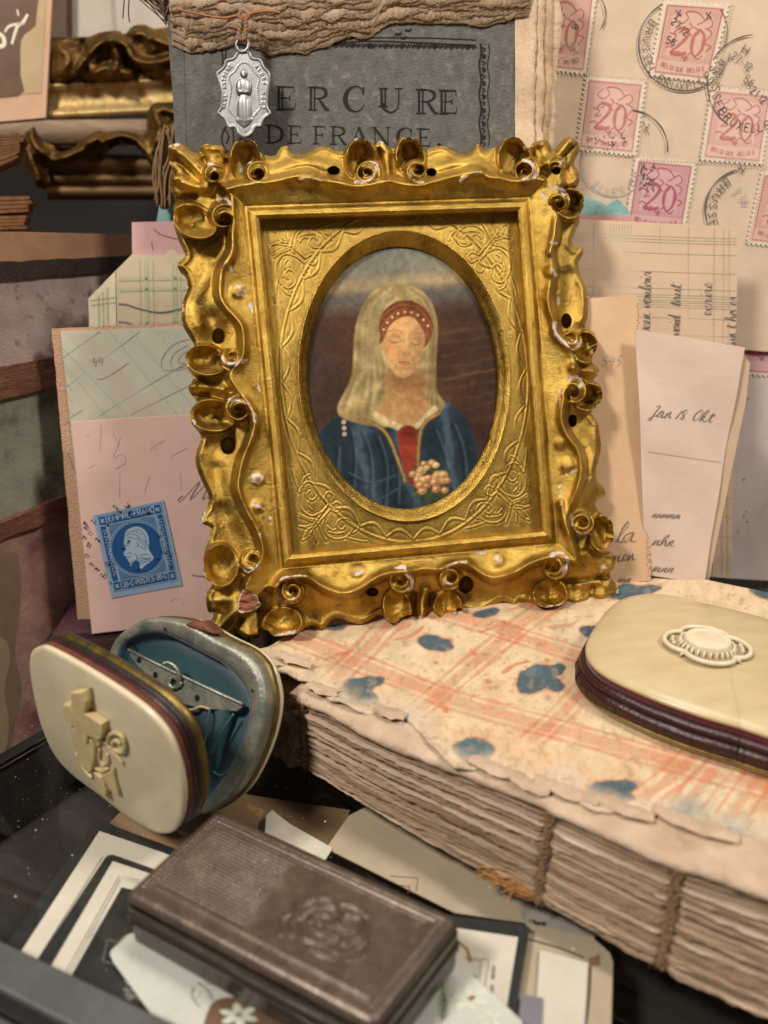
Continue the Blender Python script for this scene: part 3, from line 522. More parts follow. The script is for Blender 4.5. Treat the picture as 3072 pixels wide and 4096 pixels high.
for cx, wd_ in ((-.072, 1.0), (.085, .78)):
    lay(fb(cx, -.045, .062 * wd_, .034, .9) * .45, '#94653a'); lay(fb(cx, -.022, .036 * wd_, .016, .6) * .12, '#d8b07a'); lay(fl([(cx - .044 * wd_, -.010), (cx - .015, .003), (cx + .018, .002), (cx + .044 * wd_, -.012)], .0040, .009) * .7, '#4a2c18'); lay(fl([(cx - .04 * wd_, -.038), (cx, -.046), (cx + .042 * wd_, -.036)], .003, .006) * .45, '#7d522f'); lay(fl([(cx - .055 * wd_, -.078), (cx - .01, -.094), (cx + .05 * wd_, -.082)], .004, .010) * .5, '#7a5230')
lay(fl([(.045, -.07), (.040, -.01), (.050, .05)], .010, .020) * .35, '#9a6c3e'); lay(fl([(.012, -.06), (.012, .03)], .008, .016) * .4, '#e0b984'); lay(fb(.022, .078, .030, .016, .8) * .5, '#9c683c'); lay(fl([(-.004, .082), (.012, .092), (.036, .088), (.046, .078)], .003, .006) * .6, '#7d4c2a')
lay(fb(.018, .118, .05, .012, .9) * .25, '#a8784a'); lay(fl([(-.022, .146), (.004, .139), (.018, .143), (.032, .139), (.056, .147)], .006, .006) * .8, '#9a4f38'); lay(fl([(-.028, .151), (.018, .154), (.060, .151)], .0025, .004) * .8, '#6a3020'); lay(fl([(-.012, .162), (.018, .167), (.046, .161)], .006, .008) * .7, '#b5684a'); lay(fb(.018, .188, .045, .010, .9) * .35, '#8f6038')
lay(shape([(0.03 + (x * math.cos(tl) - y * math.sin(tl)), -0.26 + (x * math.sin(tl) + y * math.cos(tl))) for x, y in [(-0.19, .02), (-0.17, -0.12), (-0.10, -0.215), (0.02, -0.25), (0.13, -0.20), (0.17, -0.08), (0.165, .0), (0.135, -0.10), (0.05, -0.195), (-0.04, -0.19), (-0.12, -0.12), (-0.155, -.02)]], .012), '#7d4827', .3, 48, 26)
for k in range(9): a = -1.1 + k * .27; lay(blob(.03 + .19 * math.sin(a) + .02, -.27 - .225 * math.cos(a), .009, .009, 0, .5), '#cbb48c')
# pleated chemise, bodice, border beads and a posy of cream flowers
lay(line([(-0.22, 0.27), (0.03, 0.39), (0.23, 0.25)], 0.024, 0.012), '#c2ae80', 0.3, 11, 30); lay(shape([(-0.06, 0.41), (0.09, 0.40), (0.07, 0.76), (0.0, 0.78)], 0.012), '#7d2f20', 0.3, 12)
for p in ([(-0.30, 0.30), (-.14, .42), (-0.02, 0.78)], [(0.26, .28), (0.12, 0.40), (0.07, 0.78)]): lay(line(p, 0.014, .012), '#7c6132', .4, 49, 40); lay(line(p, 0.004, .006) * .7, '#b6975a')
for k in range(3): lay(blob(-0.46, 0.31 + k * 0.045, 0.017, 0.017, 0, 0.4), '#b79c80')
rsf = np.random.RandomState(77)
for k in range(46):
    a = rsf.rand() * 6.28; q = rsf.rand() ** .6; x, y = .17 + .17 * q * math.cos(a), .80 + .15 * q * math.sin(a); lay(blob(x, y, .045, .014, rsf.rand() * 180, .5) * .9, rsf.choice(['#3a4a2e', '#4d5a36', '#2f3a28']))
for k in range(26):
    a = rsf.rand() * 6.28; q = rsf.rand() ** .6; x, y = .17 + .15 * q * math.cos(a), .78 + .13 * q * math.sin(a); r_ = .022 + .016 * rsf.rand(); c_ = rsf.choice(['#b98f5c', '#c9a876', '#a87448', '#b8794e']); lay(blob(x, y, r_, r_ * .85, 0, .35), c_); lay(blob(x - .006, y - .006, r_ * .45, r_ * .4, 0, .7) * .7, '#dcc496'); lay(blob(x + .010, y + .010, r_ * .5, r_ * .35, 0, .8) * .5, '#7a4f2c')
lay(line([(.15, .9), (.12, 1.06)], .022, .02), '#3d4a30')
pc *= (0.92 + .15 * fbm(xx, yy, 30, 51) + .05 * np.sin(yy * 420) + .05 * fbm(xx, yy, 3, 52))[..., None]; lay((1 - sstep(.0, .05, np.abs(fbm(xx, yy, 7, 53)))) * .10, '#2a1d15')
pc *= (1 + 0.07 * (np.random.rand(*xx.shape) - 0.5))[..., None]
a_ = math.radians(-3.2); uX = gx * 384; uY = gy * 530; PX = 1609 + uX * math.cos(a_) - uY * math.sin(a_); PY = 1511 + uX * math.sin(a_) + uY * math.cos(a_)
PV = frame_pt(PX, PY, np.full(PX.shape, -0.54)); rr = np.hypot(gx, gy) <= 1.035; kk = rr[:-1, :-1] & rr[1:, 1:]
V3, Q3, c3 = compact(PV.reshape(-1, 3), grid_faces(*gx.shape, kk, True), pc.reshape(-1, 3))
M_print = mat('printed_picture', (0.92, 0.9, 0.88), (1.05, 1.03, 1.0), scale=14, rough=0.5, attr=True, spec=0.12, bump=0.08, bscale=30)
obj('portrait_print', V3, Q3, M_print, gf, smooth=True, col=np.clip(c3, 0, 1))
# ================================================================ glass counter the things stand on
def glass_mat():
    m = bpy.data.materials.new('case_glass'); m.use_nodes = True; nt = m.node_tree; N = nt.nodes; L = nt.links; N.remove(N['Principled BSDF'])
    o = N['Material Output']; t = N.new('ShaderNodeBsdfTransparent'); t.inputs[0].default_value = (0.97, 0.98, 0.97, 1); g = N.new('ShaderNodeBsdfGlossy'); g.inputs['Roughness'].default_value = 0.03
    f = N.new('ShaderNodeFresnel'); ge = N.new('ShaderNodeNewGeometry'); mr = N.new('ShaderNodeMapRange'); mr.inputs[3].default_value = 1.5; mr.inputs[4].default_value = 1 / 1.5; L.new(ge.outputs['Backfacing'], mr.inputs[0]); L.new(mr.outputs[0], f.inputs[0]); x = N.new('ShaderNodeMixShader'); L.new(f.outputs[0], x.inputs[0]); L.new(t.outputs[0], x.inputs[1]); L.new(g.outputs[0], x.inputs[2]); L.new(x.outputs[0], o.inputs[0])
    return m
def box(name, c0, ux, uy, uz, mat_, parent=None, bev=0.0):
    """box from corner c0 along three edge vectors, edges bevelled"""
    import bmesh
    c0 = np.asarray(c0, float); e = [np.asarray(v, float) for v in (ux, uy, uz)]; V = [c0 + e[0] * i + e[1] * j + e[2] * k for k in (0, 1) for j in (0, 1) for i in (0, 1)]
    Fc = [(0, 2, 3, 1), (4, 5, 7, 6), (0, 1, 5, 4), (2, 6, 7, 3), (0, 4, 6, 2), (1, 3, 7, 5)]
    if np.dot(np.cross(e[0], e[1]), e[2]) < 0: Fc = [f[::-1] for f in Fc]
    o = obj(name, V, Fc, mat_, parent)
    if bev:
        bm = bmesh.new(); bm.from_mesh(o.data); bmesh.ops.bevel(bm, geom=bm.edges[:], offset=bev * S, segments=3, affect='EDGES', profile=0.5); bm.to_mesh(o.data); bm.free()
        o.data.polygons.foreach_set('use_smooth', np.zeros(len(o.data.polygons), bool))
    return o
M_dark = mat('case_dark_lining', lin('#1d1814'), lin('#2b231d'), scale=1.2, rough=0.8, bump=0.3, bscale=20)
M_rail = mat('grey_metal_rail', lin('#6f716c'), lin('#5b5d59'), scale=1.5, rough=0.42, metal=0.55, bump=0.08, bscale=30)
M_black = mat('black_trim', lin('#121212'), lin('#1d1c1b'), scale=3, rough=0.4)
M_grout = mat('dust_specks', lin('#c9c0b2'), rough=0.9)
case = thing('display_case', (0, 12, -2.0), 'low glass topped display case with a grey metal rail that everything stands on', 'display case')
le0 = on_z(-60, 3110, 0.0); le1 = on_z(470, 2800, 0.0); ld = nrm(le1 - le0); lp = np.array([-ld[1], ld[0], 0]); lA = le0 - ld * 15; lB = le0 + ld * 9
gl = obj('glass_top', [(lA[0], lA[1], -0.004), (22, -6, -0.004), (30, 34, -0.004), (-3, 34, -0.004), (lB[0], lB[1], -0.004)], [(0, 1, 2, 3, 4)], glass_mat(), case)
obj('case_floor', [(lA[0], lA[1], -1.9), (32, -8, -1.9), (32, 36, -1.9), (-3, 36, -1.9), (lB[0], lB[1], -1.9)], [(0, 1, 2, 3, 4)], M_dark, case)
obj('side_panel', [(lA[0], lA[1], -4), (lB[0], lB[1], -4), (lB[0], lB[1], -0.01), (lA[0], lA[1], -0.01)], [(0, 1, 2, 3)], M_dark, case)
r0 = np.array([-14.0, 11.55, 0.0]); rd = np.array([26, -10.3, 0.0]) * 1.0; rn = nrm(np.array([-rd[1], rd[0], 0])) 
rl0 = on_z(0, 3800, 0.25); rl1 = on_z(700, 4140, 0.25); rdir = nrm(rl1 - rl0); rprp = np.array([-rdir[1], rdir[0], 0])   # rprp points away from the camera
b0 = rl0 - rdir * 6; 
box('metal_rail', b0 - rprp * 0.62 + np.array([0, 0, -0.35]), rdir * 20, rprp * 0.62, (0, 0, 0.62), M_rail, case, 0.05)
box('rail_groove', b0 - rprp * 0.80 + np.array([0, 0, -0.40]), rdir * 20, rprp * 0.18, (0, 0, 0.52), M_black, case, 0.02)
box('front_moulding', b0 - rprp * 1.35 + np.array([0, 0, -0.9]), rdir * 20, rprp * 0.55, (0, 0, 0.92), M_rail, case, 0.06)
box('inner_frame_bar', le0 - ld * 3 + np.array([0, 0, 0.004]), ld * 9, lp * 0.35, (0, 0, 0.12), M_black, case, 0.02)
# dust lying on the glass
rs = np.random.RandomState(3); DV = []; DF = []
for k in range(900):
    x_ = rs.uniform(-9, 3.5); y_ = rs.uniform(8.2, 15.5); s_ = rs.choice([0.005, 0.008, 0.013, 0.022], p=[.55, .3, .13, .02]); a = rs.uniform(0, 6.28); b = len(DV); el = rs.uniform(0.3, 1)
    for i in range(4): t = a + i * 1.5708; q = s_ * (1 if i % 2 else el); DV.append((x_ + q * math.cos(t), y_ + q * math.sin(t), 0.003 + 0.004 * (i % 2)))
    DF.append((b, b + 1, b + 2, b + 3))
tag(obj('dust', DV, DF, M_grout), 'pale dust specks scattered over the glass top', 'dust', kind='stuff')

# ================================================================ old sewn book lying on the glass
BO = np.array([-1.97, 13.63, 0.0]); BS = nrm([0.857, -0.515, 0]); BQ = np.array([-BS[1], BS[0], 0.0])
def bk(s, q, z): return BO + BS * s + BQ * q + np.array([0, 0, z])
def bk_px(px, py, z=2.1):
    p = on_z(px, py, z) - BO; return p @ BS, p @ BQ
book = thing('sewn_book', BO, 'old book with bare sewn spine, cover printed with orange lattice and blue spots', 'book')
M_sec = mat('section_paper', lin('#b59c82'), lin('#8a7058'), scale=2.5, rough=0.9, bump=1.0, bscale=5, c3=lin('#6b543a'), c3s=1.4, c3lo=0.5, c3hi=0.75, spec=0.2, stretch=(.16, 1, 5), rotz=math.atan2(-.515, .857))
M_sec2 = mat('section_paper_pale', lin('#c8b098'), lin('#a58c74'), scale=2.5, rough=0.9, bump=1.0, bscale=5, c3=lin('#7d6447'), c3s=1.7, c3lo=0.52, c3hi=0.78, spec=0.2, stretch=(.16, 1, 5), rotz=math.atan2(-.515, .857))
M_sec3 = mat('section_paper_grey', lin('#a08c72'), lin('#77644c'), scale=2.5, rough=0.9, bump=1.0, bscale=5, c3=lin('#54432f'), c3s=1.4, c3lo=0.5, c3hi=0.75, spec=0.2, stretch=(.16, 1, 5), rotz=math.atan2(-.515, .857))
M_lining = mat('spine_lining_paper', lin('#c4ab92'), lin('#a88f76'), scale=1.6, rough=0.9, bump=0.7, bscale=9, c3=lin('#94785a'), c3s=1.1, c3lo=0.55, c3hi=0.8, spec=0.2)
M_cord = mat('hemp_cord', lin('#a88968'), lin('#7f6449'), scale=9, rough=0.95, bump=0.9, bscale=30, spec=0.15)
# torn edge of the cover paper, traced
EDG = [(900, 2560), (951, 2600), (1060, 2668), (1170, 2705), (1254, 2730), (1339, 2798), (1440, 2836), (1524, 2840), (1575, 2836), (1625, 2868), (1660, 2905), (1720, 2980), (1811, 3062), (1900, 3070), (1955, 3051), (1997, 3085), (2090, 3128), (2166, 3144), (2218, 3104), (2274, 3154), (2324, 3210), (2387, 3240), (2480, 3240), (2560, 3236), (2650, 3250), (2748, 3266), (2818, 3316), (2930, 3330), (3072, 3342), (3200, 3380), (3500, 3480)]
es = np.array([bk_px(*p) for p in EDG]); oi = np.argsort(es[:, 0]); es = es[oi]
sv = np.arange(-2.2, 15.6, 0.03); qe = np.interp(sv, es[:, 0], es[:, 1]) + 0.05 * fbm(sv, sv * 0, 1.6, 21) + 0.02 * fbm(sv, sv * 0, 6.0, 22)
tv = np.linspace(0, 1, 330) ** 1.15
SS, TT = np.meshgrid(sv, tv, indexing='ij'); QQ = qe[:, None] + (10.85 - qe[:, None]) * TT
DQ = QQ - qe[:, None]
r_c = 1.1                                                        # rounded fore-edge corner away to the right is far; edge kept soft
Z = 2.10 + 0.03 * fbm(SS, QQ, 0.35, 23, 3) + 0.012 * fbm(SS, QQ, 2.2, 24, 3) * np.exp(-DQ / 1.2) - 0.04 * np.exp(-DQ / 0.35) + 0.14 * np.exp(-(DQ / 0.12) ** 2) * np.clip(fbm(SS, QQ * 0, 1.1, 25, 2) + 0.25, 0, 1)
flake = sstep(0.15, 0.5, fbm(SS, QQ, 0.9, 26)) * np.exp(-DQ / 0.9)
Z += 0.02 * flake; Z -= 0.42 * sstep(1.7, -1.7, SS) * sstep(0.5, 2.0, QQ)
CV = BO + BS * SS[..., None] + BQ * QQ[..., None]; CV[..., 2] = Z
q_ = CV - CAM; dd = q_ @ FW; PXc = 1536 + F * (q_ @ RX) / dd; PYc = 2048 - F * (q_ @ UP) / dd
cc = np.ones(SS.shape + (3,)) * np.array(lin('#cdb592')); fine = fbm(PXc, PYc, 0.03, 31); big = fbm(SS, QQ, 0.5, 32)
def clay(mk, c, a=1.0):
    global cc
    mk = np.clip(mk * a, 0, 1)[..., None]; cc = cc * (1 - mk) + np.array(lin(c)) * mk
clay(sstep(0.0, 0.7, big), '#c9b498', 0.6); clay(sstep(0.1, 0.8, fbm(SS, QQ, 1.1, 33)), '#b48a62', 0.35); clay(sstep(0.2, 0.8, fbm(SS, QQ, 0.8, 39)), '#cf9b72', 0.2)
wet = sstep(2380, 2700, PXc) * sstep(2900, 3100, PYc); clay(wet * sstep(-0.5, 0.5, fbm(SS, QQ, 0.7, 34)), '#bd8858', 0.7)
def pline(pts, w_, soft, c, a):
    wob = 5 * vnoise(PXc, PYc, 0.02, 35); d = segdist(PXc, PYc, catmull(pts, 4)) + wob
    tex = 0.62 + 0.38 * sstep(-0.5, 0.35, fine); clay((1 - sstep(w_ - soft, w_ + soft, d)) * tex, c, a * .9)
OR = '#b5623f'
fade = 1.0
for p in [[(1440, 2350), (1800, 2458), (2325, 2622), (2800, 2770), (3100, 2860)], [(1100, 2520), (1322, 2608), (1560, 2700), (1811, 2800), (2359, 2952), (2783, 3075), (3100, 3160)]]:
    sh = lambda dy: [(x + dy * 0.25, y + dy) for x, y in p]
    near = 1.0 if p[0][0] > 1200 else 1.25
    pline(sh(0), 17 * near, 4, OR, 0.5); pline(sh(-34 * near), 6, 4, OR, 0.6); pline(sh(34 * near), 6, 4, OR, 0.6)
for p in [[(1660, 2852), (2010, 2560), (2180, 2430), (2300, 2330)], [(1330, 2722), (1460, 2600), (1560, 2490), (1640, 2420)], [(2130, 2960), (2250, 2850), (2400, 2690), (2560, 2540)], [(2560, 3200), (2720, 3080), (2960, 2850), (3100, 2720)], [(2740, 3230), (2880, 3060), (3100, 2900)], [(2880, 3330), (3060, 3080), (3200, 2980)]]:
    wd_x = 46 if p[0][0] < 2500 else 60
    sh = lambda dx: [(x + dx, y + dx * 0.25) for x, y in p]
    pline(sh(0), 19, 4, OR, 0.5); pline(sh(-wd_x), 6.5, 4, OR, 0.6); pline(sh(wd_x), 6.5, 4, OR, 0.6)
for p in [[(1575, 2560), (1640, 2545), (1690, 2510)], [(1920, 2530), (1975, 2510), (2015, 2490)], [(2015, 2690), (2060, 2660), (2115, 2645)], [(2130, 2420), (2190, 2400), (2230, 2415)], [(2200, 2510), (2290, 2495), (2320, 2470)], [(2030, 2440), (2090, 2425), (2130, 2400)], [(1300, 2640), (1350, 2620), (1400, 2610)], [(2640, 3330), (2700, 3290), (2760, 3230)], [(2310, 2640), (2340, 2690)], [(1590, 2520), (1640, 2500)]]: pline(p, 6, 5, OR, 0.8)
for x_, y_ in [(1740, 2650), (1800, 2560), (1870, 2660), (1895, 2615), (2190, 2790), (2260, 2560), (1950, 2725), (1780, 2840), (1998, 2535), (2185, 2640)]: pline([(x_, y_), (x_ + 6, y_ + 2)], 8, 4, OR, 0.8)
def bspot(pts, c='#2a4b5a'):
    P = catmull(pts, 5, True); s = np.where(inpoly(PXc, PYc, P), 1, -1) * segdist(PXc, PYc, P, True) + 5 * fbm(PXc, PYc, 0.03, 36)
    tex = 0.72 + 0.28 * sstep(-0.9, 0.0, fine)
    clay(sstep(-9, -2, s) * (1 - sstep(-2, 4, s)), OR, 0.45); clay(sstep(-3, 4, s) * tex, c, 0.92); clay(sstep(-3, 4, s) * sstep(0.25, 0.6, fbm(PXc, PYc, 0.018, 37)), '#4d7077', 0.45)
bspot([(1672, 2558), (1700, 2542), (1750, 2545), (1800, 2565), (1815, 2590), (1790, 2604), (1730, 2602), (1685, 2585)])
bspot([(1340, 2800), (1360, 2745), (1420, 2712), (1500, 2703), (1535, 2712), (1528, 2740), (1490, 2760), (1515, 2800), (1510, 2832), (1450, 2828), (1390, 2812)])
bspot([(2064, 2745), (2075, 2700), (2120, 2668), (2200, 2655), (2255, 2662), (2250, 2690), (2225, 2708), (2262, 2745), (2240, 2766), (2180, 2755), (2140, 2770), (2085, 2770)])
bspot([(1805, 2985), (1840, 2965), (1890, 2955), (1940, 2965), (1980, 3000), (1950, 3035), (1910, 3040), (1870, 3052), (1835, 3025)])
bspot([(2345, 3170), (2380, 3130), (2450, 3118), (2530, 3125), (2550, 3145), (2530, 3170), (2545, 3200), (2480, 3218), (2400, 3225)])
bspot([(1300, 2512), (1330, 2500), (1385, 2500), (1370, 2520), (1320, 2525)]); bspot([(1890, 2460), (1930, 2440), (2000, 2435), (1985, 2455), (1930, 2470)]); bspot([(2440, 2390), (2480, 2335), (2560, 2340), (2640, 2350), (2600, 2375), (2540, 2400)]); bspot([(3000, 2362), (3072, 2360), (3130, 2390), (3060, 2395)]); bspot([(2320, 2515), (2350, 2505), (2420, 2510), (2400, 2560), (2340, 2545)])
clay((1 - sstep(8, 60, DQ * 80 + 18 * fbm(SS, QQ, 1.3, 38))) , '#c4b097', 0.85)                  # paper skinned off along the spine
pt = lambda x, y, r: np.exp(-(((PXc - x) / r) ** 2 + ((PYc - y) / (r * 0.5)) ** 2)); clay(pt(1600, 2872, 45) + pt(2760, 3230, 80) + pt(2880, 3330, 120) , '#7f8a86', 0.7)
clay(np.clip(pt(1020, 2620, 120), 0, 1), '#c6b296', 0.9); clay(sstep(0.55, 0.8, fbm(PXc, PYc, 0.06, 40)), '#8a6a48', 0.35)
cc *= (1 + 0.10 * fine)[..., None]
M_cover = mat('printed_cover_paper', (0.93, 0.92, 0.90), (1.05, 1.04, 1.02), scale=8, rough=0.88, attr=True, bump=0.5, bscale=14, spec=0.2)
cvf = grid_faces(*SS.shape); top = CV.reshape(-1, 3); n_ = len(top)
low = np.concatenate([CV[:, 0], CV[::-1, -1]]); rim = np.concatenate([np.arange(SS.shape[0]) * SS.shape[1], (np.arange(SS.shape[0]) * SS.shape[1] + SS.shape[1] - 1)[::-1]])
rimv = top[rim] - np.array([0, 0, 0.06]); rq = np.stack([rim[:-1], rim[1:], n_ + np.arange(1, len(rim)), n_ + np.arange(len(rim) - 1)], 1)[:, ::-1]
obj('cover', np.concatenate([top, rimv]), np.concatenate([cvf, rq]), M_cover, book, smooth=True, col=np.clip(np.concatenate([cc.reshape(-1, 3), cc.reshape(-1, 3)[rim] * 0.9]), 0, 1))
QB = lambda s: np.interp(s, [-.2, 0, 1.1, 2.2, 3.8, 6, 7.1, 8.2, 9, 9.8, 15], [.2, .17, -.05, -.22, -.4, -.64, -.72, -.8, -.83, -.8, -.8])
QT = lambda s: np.interp(s, [-.2, 0, .9, 1.9, 2.9, 4.2, 5.5, 6.7, 7.9, 8.7, 9.5, 15], [.15, .13, .06, -.08, -.17, -.21, -.26, -.36, -.45, -.40, -.34, -.3])
qsh = lambda s, z: QB(s) + (QT(s) - QB(s)) * np.clip(z / 1.75, 0, 1)
# pale spine lining rolling over the top edge
prof_l = [(0.45, 1.99), (0.20, 1.99), (0.02, 1.96), (-0.07, 1.90), (-0.09, 1.83), (-0.04, 1.77), (0.08, 1.74), (0.5, 1.74)]
ls = np.arange(-0.25, 15.6, 0.06); LV = []
for q0, z0 in prof_l:
    wq = 0.05 * fbm(ls, ls * 0 + z0, 0.7, 41) + 0.03 * fbm(ls, ls * 0 + q0 * 3, 2.5, 42); wz = 0.035 * fbm(ls, ls * 0 + q0, 0.9, 43)
    sag = np.interp(ls, [-0.3, 0.3, 3, 7, 15], [-0.04, 0.0, 0.03, 0.05, 0.06])
    off = np.interp(ls, es[:, 0], es[:, 1]); off = np.clip(off, -0.5, 0.5) if q0 > 0.1 else QT(ls)
    LV.append(BO + BS * ls[:, None] + BQ * (q0 + wq + off)[:, None] + np.array([0, 0, 1.0]) * (z0 + wz * (z0 < 1.99) + sag * (z0 < 2.01))[:, None])
LVn = np.array(LV); obj('spine_lining', LVn.reshape(-1, 3), grid_faces(len(prof_l), len(ls), None, False), M_lining, book, smooth=True)
# the sewn gatherings
stations = [0.12, 5.95, 8.15, 12.2]; zt = 1.74; nsec = 30; hs = np.array([0.9 + 0.5 * random.random() for _ in range(nsec)]); hs = hs / hs.sum() * (zt - 0.01); z0 = 0.01
ss = np.concatenate([np.arange(-0.15, 15.6, 0.05)])
for k in range(nsec):
    h = hs[k]; rowv = []
    notch = sum(np.exp(-((ss - st) / 0.10) ** 2) for st in stations); qo = random.uniform(-0.06, 0.06) + 0.045 * vnoise(ss, ss * 0 + k, 0.5, 50 + k) + 0.03 * vnoise(ss, ss * 0 + k, 2.1, 70 + k) + 0.022 * vnoise(ss, ss * 0 + k, 6.0, 75 + k) + 0.012 * vnoise(ss, ss * 0 + k, 16.0, 77 + k) + 0.10 * notch + 0.02 * k / nsec
    lift = np.interp(ss, [-0.2, 1, 6, 10, 15], [0.00, 0.0, 0.02, 0.0, 0.03]) * (k / nsec) + 0.006 * vnoise(ss, ss * 0 + k * 3, 0.8, 90 + k)
    for q0, zf in [(1.2, 0.06), (0.10, 0.06), (0.0, 0.10), (-0.022, 0.26), (-0.028, 0.48), (-0.022, 0.70), (0.0, 0.86), (0.10, 0.90), (1.2, 0.90)]:
        rowv.append(BO + BS * ss[:, None] + BQ * (q0 + (qo + qsh(ss, z0)) * (q0 < 0.5))[:, None] + np.array([0, 0, 1.0]) * (z0 + zf * h * (1 - 0.08 * notch) + lift)[:, None])
    obj('page_section', np.array(rowv).reshape(-1, 3), grid_faces(9, len(ss), None, True), (M_sec, M_sec2, M_sec, M_sec3, M_sec)[k % 5], book, smooth=True); z0 += h
box('page_block', bk(-1.95, 0.45, 0.02), BS * 17.3, BQ * 10.3, (0, 0, 1.55), M_sec2, book)
# brown frayed head of the spine
hv = np.linspace(-2.0, 0.02, 52); hz = np.linspace(0.03, 2.02, 44); HV = np.array([[bk(s, 0.10 + 0.10 * fbm(np.array(s * 3.0), np.array(z * 2.0), 1.0, 61) + 0.05 * fbm(np.array(s * 9.0), np.array(z * 11.0), 1.0, 62) + 0.22 * (abs(s + 0.5) > 0.62), z) for z in hz] for s in hv])
M_head = mat('frayed_head', lin('#927657'), lin('#6d5540'), scale=6, rough=0.95, bump=0.9, bscale=20, spec=0.1); obj('frayed_spine_head', HV.reshape(-1, 3), grid_faces(52, 44, None, True), M_head, book, smooth=True)
def spn(s, z, out=0.0): return bk(s, float(qsh(s, z)) - out, z)
for st in stations[:3]:
    V_ = []; F_ = []
    def addt(P, r, kk=6):
        v, f = tube('', P, r, None, k=kk, only=True); b = len(V_); V_.extend(v); F_.extend([tuple(i + b for i in q) for q in f])
    z_ = 0.06
    while z_ < 1.80:
        h = random.uniform(.09, .15); w_ = random.uniform(.05, .10)
        for sg in (-1, 1):
            j_ = random.gauss(0, .015); P = catmull([spn(st + sg * (w_ + .03), z_ + h + j_, -.07), spn(st + sg * w_ * .7, z_ + h * .6, .015), spn(st + sg * .01 + j_, z_, .03 + random.uniform(0, .03)), spn(st - sg * .03, z_ - .02, -.03)], 3)
            for q in range(3): addt([p + BS * .018 * math.cos(q * 2.1 + i * .9) + np.array([0, 0, .018 * math.sin(q * 2.1 + i * .9)]) for i, p in enumerate(P)], [0.016] * len(P), 5)
        z_ += h * .85
    for j in range(130):
        z1 = random.uniform(0.03, 1.95); p0 = spn(st + random.gauss(0, 0.07), z1, 0.0); dr = np.array([random.gauss(0, 0.10), -abs(random.gauss(0, 0.07)), random.gauss(0, 0.07)])
        addt([p0, p0 + dr * 0.5 + np.array([random.gauss(0, .02), 0, 0.02]), p0 + dr], [0.007, 0.006, 0.003], 4)
    obj('sewing_cord', V_, F_, M_cord, book, smooth=True)
V_ = []; F_ = []
for j in range(46):
    a0 = spn(5.9 + random.uniform(-0.12, 0.05), 0.14 + random.uniform(-0.1, 0.1), .02); L_ = random.uniform(0.5, 1.35); sp = random.gauss(0, 0.07)
    e1 = on_z(1900 + (1 - L_ / 1.4) * 220, 3490 + (1 - L_ / 1.4) * 130, 0.05); d_ = e1 - a0
    P = [a0, a0 + d_ * 0.4 + np.array([0.03 * random.gauss(0, 1), 0.03 * random.gauss(0, 1), 0.09 + sp]), a0 + d_ * 0.8 + np.array([0.05 * random.gauss(0, 1), 0.05 * random.gauss(0, 1), 0.04 + abs(sp)]), a0 + d_ + np.array([0.09 * random.gauss(0, 1), 0.09 * random.gauss(0, 1), abs(sp)])]
    v, f = tube('', catmull(P, 3), 0.012, None, k=4, only=True); b = len(V_); V_.extend(v); F_.extend([tuple(i + b for i in q) for q in f])
M_fray = mat('frayed_hemp', lin('#b5854f'), lin('#8f6236'), scale=12, rough=0.9, spec=0.2); obj('frayed_cord_end', V_, F_, M_fray, book, smooth=True)
# loose torn flaps of paper along the spine edge
V_ = []; F_ = []
for (px_, py_, n1, wv) in [(1180, 2640, 9, 150), (1290, 2760, 8, 120), (1560, 2850, 7, 110), (1980, 3075, 9, 160), (2270, 3165, 9, 170), (2500, 3236, 8, 150), (2780, 3300, 9, 200), (1050, 2650, 8, 130), (2120, 3140, 6, 110)]:
    p0 = np.array(bk_px(px_, py_)); k = wv * 0.0048; b = len(V_)
    for i in range(n1):
        t = i / (n1 - 1); s1 = p0[0] + (t - 0.5) * k * 1.4; wv2 = 0.10 * math.sin(3.14 * t) + 0.03
        for j, (dq, dz) in enumerate([(0.16, 0.035), (0.03, 0.07), (-0.05 - wv2 * 0.5, 0.06 + 0.04 * random.random()), (-0.06 - wv2, 0.00 + 0.06 * random.random())]): V_.append(bk(s1 + 0.02 * random.gauss(0, 1), p0[1] + dq + 0.015 * random.gauss(0, 1), 2.08 + dz))
    F_ += [(b + i * 4 + j, b + i * 4 + j + 1, b + (i + 1) * 4 + j + 1, b + (i + 1) * 4 + j) for i in range(n1 - 1) for j in range(3)]
obj('torn_flap', V_, F_, M_lining, book, smooth=True)
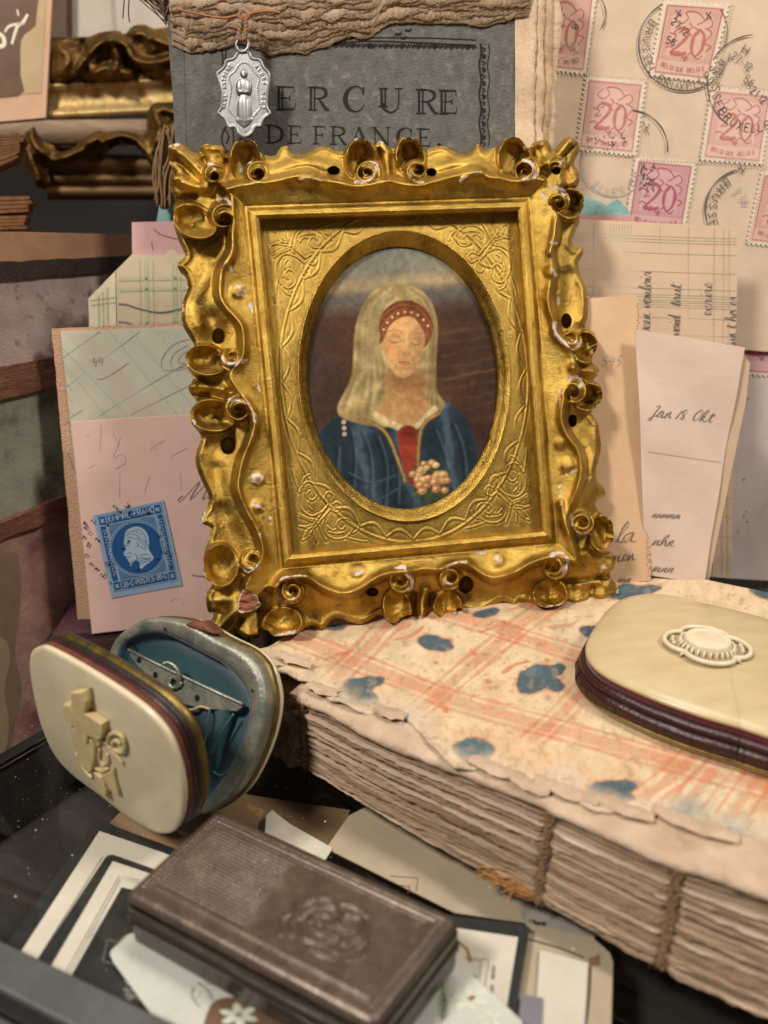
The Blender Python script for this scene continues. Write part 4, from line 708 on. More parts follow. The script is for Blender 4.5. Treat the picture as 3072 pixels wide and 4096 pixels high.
# ================================================================ writing: single-stroke capitals, a pen hand, and a wood-type serif
CAPS = {'A': [[(0, 0), (.36, 1), (.72, 0)], [(.13, .36), (.59, .36)]], 'B': [[(0, 0), (0, 1), (.4, 1), (.55, .86), (.5, .6), (.38, .53), (0, .53)], [(.38, .53), (.6, .4), (.58, .12), (.4, 0), (0, 0)]], 'C': [[(.66, .82), (.5, .98), (.25, .98), (.05, .75), (.03, .3), (.22, .03), (.48, .02), (.67, .18)]],
        'D': [[(0, 0), (0, 1), (.35, 1), (.62, .8), (.66, .35), (.45, .03), (.3, 0), (0, 0)]], 'E': [[(.55, 1), (0, 1), (0, 0), (.57, 0)], [(0, .53), (.45, .53)]], 'F': [[(.55, 1), (0, 1), (0, 0)], [(0, .53), (.44, .53)]], 'G': [[(.66, .82), (.5, .98), (.25, .98), (.05, .75), (.03, .3), (.22, .03), (.5, .02), (.67, .18), (.67, .45), (.42, .45)]],
        'H': [[(0, 0), (0, 1)], [(.62, 0), (.62, 1)], [(0, .52), (.62, .52)]], 'I': [[(.1, 0), (.1, 1)]], 'L': [[(0, 1), (0, 0), (.5, 0)]], 'M': [[(0, 0), (.05, 1), (.4, .25), (.75, 1), (.8, 0)]], 'N': [[(0, 0), (0, 1), (.62, 0), (.62, 1)]], 'O': [[(.35, 1), (.1, .85), (.02, .5), (.1, .15), (.35, 0), (.6, .15), (.68, .5), (.6, .85), (.35, 1)]],
        'P': [[(0, 0), (0, 1), (.4, 1), (.57, .84), (.55, .58), (.38, .47), (0, .47)]], 'Q': [[(.35, 1), (.1, .85), (.02, .5), (.1, .15), (.35, 0), (.6, .15), (.68, .5), (.6, .85), (.35, 1)], [(.45, .2), (.7, -.08)]], 'R': [[(0, 0), (0, 1), (.4, 1), (.57, .84), (.55, .6), (.38, .5), (0, .5)], [(.32, .5), (.62, 0)]],
        'S': [[(.56, .85), (.4, .99), (.15, .95), (.05, .75), (.2, .56), (.45, .45), (.58, .25), (.45, .04), (.2, 0), (.02, .15)]], 'T': [[(0, 1), (.64, 1)], [(.32, 1), (.32, 0)]], 'U': [[(0, 1), (0, .25), (.15, .03), (.45, .03), (.6, .25), (.6, 1)]], 'V': [[(0, 1), (.33, 0), (.66, 1)]], 'X': [[(0, 0), (.6, 1)], [(0, 1), (.6, 0)]], 'Z': [[(0, 1), (.6, 1), (0, 0), (.62, 0)]],
        '0': [[(.28, 1), (.05, .8), (.0, .5), (.05, .2), (.28, 0), (.5, .2), (.56, .5), (.5, .8), (.28, 1)]], '1': [[(.08, .8), (.25, 1), (.25, 0)]], '2': [[(.03, .75), (.12, .95), (.35, 1), (.52, .82), (.45, .55), (.02, .02), (.56, .02)]], '5': [[(.5, 1), (.1, 1), (.06, .58), (.32, .62), (.54, .4), (.45, .08), (.2, 0), (.0, .12)]], '6': [[(.45, .97), (.15, .75), (.02, .35), (.15, .05), (.4, .03), (.53, .25), (.42, .5), (.18, .5), (.04, .3)]], '7': [[(0, 1), (.52, 1), (.2, 0)]], '8': [[(.28, .54), (.08, .72), (.14, .95), (.4, .97), (.5, .74), (.28, .54), (.03, .3), (.1, .04), (.44, .03), (.54, .28), (.28, .54)]], '9': [[(.5, .62), (.3, .45), (.06, .6), (.1, .92), (.38, .98), (.52, .7), (.42, .25), (.15, 0)]],
        '.': [[(.06, 0), (.06, .07)]], '-': [[(.02, .45), (.35, .45)]], ',': [[(.08, .06), (.02, -.14)]], ' ': []}
def caps(ink, s, o, ex, ey, w, gap=0.26, smooth=True):
    """text s from point o along in-plane vectors ex (letter height long) and ey"""
    o = np.array(o, float); ex = np.array(ex, float); ey = np.array(ey, float); x = 0
    for ch in s:
        st = CAPS.get(ch, []); wd_ = max([p[0] for q in st for p in q], default=.3)
        for q in st:
            P = np.array([o + ex * (x + a) + ey * b for a, b in q]); ink.stroke(catmull(P, 3) if len(P) > 5 else P, w)
        x += wd_ + gap
    return x
def arc_caps(ink, s, c, r, a0, h, w, cw=True, gap=0.30):
    """text round a circle, starting at angle a0 (radians, plane axes)"""
    a = a0
    for ch in s:
        st = CAPS.get(ch, []); wd_ = max([p[0] for q in st for p in q], default=.3); sg = -1 if cw else 1
        er = np.array([math.cos(a), math.sin(a)]); et = np.array([-math.sin(a), math.cos(a)]) * sg; up = er if cw else -er; base = np.array(c) + er * (r if cw else r + h)
        for q in st: ink.stroke(np.array([base + et * u * h + up * v * h for u, v in q]), w)
        a += sg * (wd_ + gap) * h / r
HAND = {'a': ([(0, .1), (.5, .95), (.15, .8), (.05, .3), (.3, .02), (.6, .5), (.62, .95), (.62, .2), (.8, .05), (1, .15)], 1), 'b': ([(0, .1), (.45, 1.6), (.3, 1.9), (.15, 1.1), (.15, .1), (.4, .05), (.5, .6), (.35, .8), (.7, .7)], .75), 'c': ([(0, .1), (.6, .85), (.35, 1), (.1, .6), (.15, .1), (.45, 0), (.8, .15)], .8), 'd': ([(0, .1), (.5, .95), (.15, .8), (.05, .3), (.3, .02), (.6, .6), (.75, 1.9), (.62, .2), (.8, .05), (1, .15)], 1),
        'e': ([(0, .1), (.45, .55), (.5, .9), (.3, 1), (.12, .5), (.25, .05), (.7, .15)], .7), 'h': ([(0, .1), (.45, 1.6), (.3, 1.9), (.15, 1.1), (.12, 0), (.4, .8), (.55, .95), (.58, .2), (.75, .03), (.95, .15)], .95), 'i': ([(0, .1), (.3, .95), (.25, .2), (.4, .03), (.6, .15)], .6), 'k': ([(0, .1), (.4, 1.6), (.25, 1.9), (.12, 1.0), (.1, 0), (.5, .8), (.2, .5), (.6, .05), (.9, .15)], .9),
        'l': ([(0, .1), (.5, 1.5), (.35, 1.9), (.2, 1.2), (.22, .2), (.4, .03), (.6, .15)], .6), 'm': ([(0, .1), (.12, .95), (.12, 0), (.35, .8), (.47, .95), (.5, .05), (.75, .8), (.87, .95), (.92, .2), (1.05, .03), (1.25, .15)], 1.25), 'n': ([(0, .1), (.15, .95), (.15, 0), (.4, .8), (.55, .95), (.6, .2), (.75, .03), (.95, .15)], .95), 'o': ([(0, .1), (.45, 1), (.1, .7), (.15, .1), (.5, .05), (.6, .6), (.45, .95), (.85, .85)], .8),
        'r': ([(0, .1), (.25, 1), (.35, .85), (.55, .9), (.5, .2), (.65, .05), (.85, .15)], .85), 's': ([(0, .1), (.4, 1), (.5, .4), (.3, 0), (.1, .15), (.7, .15)], .7), 't': ([(0, .1), (.38, 1.6), (.28, .2), (.45, .03), (.65, .15)], .65), 'u': ([(0, .1), (.2, .95), (.18, .2), (.35, .02), (.6, .5), (.68, .95), (.65, .2), (.8, .03), (1, .15)], 1), 'v': ([(0, .1), (.12, .95), (.3, .05), (.6, .9), (.8, .85)], .8),
        'x': ([(0, .1), (.15, .9), (.5, .05), (.7, .1)], .7), 'J': ([(.1, 1.6), (.6, 1.9), (.55, .5), (.35, -.6), (.1, -.4), (.5, .1), (.9, .3)], .9), 'M': ([(-.5, .3), (-.7, .0), (-.4, -.1), (.5, 1.7), (.3, -.2), (1.2, 1.7), (1.0, .1), (1.2, 0), (1.6, .4)], 1.6), 'L': ([(.6, 1.7), (.4, 1.8), (.3, .3), (.0, .0), (.3, .1), (.9, -.1)], 1), 'O': ([(.5, 1.8), (.1, 1.2), (.1, .3), (.4, 0), (.8, .6), (.8, 1.5), (.5, 1.8)], 1), 'K': ([(.15, 1.8), (.05, 0), (.2, .9), (.7, 1.8), (.2, .9), (.7, 0), (.9, .1)], .9),
        '1': ([(.2, 1.5), (.05, 0)], .45), '8': ([(.5, 1.4), (.2, 1.5), (.15, 1.0), (.5, .6), (.4, .05), (.1, .1), (.15, .5), (.55, 1.3)], .7), '4': ([(.2, 1.5), (.0, .6), (.6, .7), (.5, 1.1), (.4, -.1)], .8), '5': ([(.6, 1.5), (.2, 1.4), (.15, .8), (.5, .7), (.45, .1), (.0, .05)], .8), '.': ([(.1, .05), (.16, .0)], .4), ' ': (None, .6)}
def pen(ink, s, o, ex, ey, w, slant=0.25, jit=0.05, seed=0):
    r = np.random.RandomState(seed + 11); o = np.array(o, float); ex = np.array(ex, float); ey = np.array(ey, float); run = []; x = 0
    def flush():
        nonlocal run
        if len(run) > 1:
            P = catmull(run, 4); d = np.gradient(P, axis=0); up = d @ (ey / np.linalg.norm(ey)); tt = np.clip(-up / (np.linalg.norm(d, axis=1) + 1e-9), 0, 1); ink.stroke(P, w * (0.55 + 0.75 * tt))
        run = []
    for ch in s:
        st, adv = HAND.get(ch, HAND['n'])
        if st is None or ch in 'JMLOK184.5': flush()
        if st: run += [o + ex * (x + a + slant * b + jit * r.randn()) + ey * (b + jit * r.randn()) for a, b in st]
        if ch in 'JMLOK184.5': flush()
        if ch == 't': ink.stroke(np.array([o + ex * (x + .05 + slant * 1.1) + ey * 1.1, o + ex * (x + .75 + slant * 1.1) + ey * 1.2]), w * .7)
        if ch == 'i': ink.dot(o + ex * (x + .35 + slant * 1.5) + ey * 1.5, w * 0.8)
        x += adv
    flush(); return x
def serif(ink, ch, x0, x1, yb, yt, thick=0.20):
    """an inscriptional capital in the photo-pixel box x0..x1, baseline yb, cap line yt (drawn on ink.pl)"""
    W = x1 - x0; Hh = yb - yt
    def P(u, v): return (x0 + u * W, yb - v * Hh)
    def st(p, w_, sm=6): ink.pxs([P(*q) for q in p], np.asarray(w_) * Hh if not np.isscalar(w_) else w_ * Hh, sm)
    T = thick; t = 0.045
    def stem(u, lo=0, hi=1, inl=True):
        if inl and T > 0.17:
            d = 0.075 * Hh / W; st([(u - d, lo), (u - d, hi)], T * .44, 0); st([(u + d * 1.1, lo), (u + d * 1.1, hi)], T * .30, 0)
        else: st([(u, lo), (u, hi)], T * .72, 0)
        for v in (lo, hi): st([(u - .20 * Hh / W, v), (u + .20 * Hh / W, v)], .05, 0)
    if ch in 'ERFD': stem(.22)
    if ch == 'E': st([(.2, .975), (.92, .975), (.95, .76)], [.06, .06, .03], 0); st([(.2, .025), (.95, .025), (1, .28)], [.06, .06, .03], 0); st([(.2, .51), (.7, .51)], .045, 0); st([(.7, .40), (.7, .62)], .05, 0)
    if ch == 'F': st([(.2, .975), (.92, .975), (.95, .74)], [.06, .06, .03], 0); st([(.2, .50), (.72, .50)], .045, 0); st([(.72, .38), (.72, .62)], .05, 0)
    if ch == 'R': st([(.2, .97), (.55, .97), (.80, .86), (.82, .66), (.60, .51), (.25, .50)], [.05, .06, .13, .13, .06, .05]); st([(.50, .50), (.70, .22), (.86, .03), (1.0, .02)], [.08, .13, .12, .04])
    if ch == 'D': st([(.2, .97), (.55, .96), (.90, .75), (.96, .5), (.88, .22), (.55, .04), (.2, .03)], [.05, .06, .13, .16, .13, .06, .05])
    if ch == 'C': st([(.96, .74), (.82, .94), (.55, 1.0), (.22, .84), (.08, .5), (.22, .15), (.55, -.0), (.84, .08), (.98, .28)], [.05, .05, .05, .15, .19, .15, .05, .05, .03]); st([(.95, .68), (.95, .98)], .06, 0); st([(.24, .75), (.17, .5), (.25, .24)], .03)
    if ch == 'U': stem(.18, .25, 1); st([(.18, .4), (.22, .16), (.48, 0), (.74, .14), (.82, .4), (.82, 1)], [.14, .13, .07, .05, .05, .05]); st([(.66, 1), (.98, 1)], .05, 0)
    if ch == 'A': st([(.08, 0), (.48, 1)], .05, 0); st([(.46, 1), (.88, 0)], .14, 0); st([(.24, .36), (.72, .36)], .045, 0); st([(-.04, 0), (.22, 0)], .05, 0); st([(.70, 0), (1.04, 0)], .05, 0)
    if ch == 'N': st([(.12, 0), (.12, 1)], .05, 0); st([(.06, 1), (.86, 0)], .13, 0); st([(.86, 0), (.86, 1)], .05, 0); st([(-.04, 0), (.28, 0)], .05, 0); st([(-.08, 1), (.2, 1)], .05, 0); st([(.72, 1), (1.0, 1)], .05, 0)
    if ch == '.': ink.dot(ink.pl.px(*P(.5, .08)), .02 + 0.06 * 0.7)
M_ink = mat('black_ink', lin('#1a1715'), lin('#2a2522'), scale=20, rough=0.7, spec=0.2)
M_penink = mat('brown_pen_ink', lin('#5c534d'), lin('#80766e'), scale=14, rough=0.8, spec=0.2)
M_faint = mat('faded_ink', lin('#9a8f86'), lin('#b3a79c'), scale=8, rough=0.85, spec=0.2)
# ================================================================ the standing book behind the frame
SB = facing(on_y(1450, 560, 23.0), yaw=-3, lean=6, roll=2.2)
mb = thing('standing_book', on_y(1450, 760, 23.4), 'worn grey bound book with a torn tan head standing behind the gilt frame', 'book')
M_grey = mat('grey_cover_paper', lin('#6f6b64'), lin('#5a5650'), scale=3.5, rough=0.9, bump=0.7, bscale=16, c3=lin('#857e74'), c3s=4, c3lo=0.55, c3hi=0.75, spec=0.2)
M_tan = [mat('torn_leaf_paper', lin(a), lin(b), scale=2.2, rough=0.92, bump=0.4, bscale=16, c3=lin('#97785a'), c3s=2.0, c3lo=0.55, c3hi=0.9, spec=0.15) for a, b in (('#cfb495', '#b8997a'), ('#d8be9f', '#c0a384'), ('#c6a988', '#ad9070'))]
def torn(name, top, bot, pl, h, mat_, parent, seed, amp=10, t=0.05, lip=0.05):
    """sheet between an upper line and a torn lower line (photo pixels); the torn lip curls forward"""
    x = np.arange(top[0][0], top[-1][0] + 0.1, 9.0); yt = np.interp(x, *zip(*top)); yb = np.interp(x, *zip(*bot)) + amp * fbm(x, x * 0, 0.02, seed) + amp * 0.5 * fbm(x, x * 0, 0.09, seed + 5)
    rows = [(0, 0), (0.5, 0), (0.85, 0), (1, lip), (1.0, -t)]; V = []
    for f, dh in rows:
        for i in range(len(x)):
            y = yt[i] + (yb[i] - yt[i]) * f if f < 1 else yb[i]
            q = pl.px(x[i], y, 0); V.append(pl.pt(q[0], q[1], h + dh * (0.5 + 0.9 * abs(math.sin(x[i] * 0.013 + seed)))))
    return obj(name, V, grid_faces(len(rows), len(x), None, True), mat_, parent)
gc = catmull([(672, 150), (690, 300), (702, 420), (712, 560), (716, 800)], 6).tolist() + catmull([(2150, 800), (2128, 560), (2124, 380), (2128, 200), (2110, 140), (2056, 60), (1900, 60), (1500, 60), (672, 60)], 3)[:].tolist()
gcab = [SB.px(x + 5 * random.uniform(-1, 1) * (x < 900), y) for x, y in gc]
slab('front_cover', SB, gcab, 0.12, M_grey, mb)
slab('page_block', SB.off(-0.15), [SB.px(*q) for q in ((690, -260), (2235, -260), (2205, 800), (705, 800))], 2.4, M_tan[2], mb)
slab('spine_cloth', SB.off(0.02), [SB.px(*q) for q in ((674, 150), (735, 170), (752, 800), (712, 800), (694, 420))], 0.1, mat('spine_grey_paper', lin('#6d6963'), lin('#565350'), scale=4, rough=0.9, bump=0.8, bscale=14, spec=0.2), mb)
bots = [[(690, 178), (760, 212), (880, 198), (960, 170), (1024, 199), (1084, 225), (1150, 212), (1223, 219), (1250, 199), (1303, 186), (1389, 158), (1482, 152), (1528, 119), (1581, 97), (1700, 92), (1850, 100), (1945, 100), (2056, 74), (2120, 60)]]
for k in range(1, 11):
    f = 1 - k / 11.5; bots.append([(x, y * f ** 0.9 - 6 * k * (x > 1500) + 10 * math.sin(x * 0.006 + k * 1.7) + 7 * math.sin(x * 0.019 + k * 2.9)) for x, y in bots[0]])
for k, b in enumerate(bots): torn('torn_leaf', [(690 + 4 * (k % 3), -320), (2120, -320)], b, SB, 0.03 + 0.022 * k, M_tan[k % 3], mb, 100 + k, 13 if k else 6, 0.03, 0.035)
def torn_v(x0, pts, h, mat_, seed):
    yy_ = np.arange(-120, 800, 10.0); xr = np.interp(yy_, *zip(*[(p[1], p[0]) for p in pts])) + 7 * fbm(yy_, yy_ * 0, 0.012, seed) + 4 * fbm(yy_, yy_ * 0, 0.06, seed + 2)
    V = []
    for f, dh in ((0, 0), (0.7, 0.0), (1, 0.05), (1, -0.05)):
        for i in range(len(yy_)): q = SB.px(x0 + (xr[i] - x0) * f, yy_[i]); V.append(SB.pt(q[0], q[1], h + dh + 0.03 * math.sin(yy_[i] * 0.02 + seed)))
    obj('torn_leaf', V, grid_faces(4, len(yy_), None, False), mat_, mb)
torn_v(2080, [(2252, -120), (2248, 60), (2228, 300), (2212, 540), (2205, 800)], -0.14, M_tan[1], 131); torn_v(2090, [(2215, -120), (2215, 60), (2205, 300), (2195, 540), (2190, 800)], -0.06, M_tan[2], 132); torn_v(2100, [(2180, -120), (2176, 200), (2170, 420), (2175, 560), (2180, 800)], 0.0, M_tan[0], 133); torn_v(2060, [(2150, -120), (2145, 60), (2146, 170), (2135, 400), (2140, 800)], 0.03, M_tan[1], 134)
it = Ink(SB, 0.012)
for ch, a, b, y0, y1 in [('E', 1106, 1182, 439, 346), ('R', 1232, 1318, 440, 348), ('C', 1374, 1458, 446, 346), ('U', 1516, 1612, 450, 354), ('R', 1664, 1752, 454, 358), ('E', 1758, 1828, 455, 361)]: serif(it, ch, a, b, y0, y1, 0.22)
for ch, a, b, y0, y1 in [('D', 1062, 1132, 572, 500), ('E', 1152, 1206, 573, 503), ('F', 1252, 1304, 575, 505), ('R', 1318, 1388, 577, 506), ('A', 1404, 1472, 579, 508), ('N', 1492, 1562, 581, 510), ('C', 1586, 1648, 584, 512), ('E', 1670, 1722, 585, 515), ('.', 1746, 1766, 586, 520)]: serif(it, ch, a, b, y0, y1, 0.15)
it.done('title_lettering', M_ink, mb)
io = Ink(SB, 0.011); rr_ = np.random.RandomState(5)
io.pxs([(1330, 172), (1500, 165), (1700, 172), (1900, 182)], 5); io.pxs([(1400, 150), (1700, 152), (1905, 160)], 4)
for k in range(26):
    x = 1345 + k * 22; y = 178 + 0.012 * (x - 1345); io.pxs([(x - 8, y - 6), (x - 2, y + 10), (x + 4, y - 3), (x + 9, y + 8)], 6 if k % 3 else 10)
for x, dx in ((1921, 0), (1950, 4)): io.pxs([(x + dx + 4 * math.sin(i * 1.3), 175 + i * 24) for i in range(18)], 7 if x < 1940 else 4)
for k in range(15):
    y = 190 + k * 27; io.pxs([(1926, y), (1940, y + 8), (1930, y + 18)], 5 + 4 * (k % 2))
for q in [[(905, 505), (888, 540), (892, 580), (915, 610)], [(930, 510), (935, 560), (928, 600)], [(900, 520), (915, 545), (905, 575)], [(888, 190), (892, 260), (886, 330)], [(905, 200), (900, 255)], [(1240, 135), (1240, 118), (1252, 119)], [(1241, 127), (1250, 127)], [(1335, 118), (1350, 118)], [(1343, 118), (1343, 134)], [(1378, 142), (1378, 128), (1390, 132), (1380, 136)], [(1138, 206), (1140, 214)], [(1180, 204), (1182, 216)]]: io.pxs(q, 6)
for x, y in [(1235, 190), (1250, 180), (1360, 172), (1470, 185), (1620, 120), (1600, 150), (1580, 135)]: io.pxs([(x, y), (x + 16, y + 4), (x + 26, y - 4)], 9)
io.done('ornament_border', M_ink, mb)

# medal on its cord
M_alu = mat('pale_metal', lin('#9c9a96'), lin('#82807d'), scale=3, rough=0.45, metal=0.75, bump=0.08, bscale=30, rvar=0.06)
md = thing('medal', on_y(970, 560, 22.2), 'small pale metal devotional medal hanging by a cord in front of the grey book', 'medal'); MP = SB.off(0.75)
MO = [(948, 206), (932, 229), (902, 239), (892, 265), (865, 292), (872, 325), (885, 371), (882, 424), (868, 451), (895, 477), (912, 511), (938, 511), (951, 537), (981, 550), (1011, 534), (1024, 509), (1044, 507), (1058, 477), (1084, 454), (1071, 424), (1074, 371), (1081, 298), (1058, 265), (1041, 235), (1011, 229), (998, 206), (971, 196)]
MOc = catmull(MO, 5, True); gx_ = np.arange(862, 1092, 1.6); gy_ = np.arange(192, 556, 1.6); MY, MX = np.meshgrid(gy_, gx_, indexing='ij'); mi = inpoly(MX, MY, MOc); dE, nX, nY = segdist(MX, MY, MOc, True, True)
MH = 0.03 * np.exp(-((dE - 5) / 4.0) ** 2)
def mb_(cx, cy, rx, ry, h, p=2.0):
    global MH
    r = ((MX - cx) / rx) ** 2 + ((MY - cy) / ry) ** 2; MH = np.maximum(MH, h * np.clip(1 - r, 0, 1) ** (1 / p))
mb_(975, 292, 14, 18, .06); mb_(975, 300, 10, 14, .065); mb_(975, 345, 32, 34, .055); mb_(958, 350, 14, 34, .07); mb_(993, 350, 14, 34, .07); mb_(968, 365, 22, 12, .085); mb_(984, 367, 20, 10, .08); mb_(977, 440, 30, 70, .06); mb_(977, 478, 33, 22, .05); mb_(962, 494, 6, 6, .03); mb_(994, 493, 6, 6, .03)
for x in (958, 968, 980, 992): MH += 0.012 * np.exp(-((MX - x - (MY - 400) * 0.03) / 3.0) ** 2) * sstep(385, 410, MY) * (1 - sstep(480, 490, MY))
ARCH = [(940, 466), (922, 446), (912, 430), (918, 400), (924, 350), (916, 315), (922, 300), (940, 285), (948, 270), (962, 255), (978, 250), (994, 256), (1004, 270), (1014, 284), (1030, 300), (1038, 315), (1030, 350), (1034, 400), (1042, 430), (1028, 448), (1014, 466)]
ac = catmull(ARCH, 8); L_ = np.concatenate([[0], np.cumsum(np.linalg.norm(np.diff(ac, axis=0), axis=1))]); bead = np.stack([np.interp(np.arange(0, L_[-1], 7.2), L_, ac[:, k]) for k in (0, 1)], 1)
for pts_, s_ in (([(893, 436), (900, 380), (895, 320), (908, 285), (928, 258)], 'MERE ANTOINE'), ([(1020, 258), (1044, 290), (1062, 330), (1054, 390), (1056, 440)], 'AIDEZ NOUS')):
    Pm = catmull(pts_, 8); Lm = np.concatenate([[0], np.cumsum(np.linalg.norm(np.diff(Pm, axis=0), axis=1))])
    for i, ch in enumerate(s_):
        d0 = Lm[-1] * (i + .5) / len(s_); c0 = np.array([np.interp(d0, Lm, Pm[:, k]) for k in (0, 1)]); c1_ = np.array([np.interp(d0 + 1, Lm, Pm[:, k]) for k in (0, 1)]); t0 = nrm(c1_ - c0); u0 = np.array([t0[1], -t0[0]])
        for q in CAPS.get(ch, []): MH = np.maximum(MH, 0.020 * np.exp(-(segdist(MX, MY, [c0 + t0 * (a - .3) * 12 + u0 * (b - .5) * 12 for a, b in q]) / 1.5) ** 2))
for bx, by in bead: MH = np.maximum(MH, 0.018 * np.exp(-((MX - bx) ** 2 + (MY - by) ** 2) / 5.0))
Mx2 = np.where(mi, MX, nX); My2 = np.where(mi, MY, nY)
def pl_grid(pl, X_, Y_, Hh):
    D = FW + RX * ((X_[..., None] - 1536.0) / F) + UP * ((2048.0 - Y_[..., None]) / F); k = ((pl.p0 - CAM) @ pl.n + Hh) / (D @ pl.n); return CAM + D * k[..., None]
mk_ = mi[:-1, :-1].astype(int) + mi[1:, 1:] + mi[1:, :-1] + mi[:-1, 1:] >= 2
V_, Q_ = compact(pl_grid(MP, Mx2, My2, MH).reshape(-1, 3), grid_faces(*MX.shape, mk_, True)); obj('medal_face', V_, Q_, M_alu, md, smooth=True)
slab('medal_body', MP.off(-0.002), [MP.px(*q) for q in MOc[::-1]], 0.10, M_alu, md)
tube('suspension_loop', [MP.pt(*MP.px(970 + 24 * math.cos(t), 182 + 26 * math.sin(t)), 0.0) for t in np.linspace(0, 6.283, 25)[:-1]], 0.05, M_alu, md, 8, True)
itx = Ink(MP, 0.02)
itx.pxs([(978, 515), (982, 525), (976, 527)], 3); itx.done('raised_lettering', M_alu, md)
cord = thing('cord_loop', on_y(970, 180, 22.2), 'orange and grey twisted cord knotted over the torn book head, carrying the medal', 'cord'); M_c1 = mat('orange_cord', lin('#a8714a'), lin('#8b5c3c'), scale=8, rough=0.9, bump=0.6, bscale=24); M_c2 = mat('grey_cord', lin('#6f675f'), lin('#8b8074'), scale=8, rough=0.9, bump=0.6, bscale=24)
CPp = [(962, 168), (958, 140), (964, 110), (972, 80), (978, 66), (984, 84), (986, 110), (984, 140), (978, 166)]; ctr = catmull(CPp, 8)
for ph, m_ in ((0, M_c1), (2.1, M_c1), (4.2, M_c2)): tube('strand', [MP.pt(*MP.px(x + 4 * math.cos(i * 0.5 + ph), y), 0.06 + 0.05 * math.sin(i * 0.5 + ph)) for i, (x, y) in enumerate(ctr)], 0.045, m_, cord, 6)
for k, q in enumerate([[(955, 66), (968, 50), (990, 52), (994, 70), (975, 80), (957, 70)], [(960, 50), (975, 42), (992, 58), (984, 78)], [(975, 80), (995, 66), (1020, 48), (1062, 44), (1098, 50)], [(990, 62), (1030, 52), (1080, 48), (1122, 54)], [(958, 62), (940, 58), (900, 66), (840, 60), (700, 30)]]): tube('strand', [MP.pt(*MP.px(x, y), 0.04 if k < 4 else -0.1) for x, y in catmull(q, 6)], [0.06 if k < 2 else 0.045 * (1 - 0.5 * i / (len(q) * 6)) for i in range(len(catmull(q, 6)))], M_c1 if k != 1 else M_c2, cord, 6)
# brush fibres behind the book
V_ = []; F_ = []; BPl = facing(on_y(600, 50, 24.6)); rs = np.random.RandomState(9)
for k in range(70):
    x0 = 470 + rs.rand() * 220; y1 = 20 + rs.rand() * 95; P = [(x0, -160 + rs.rand() * 60), (x0 + 40 + rs.rand() * 30, -40), (690 - rs.rand() * 20, y1)]
    dk = 0.6 * rs.rand()
    if k < 2: P = [(528, -60), (520, 40), (524 - 8 * k, 95)]
    v, f = tube('', [BPl.pt(*BPl.px(*q), dk) for q in catmull(P, 5)], 0.018, None, k=4, only=True); b = len(V_); V_.extend(v); F_.extend([tuple(i + b for i in q) for q in f])
tag(obj('brush_fibres', V_, F_, mat('brown_fibre', lin('#4a2f20'), lin('#6b4630'), scale=9, rough=0.6)), 'tuft of dark brown brush fibres poking out left of the torn book head', 'bristles')

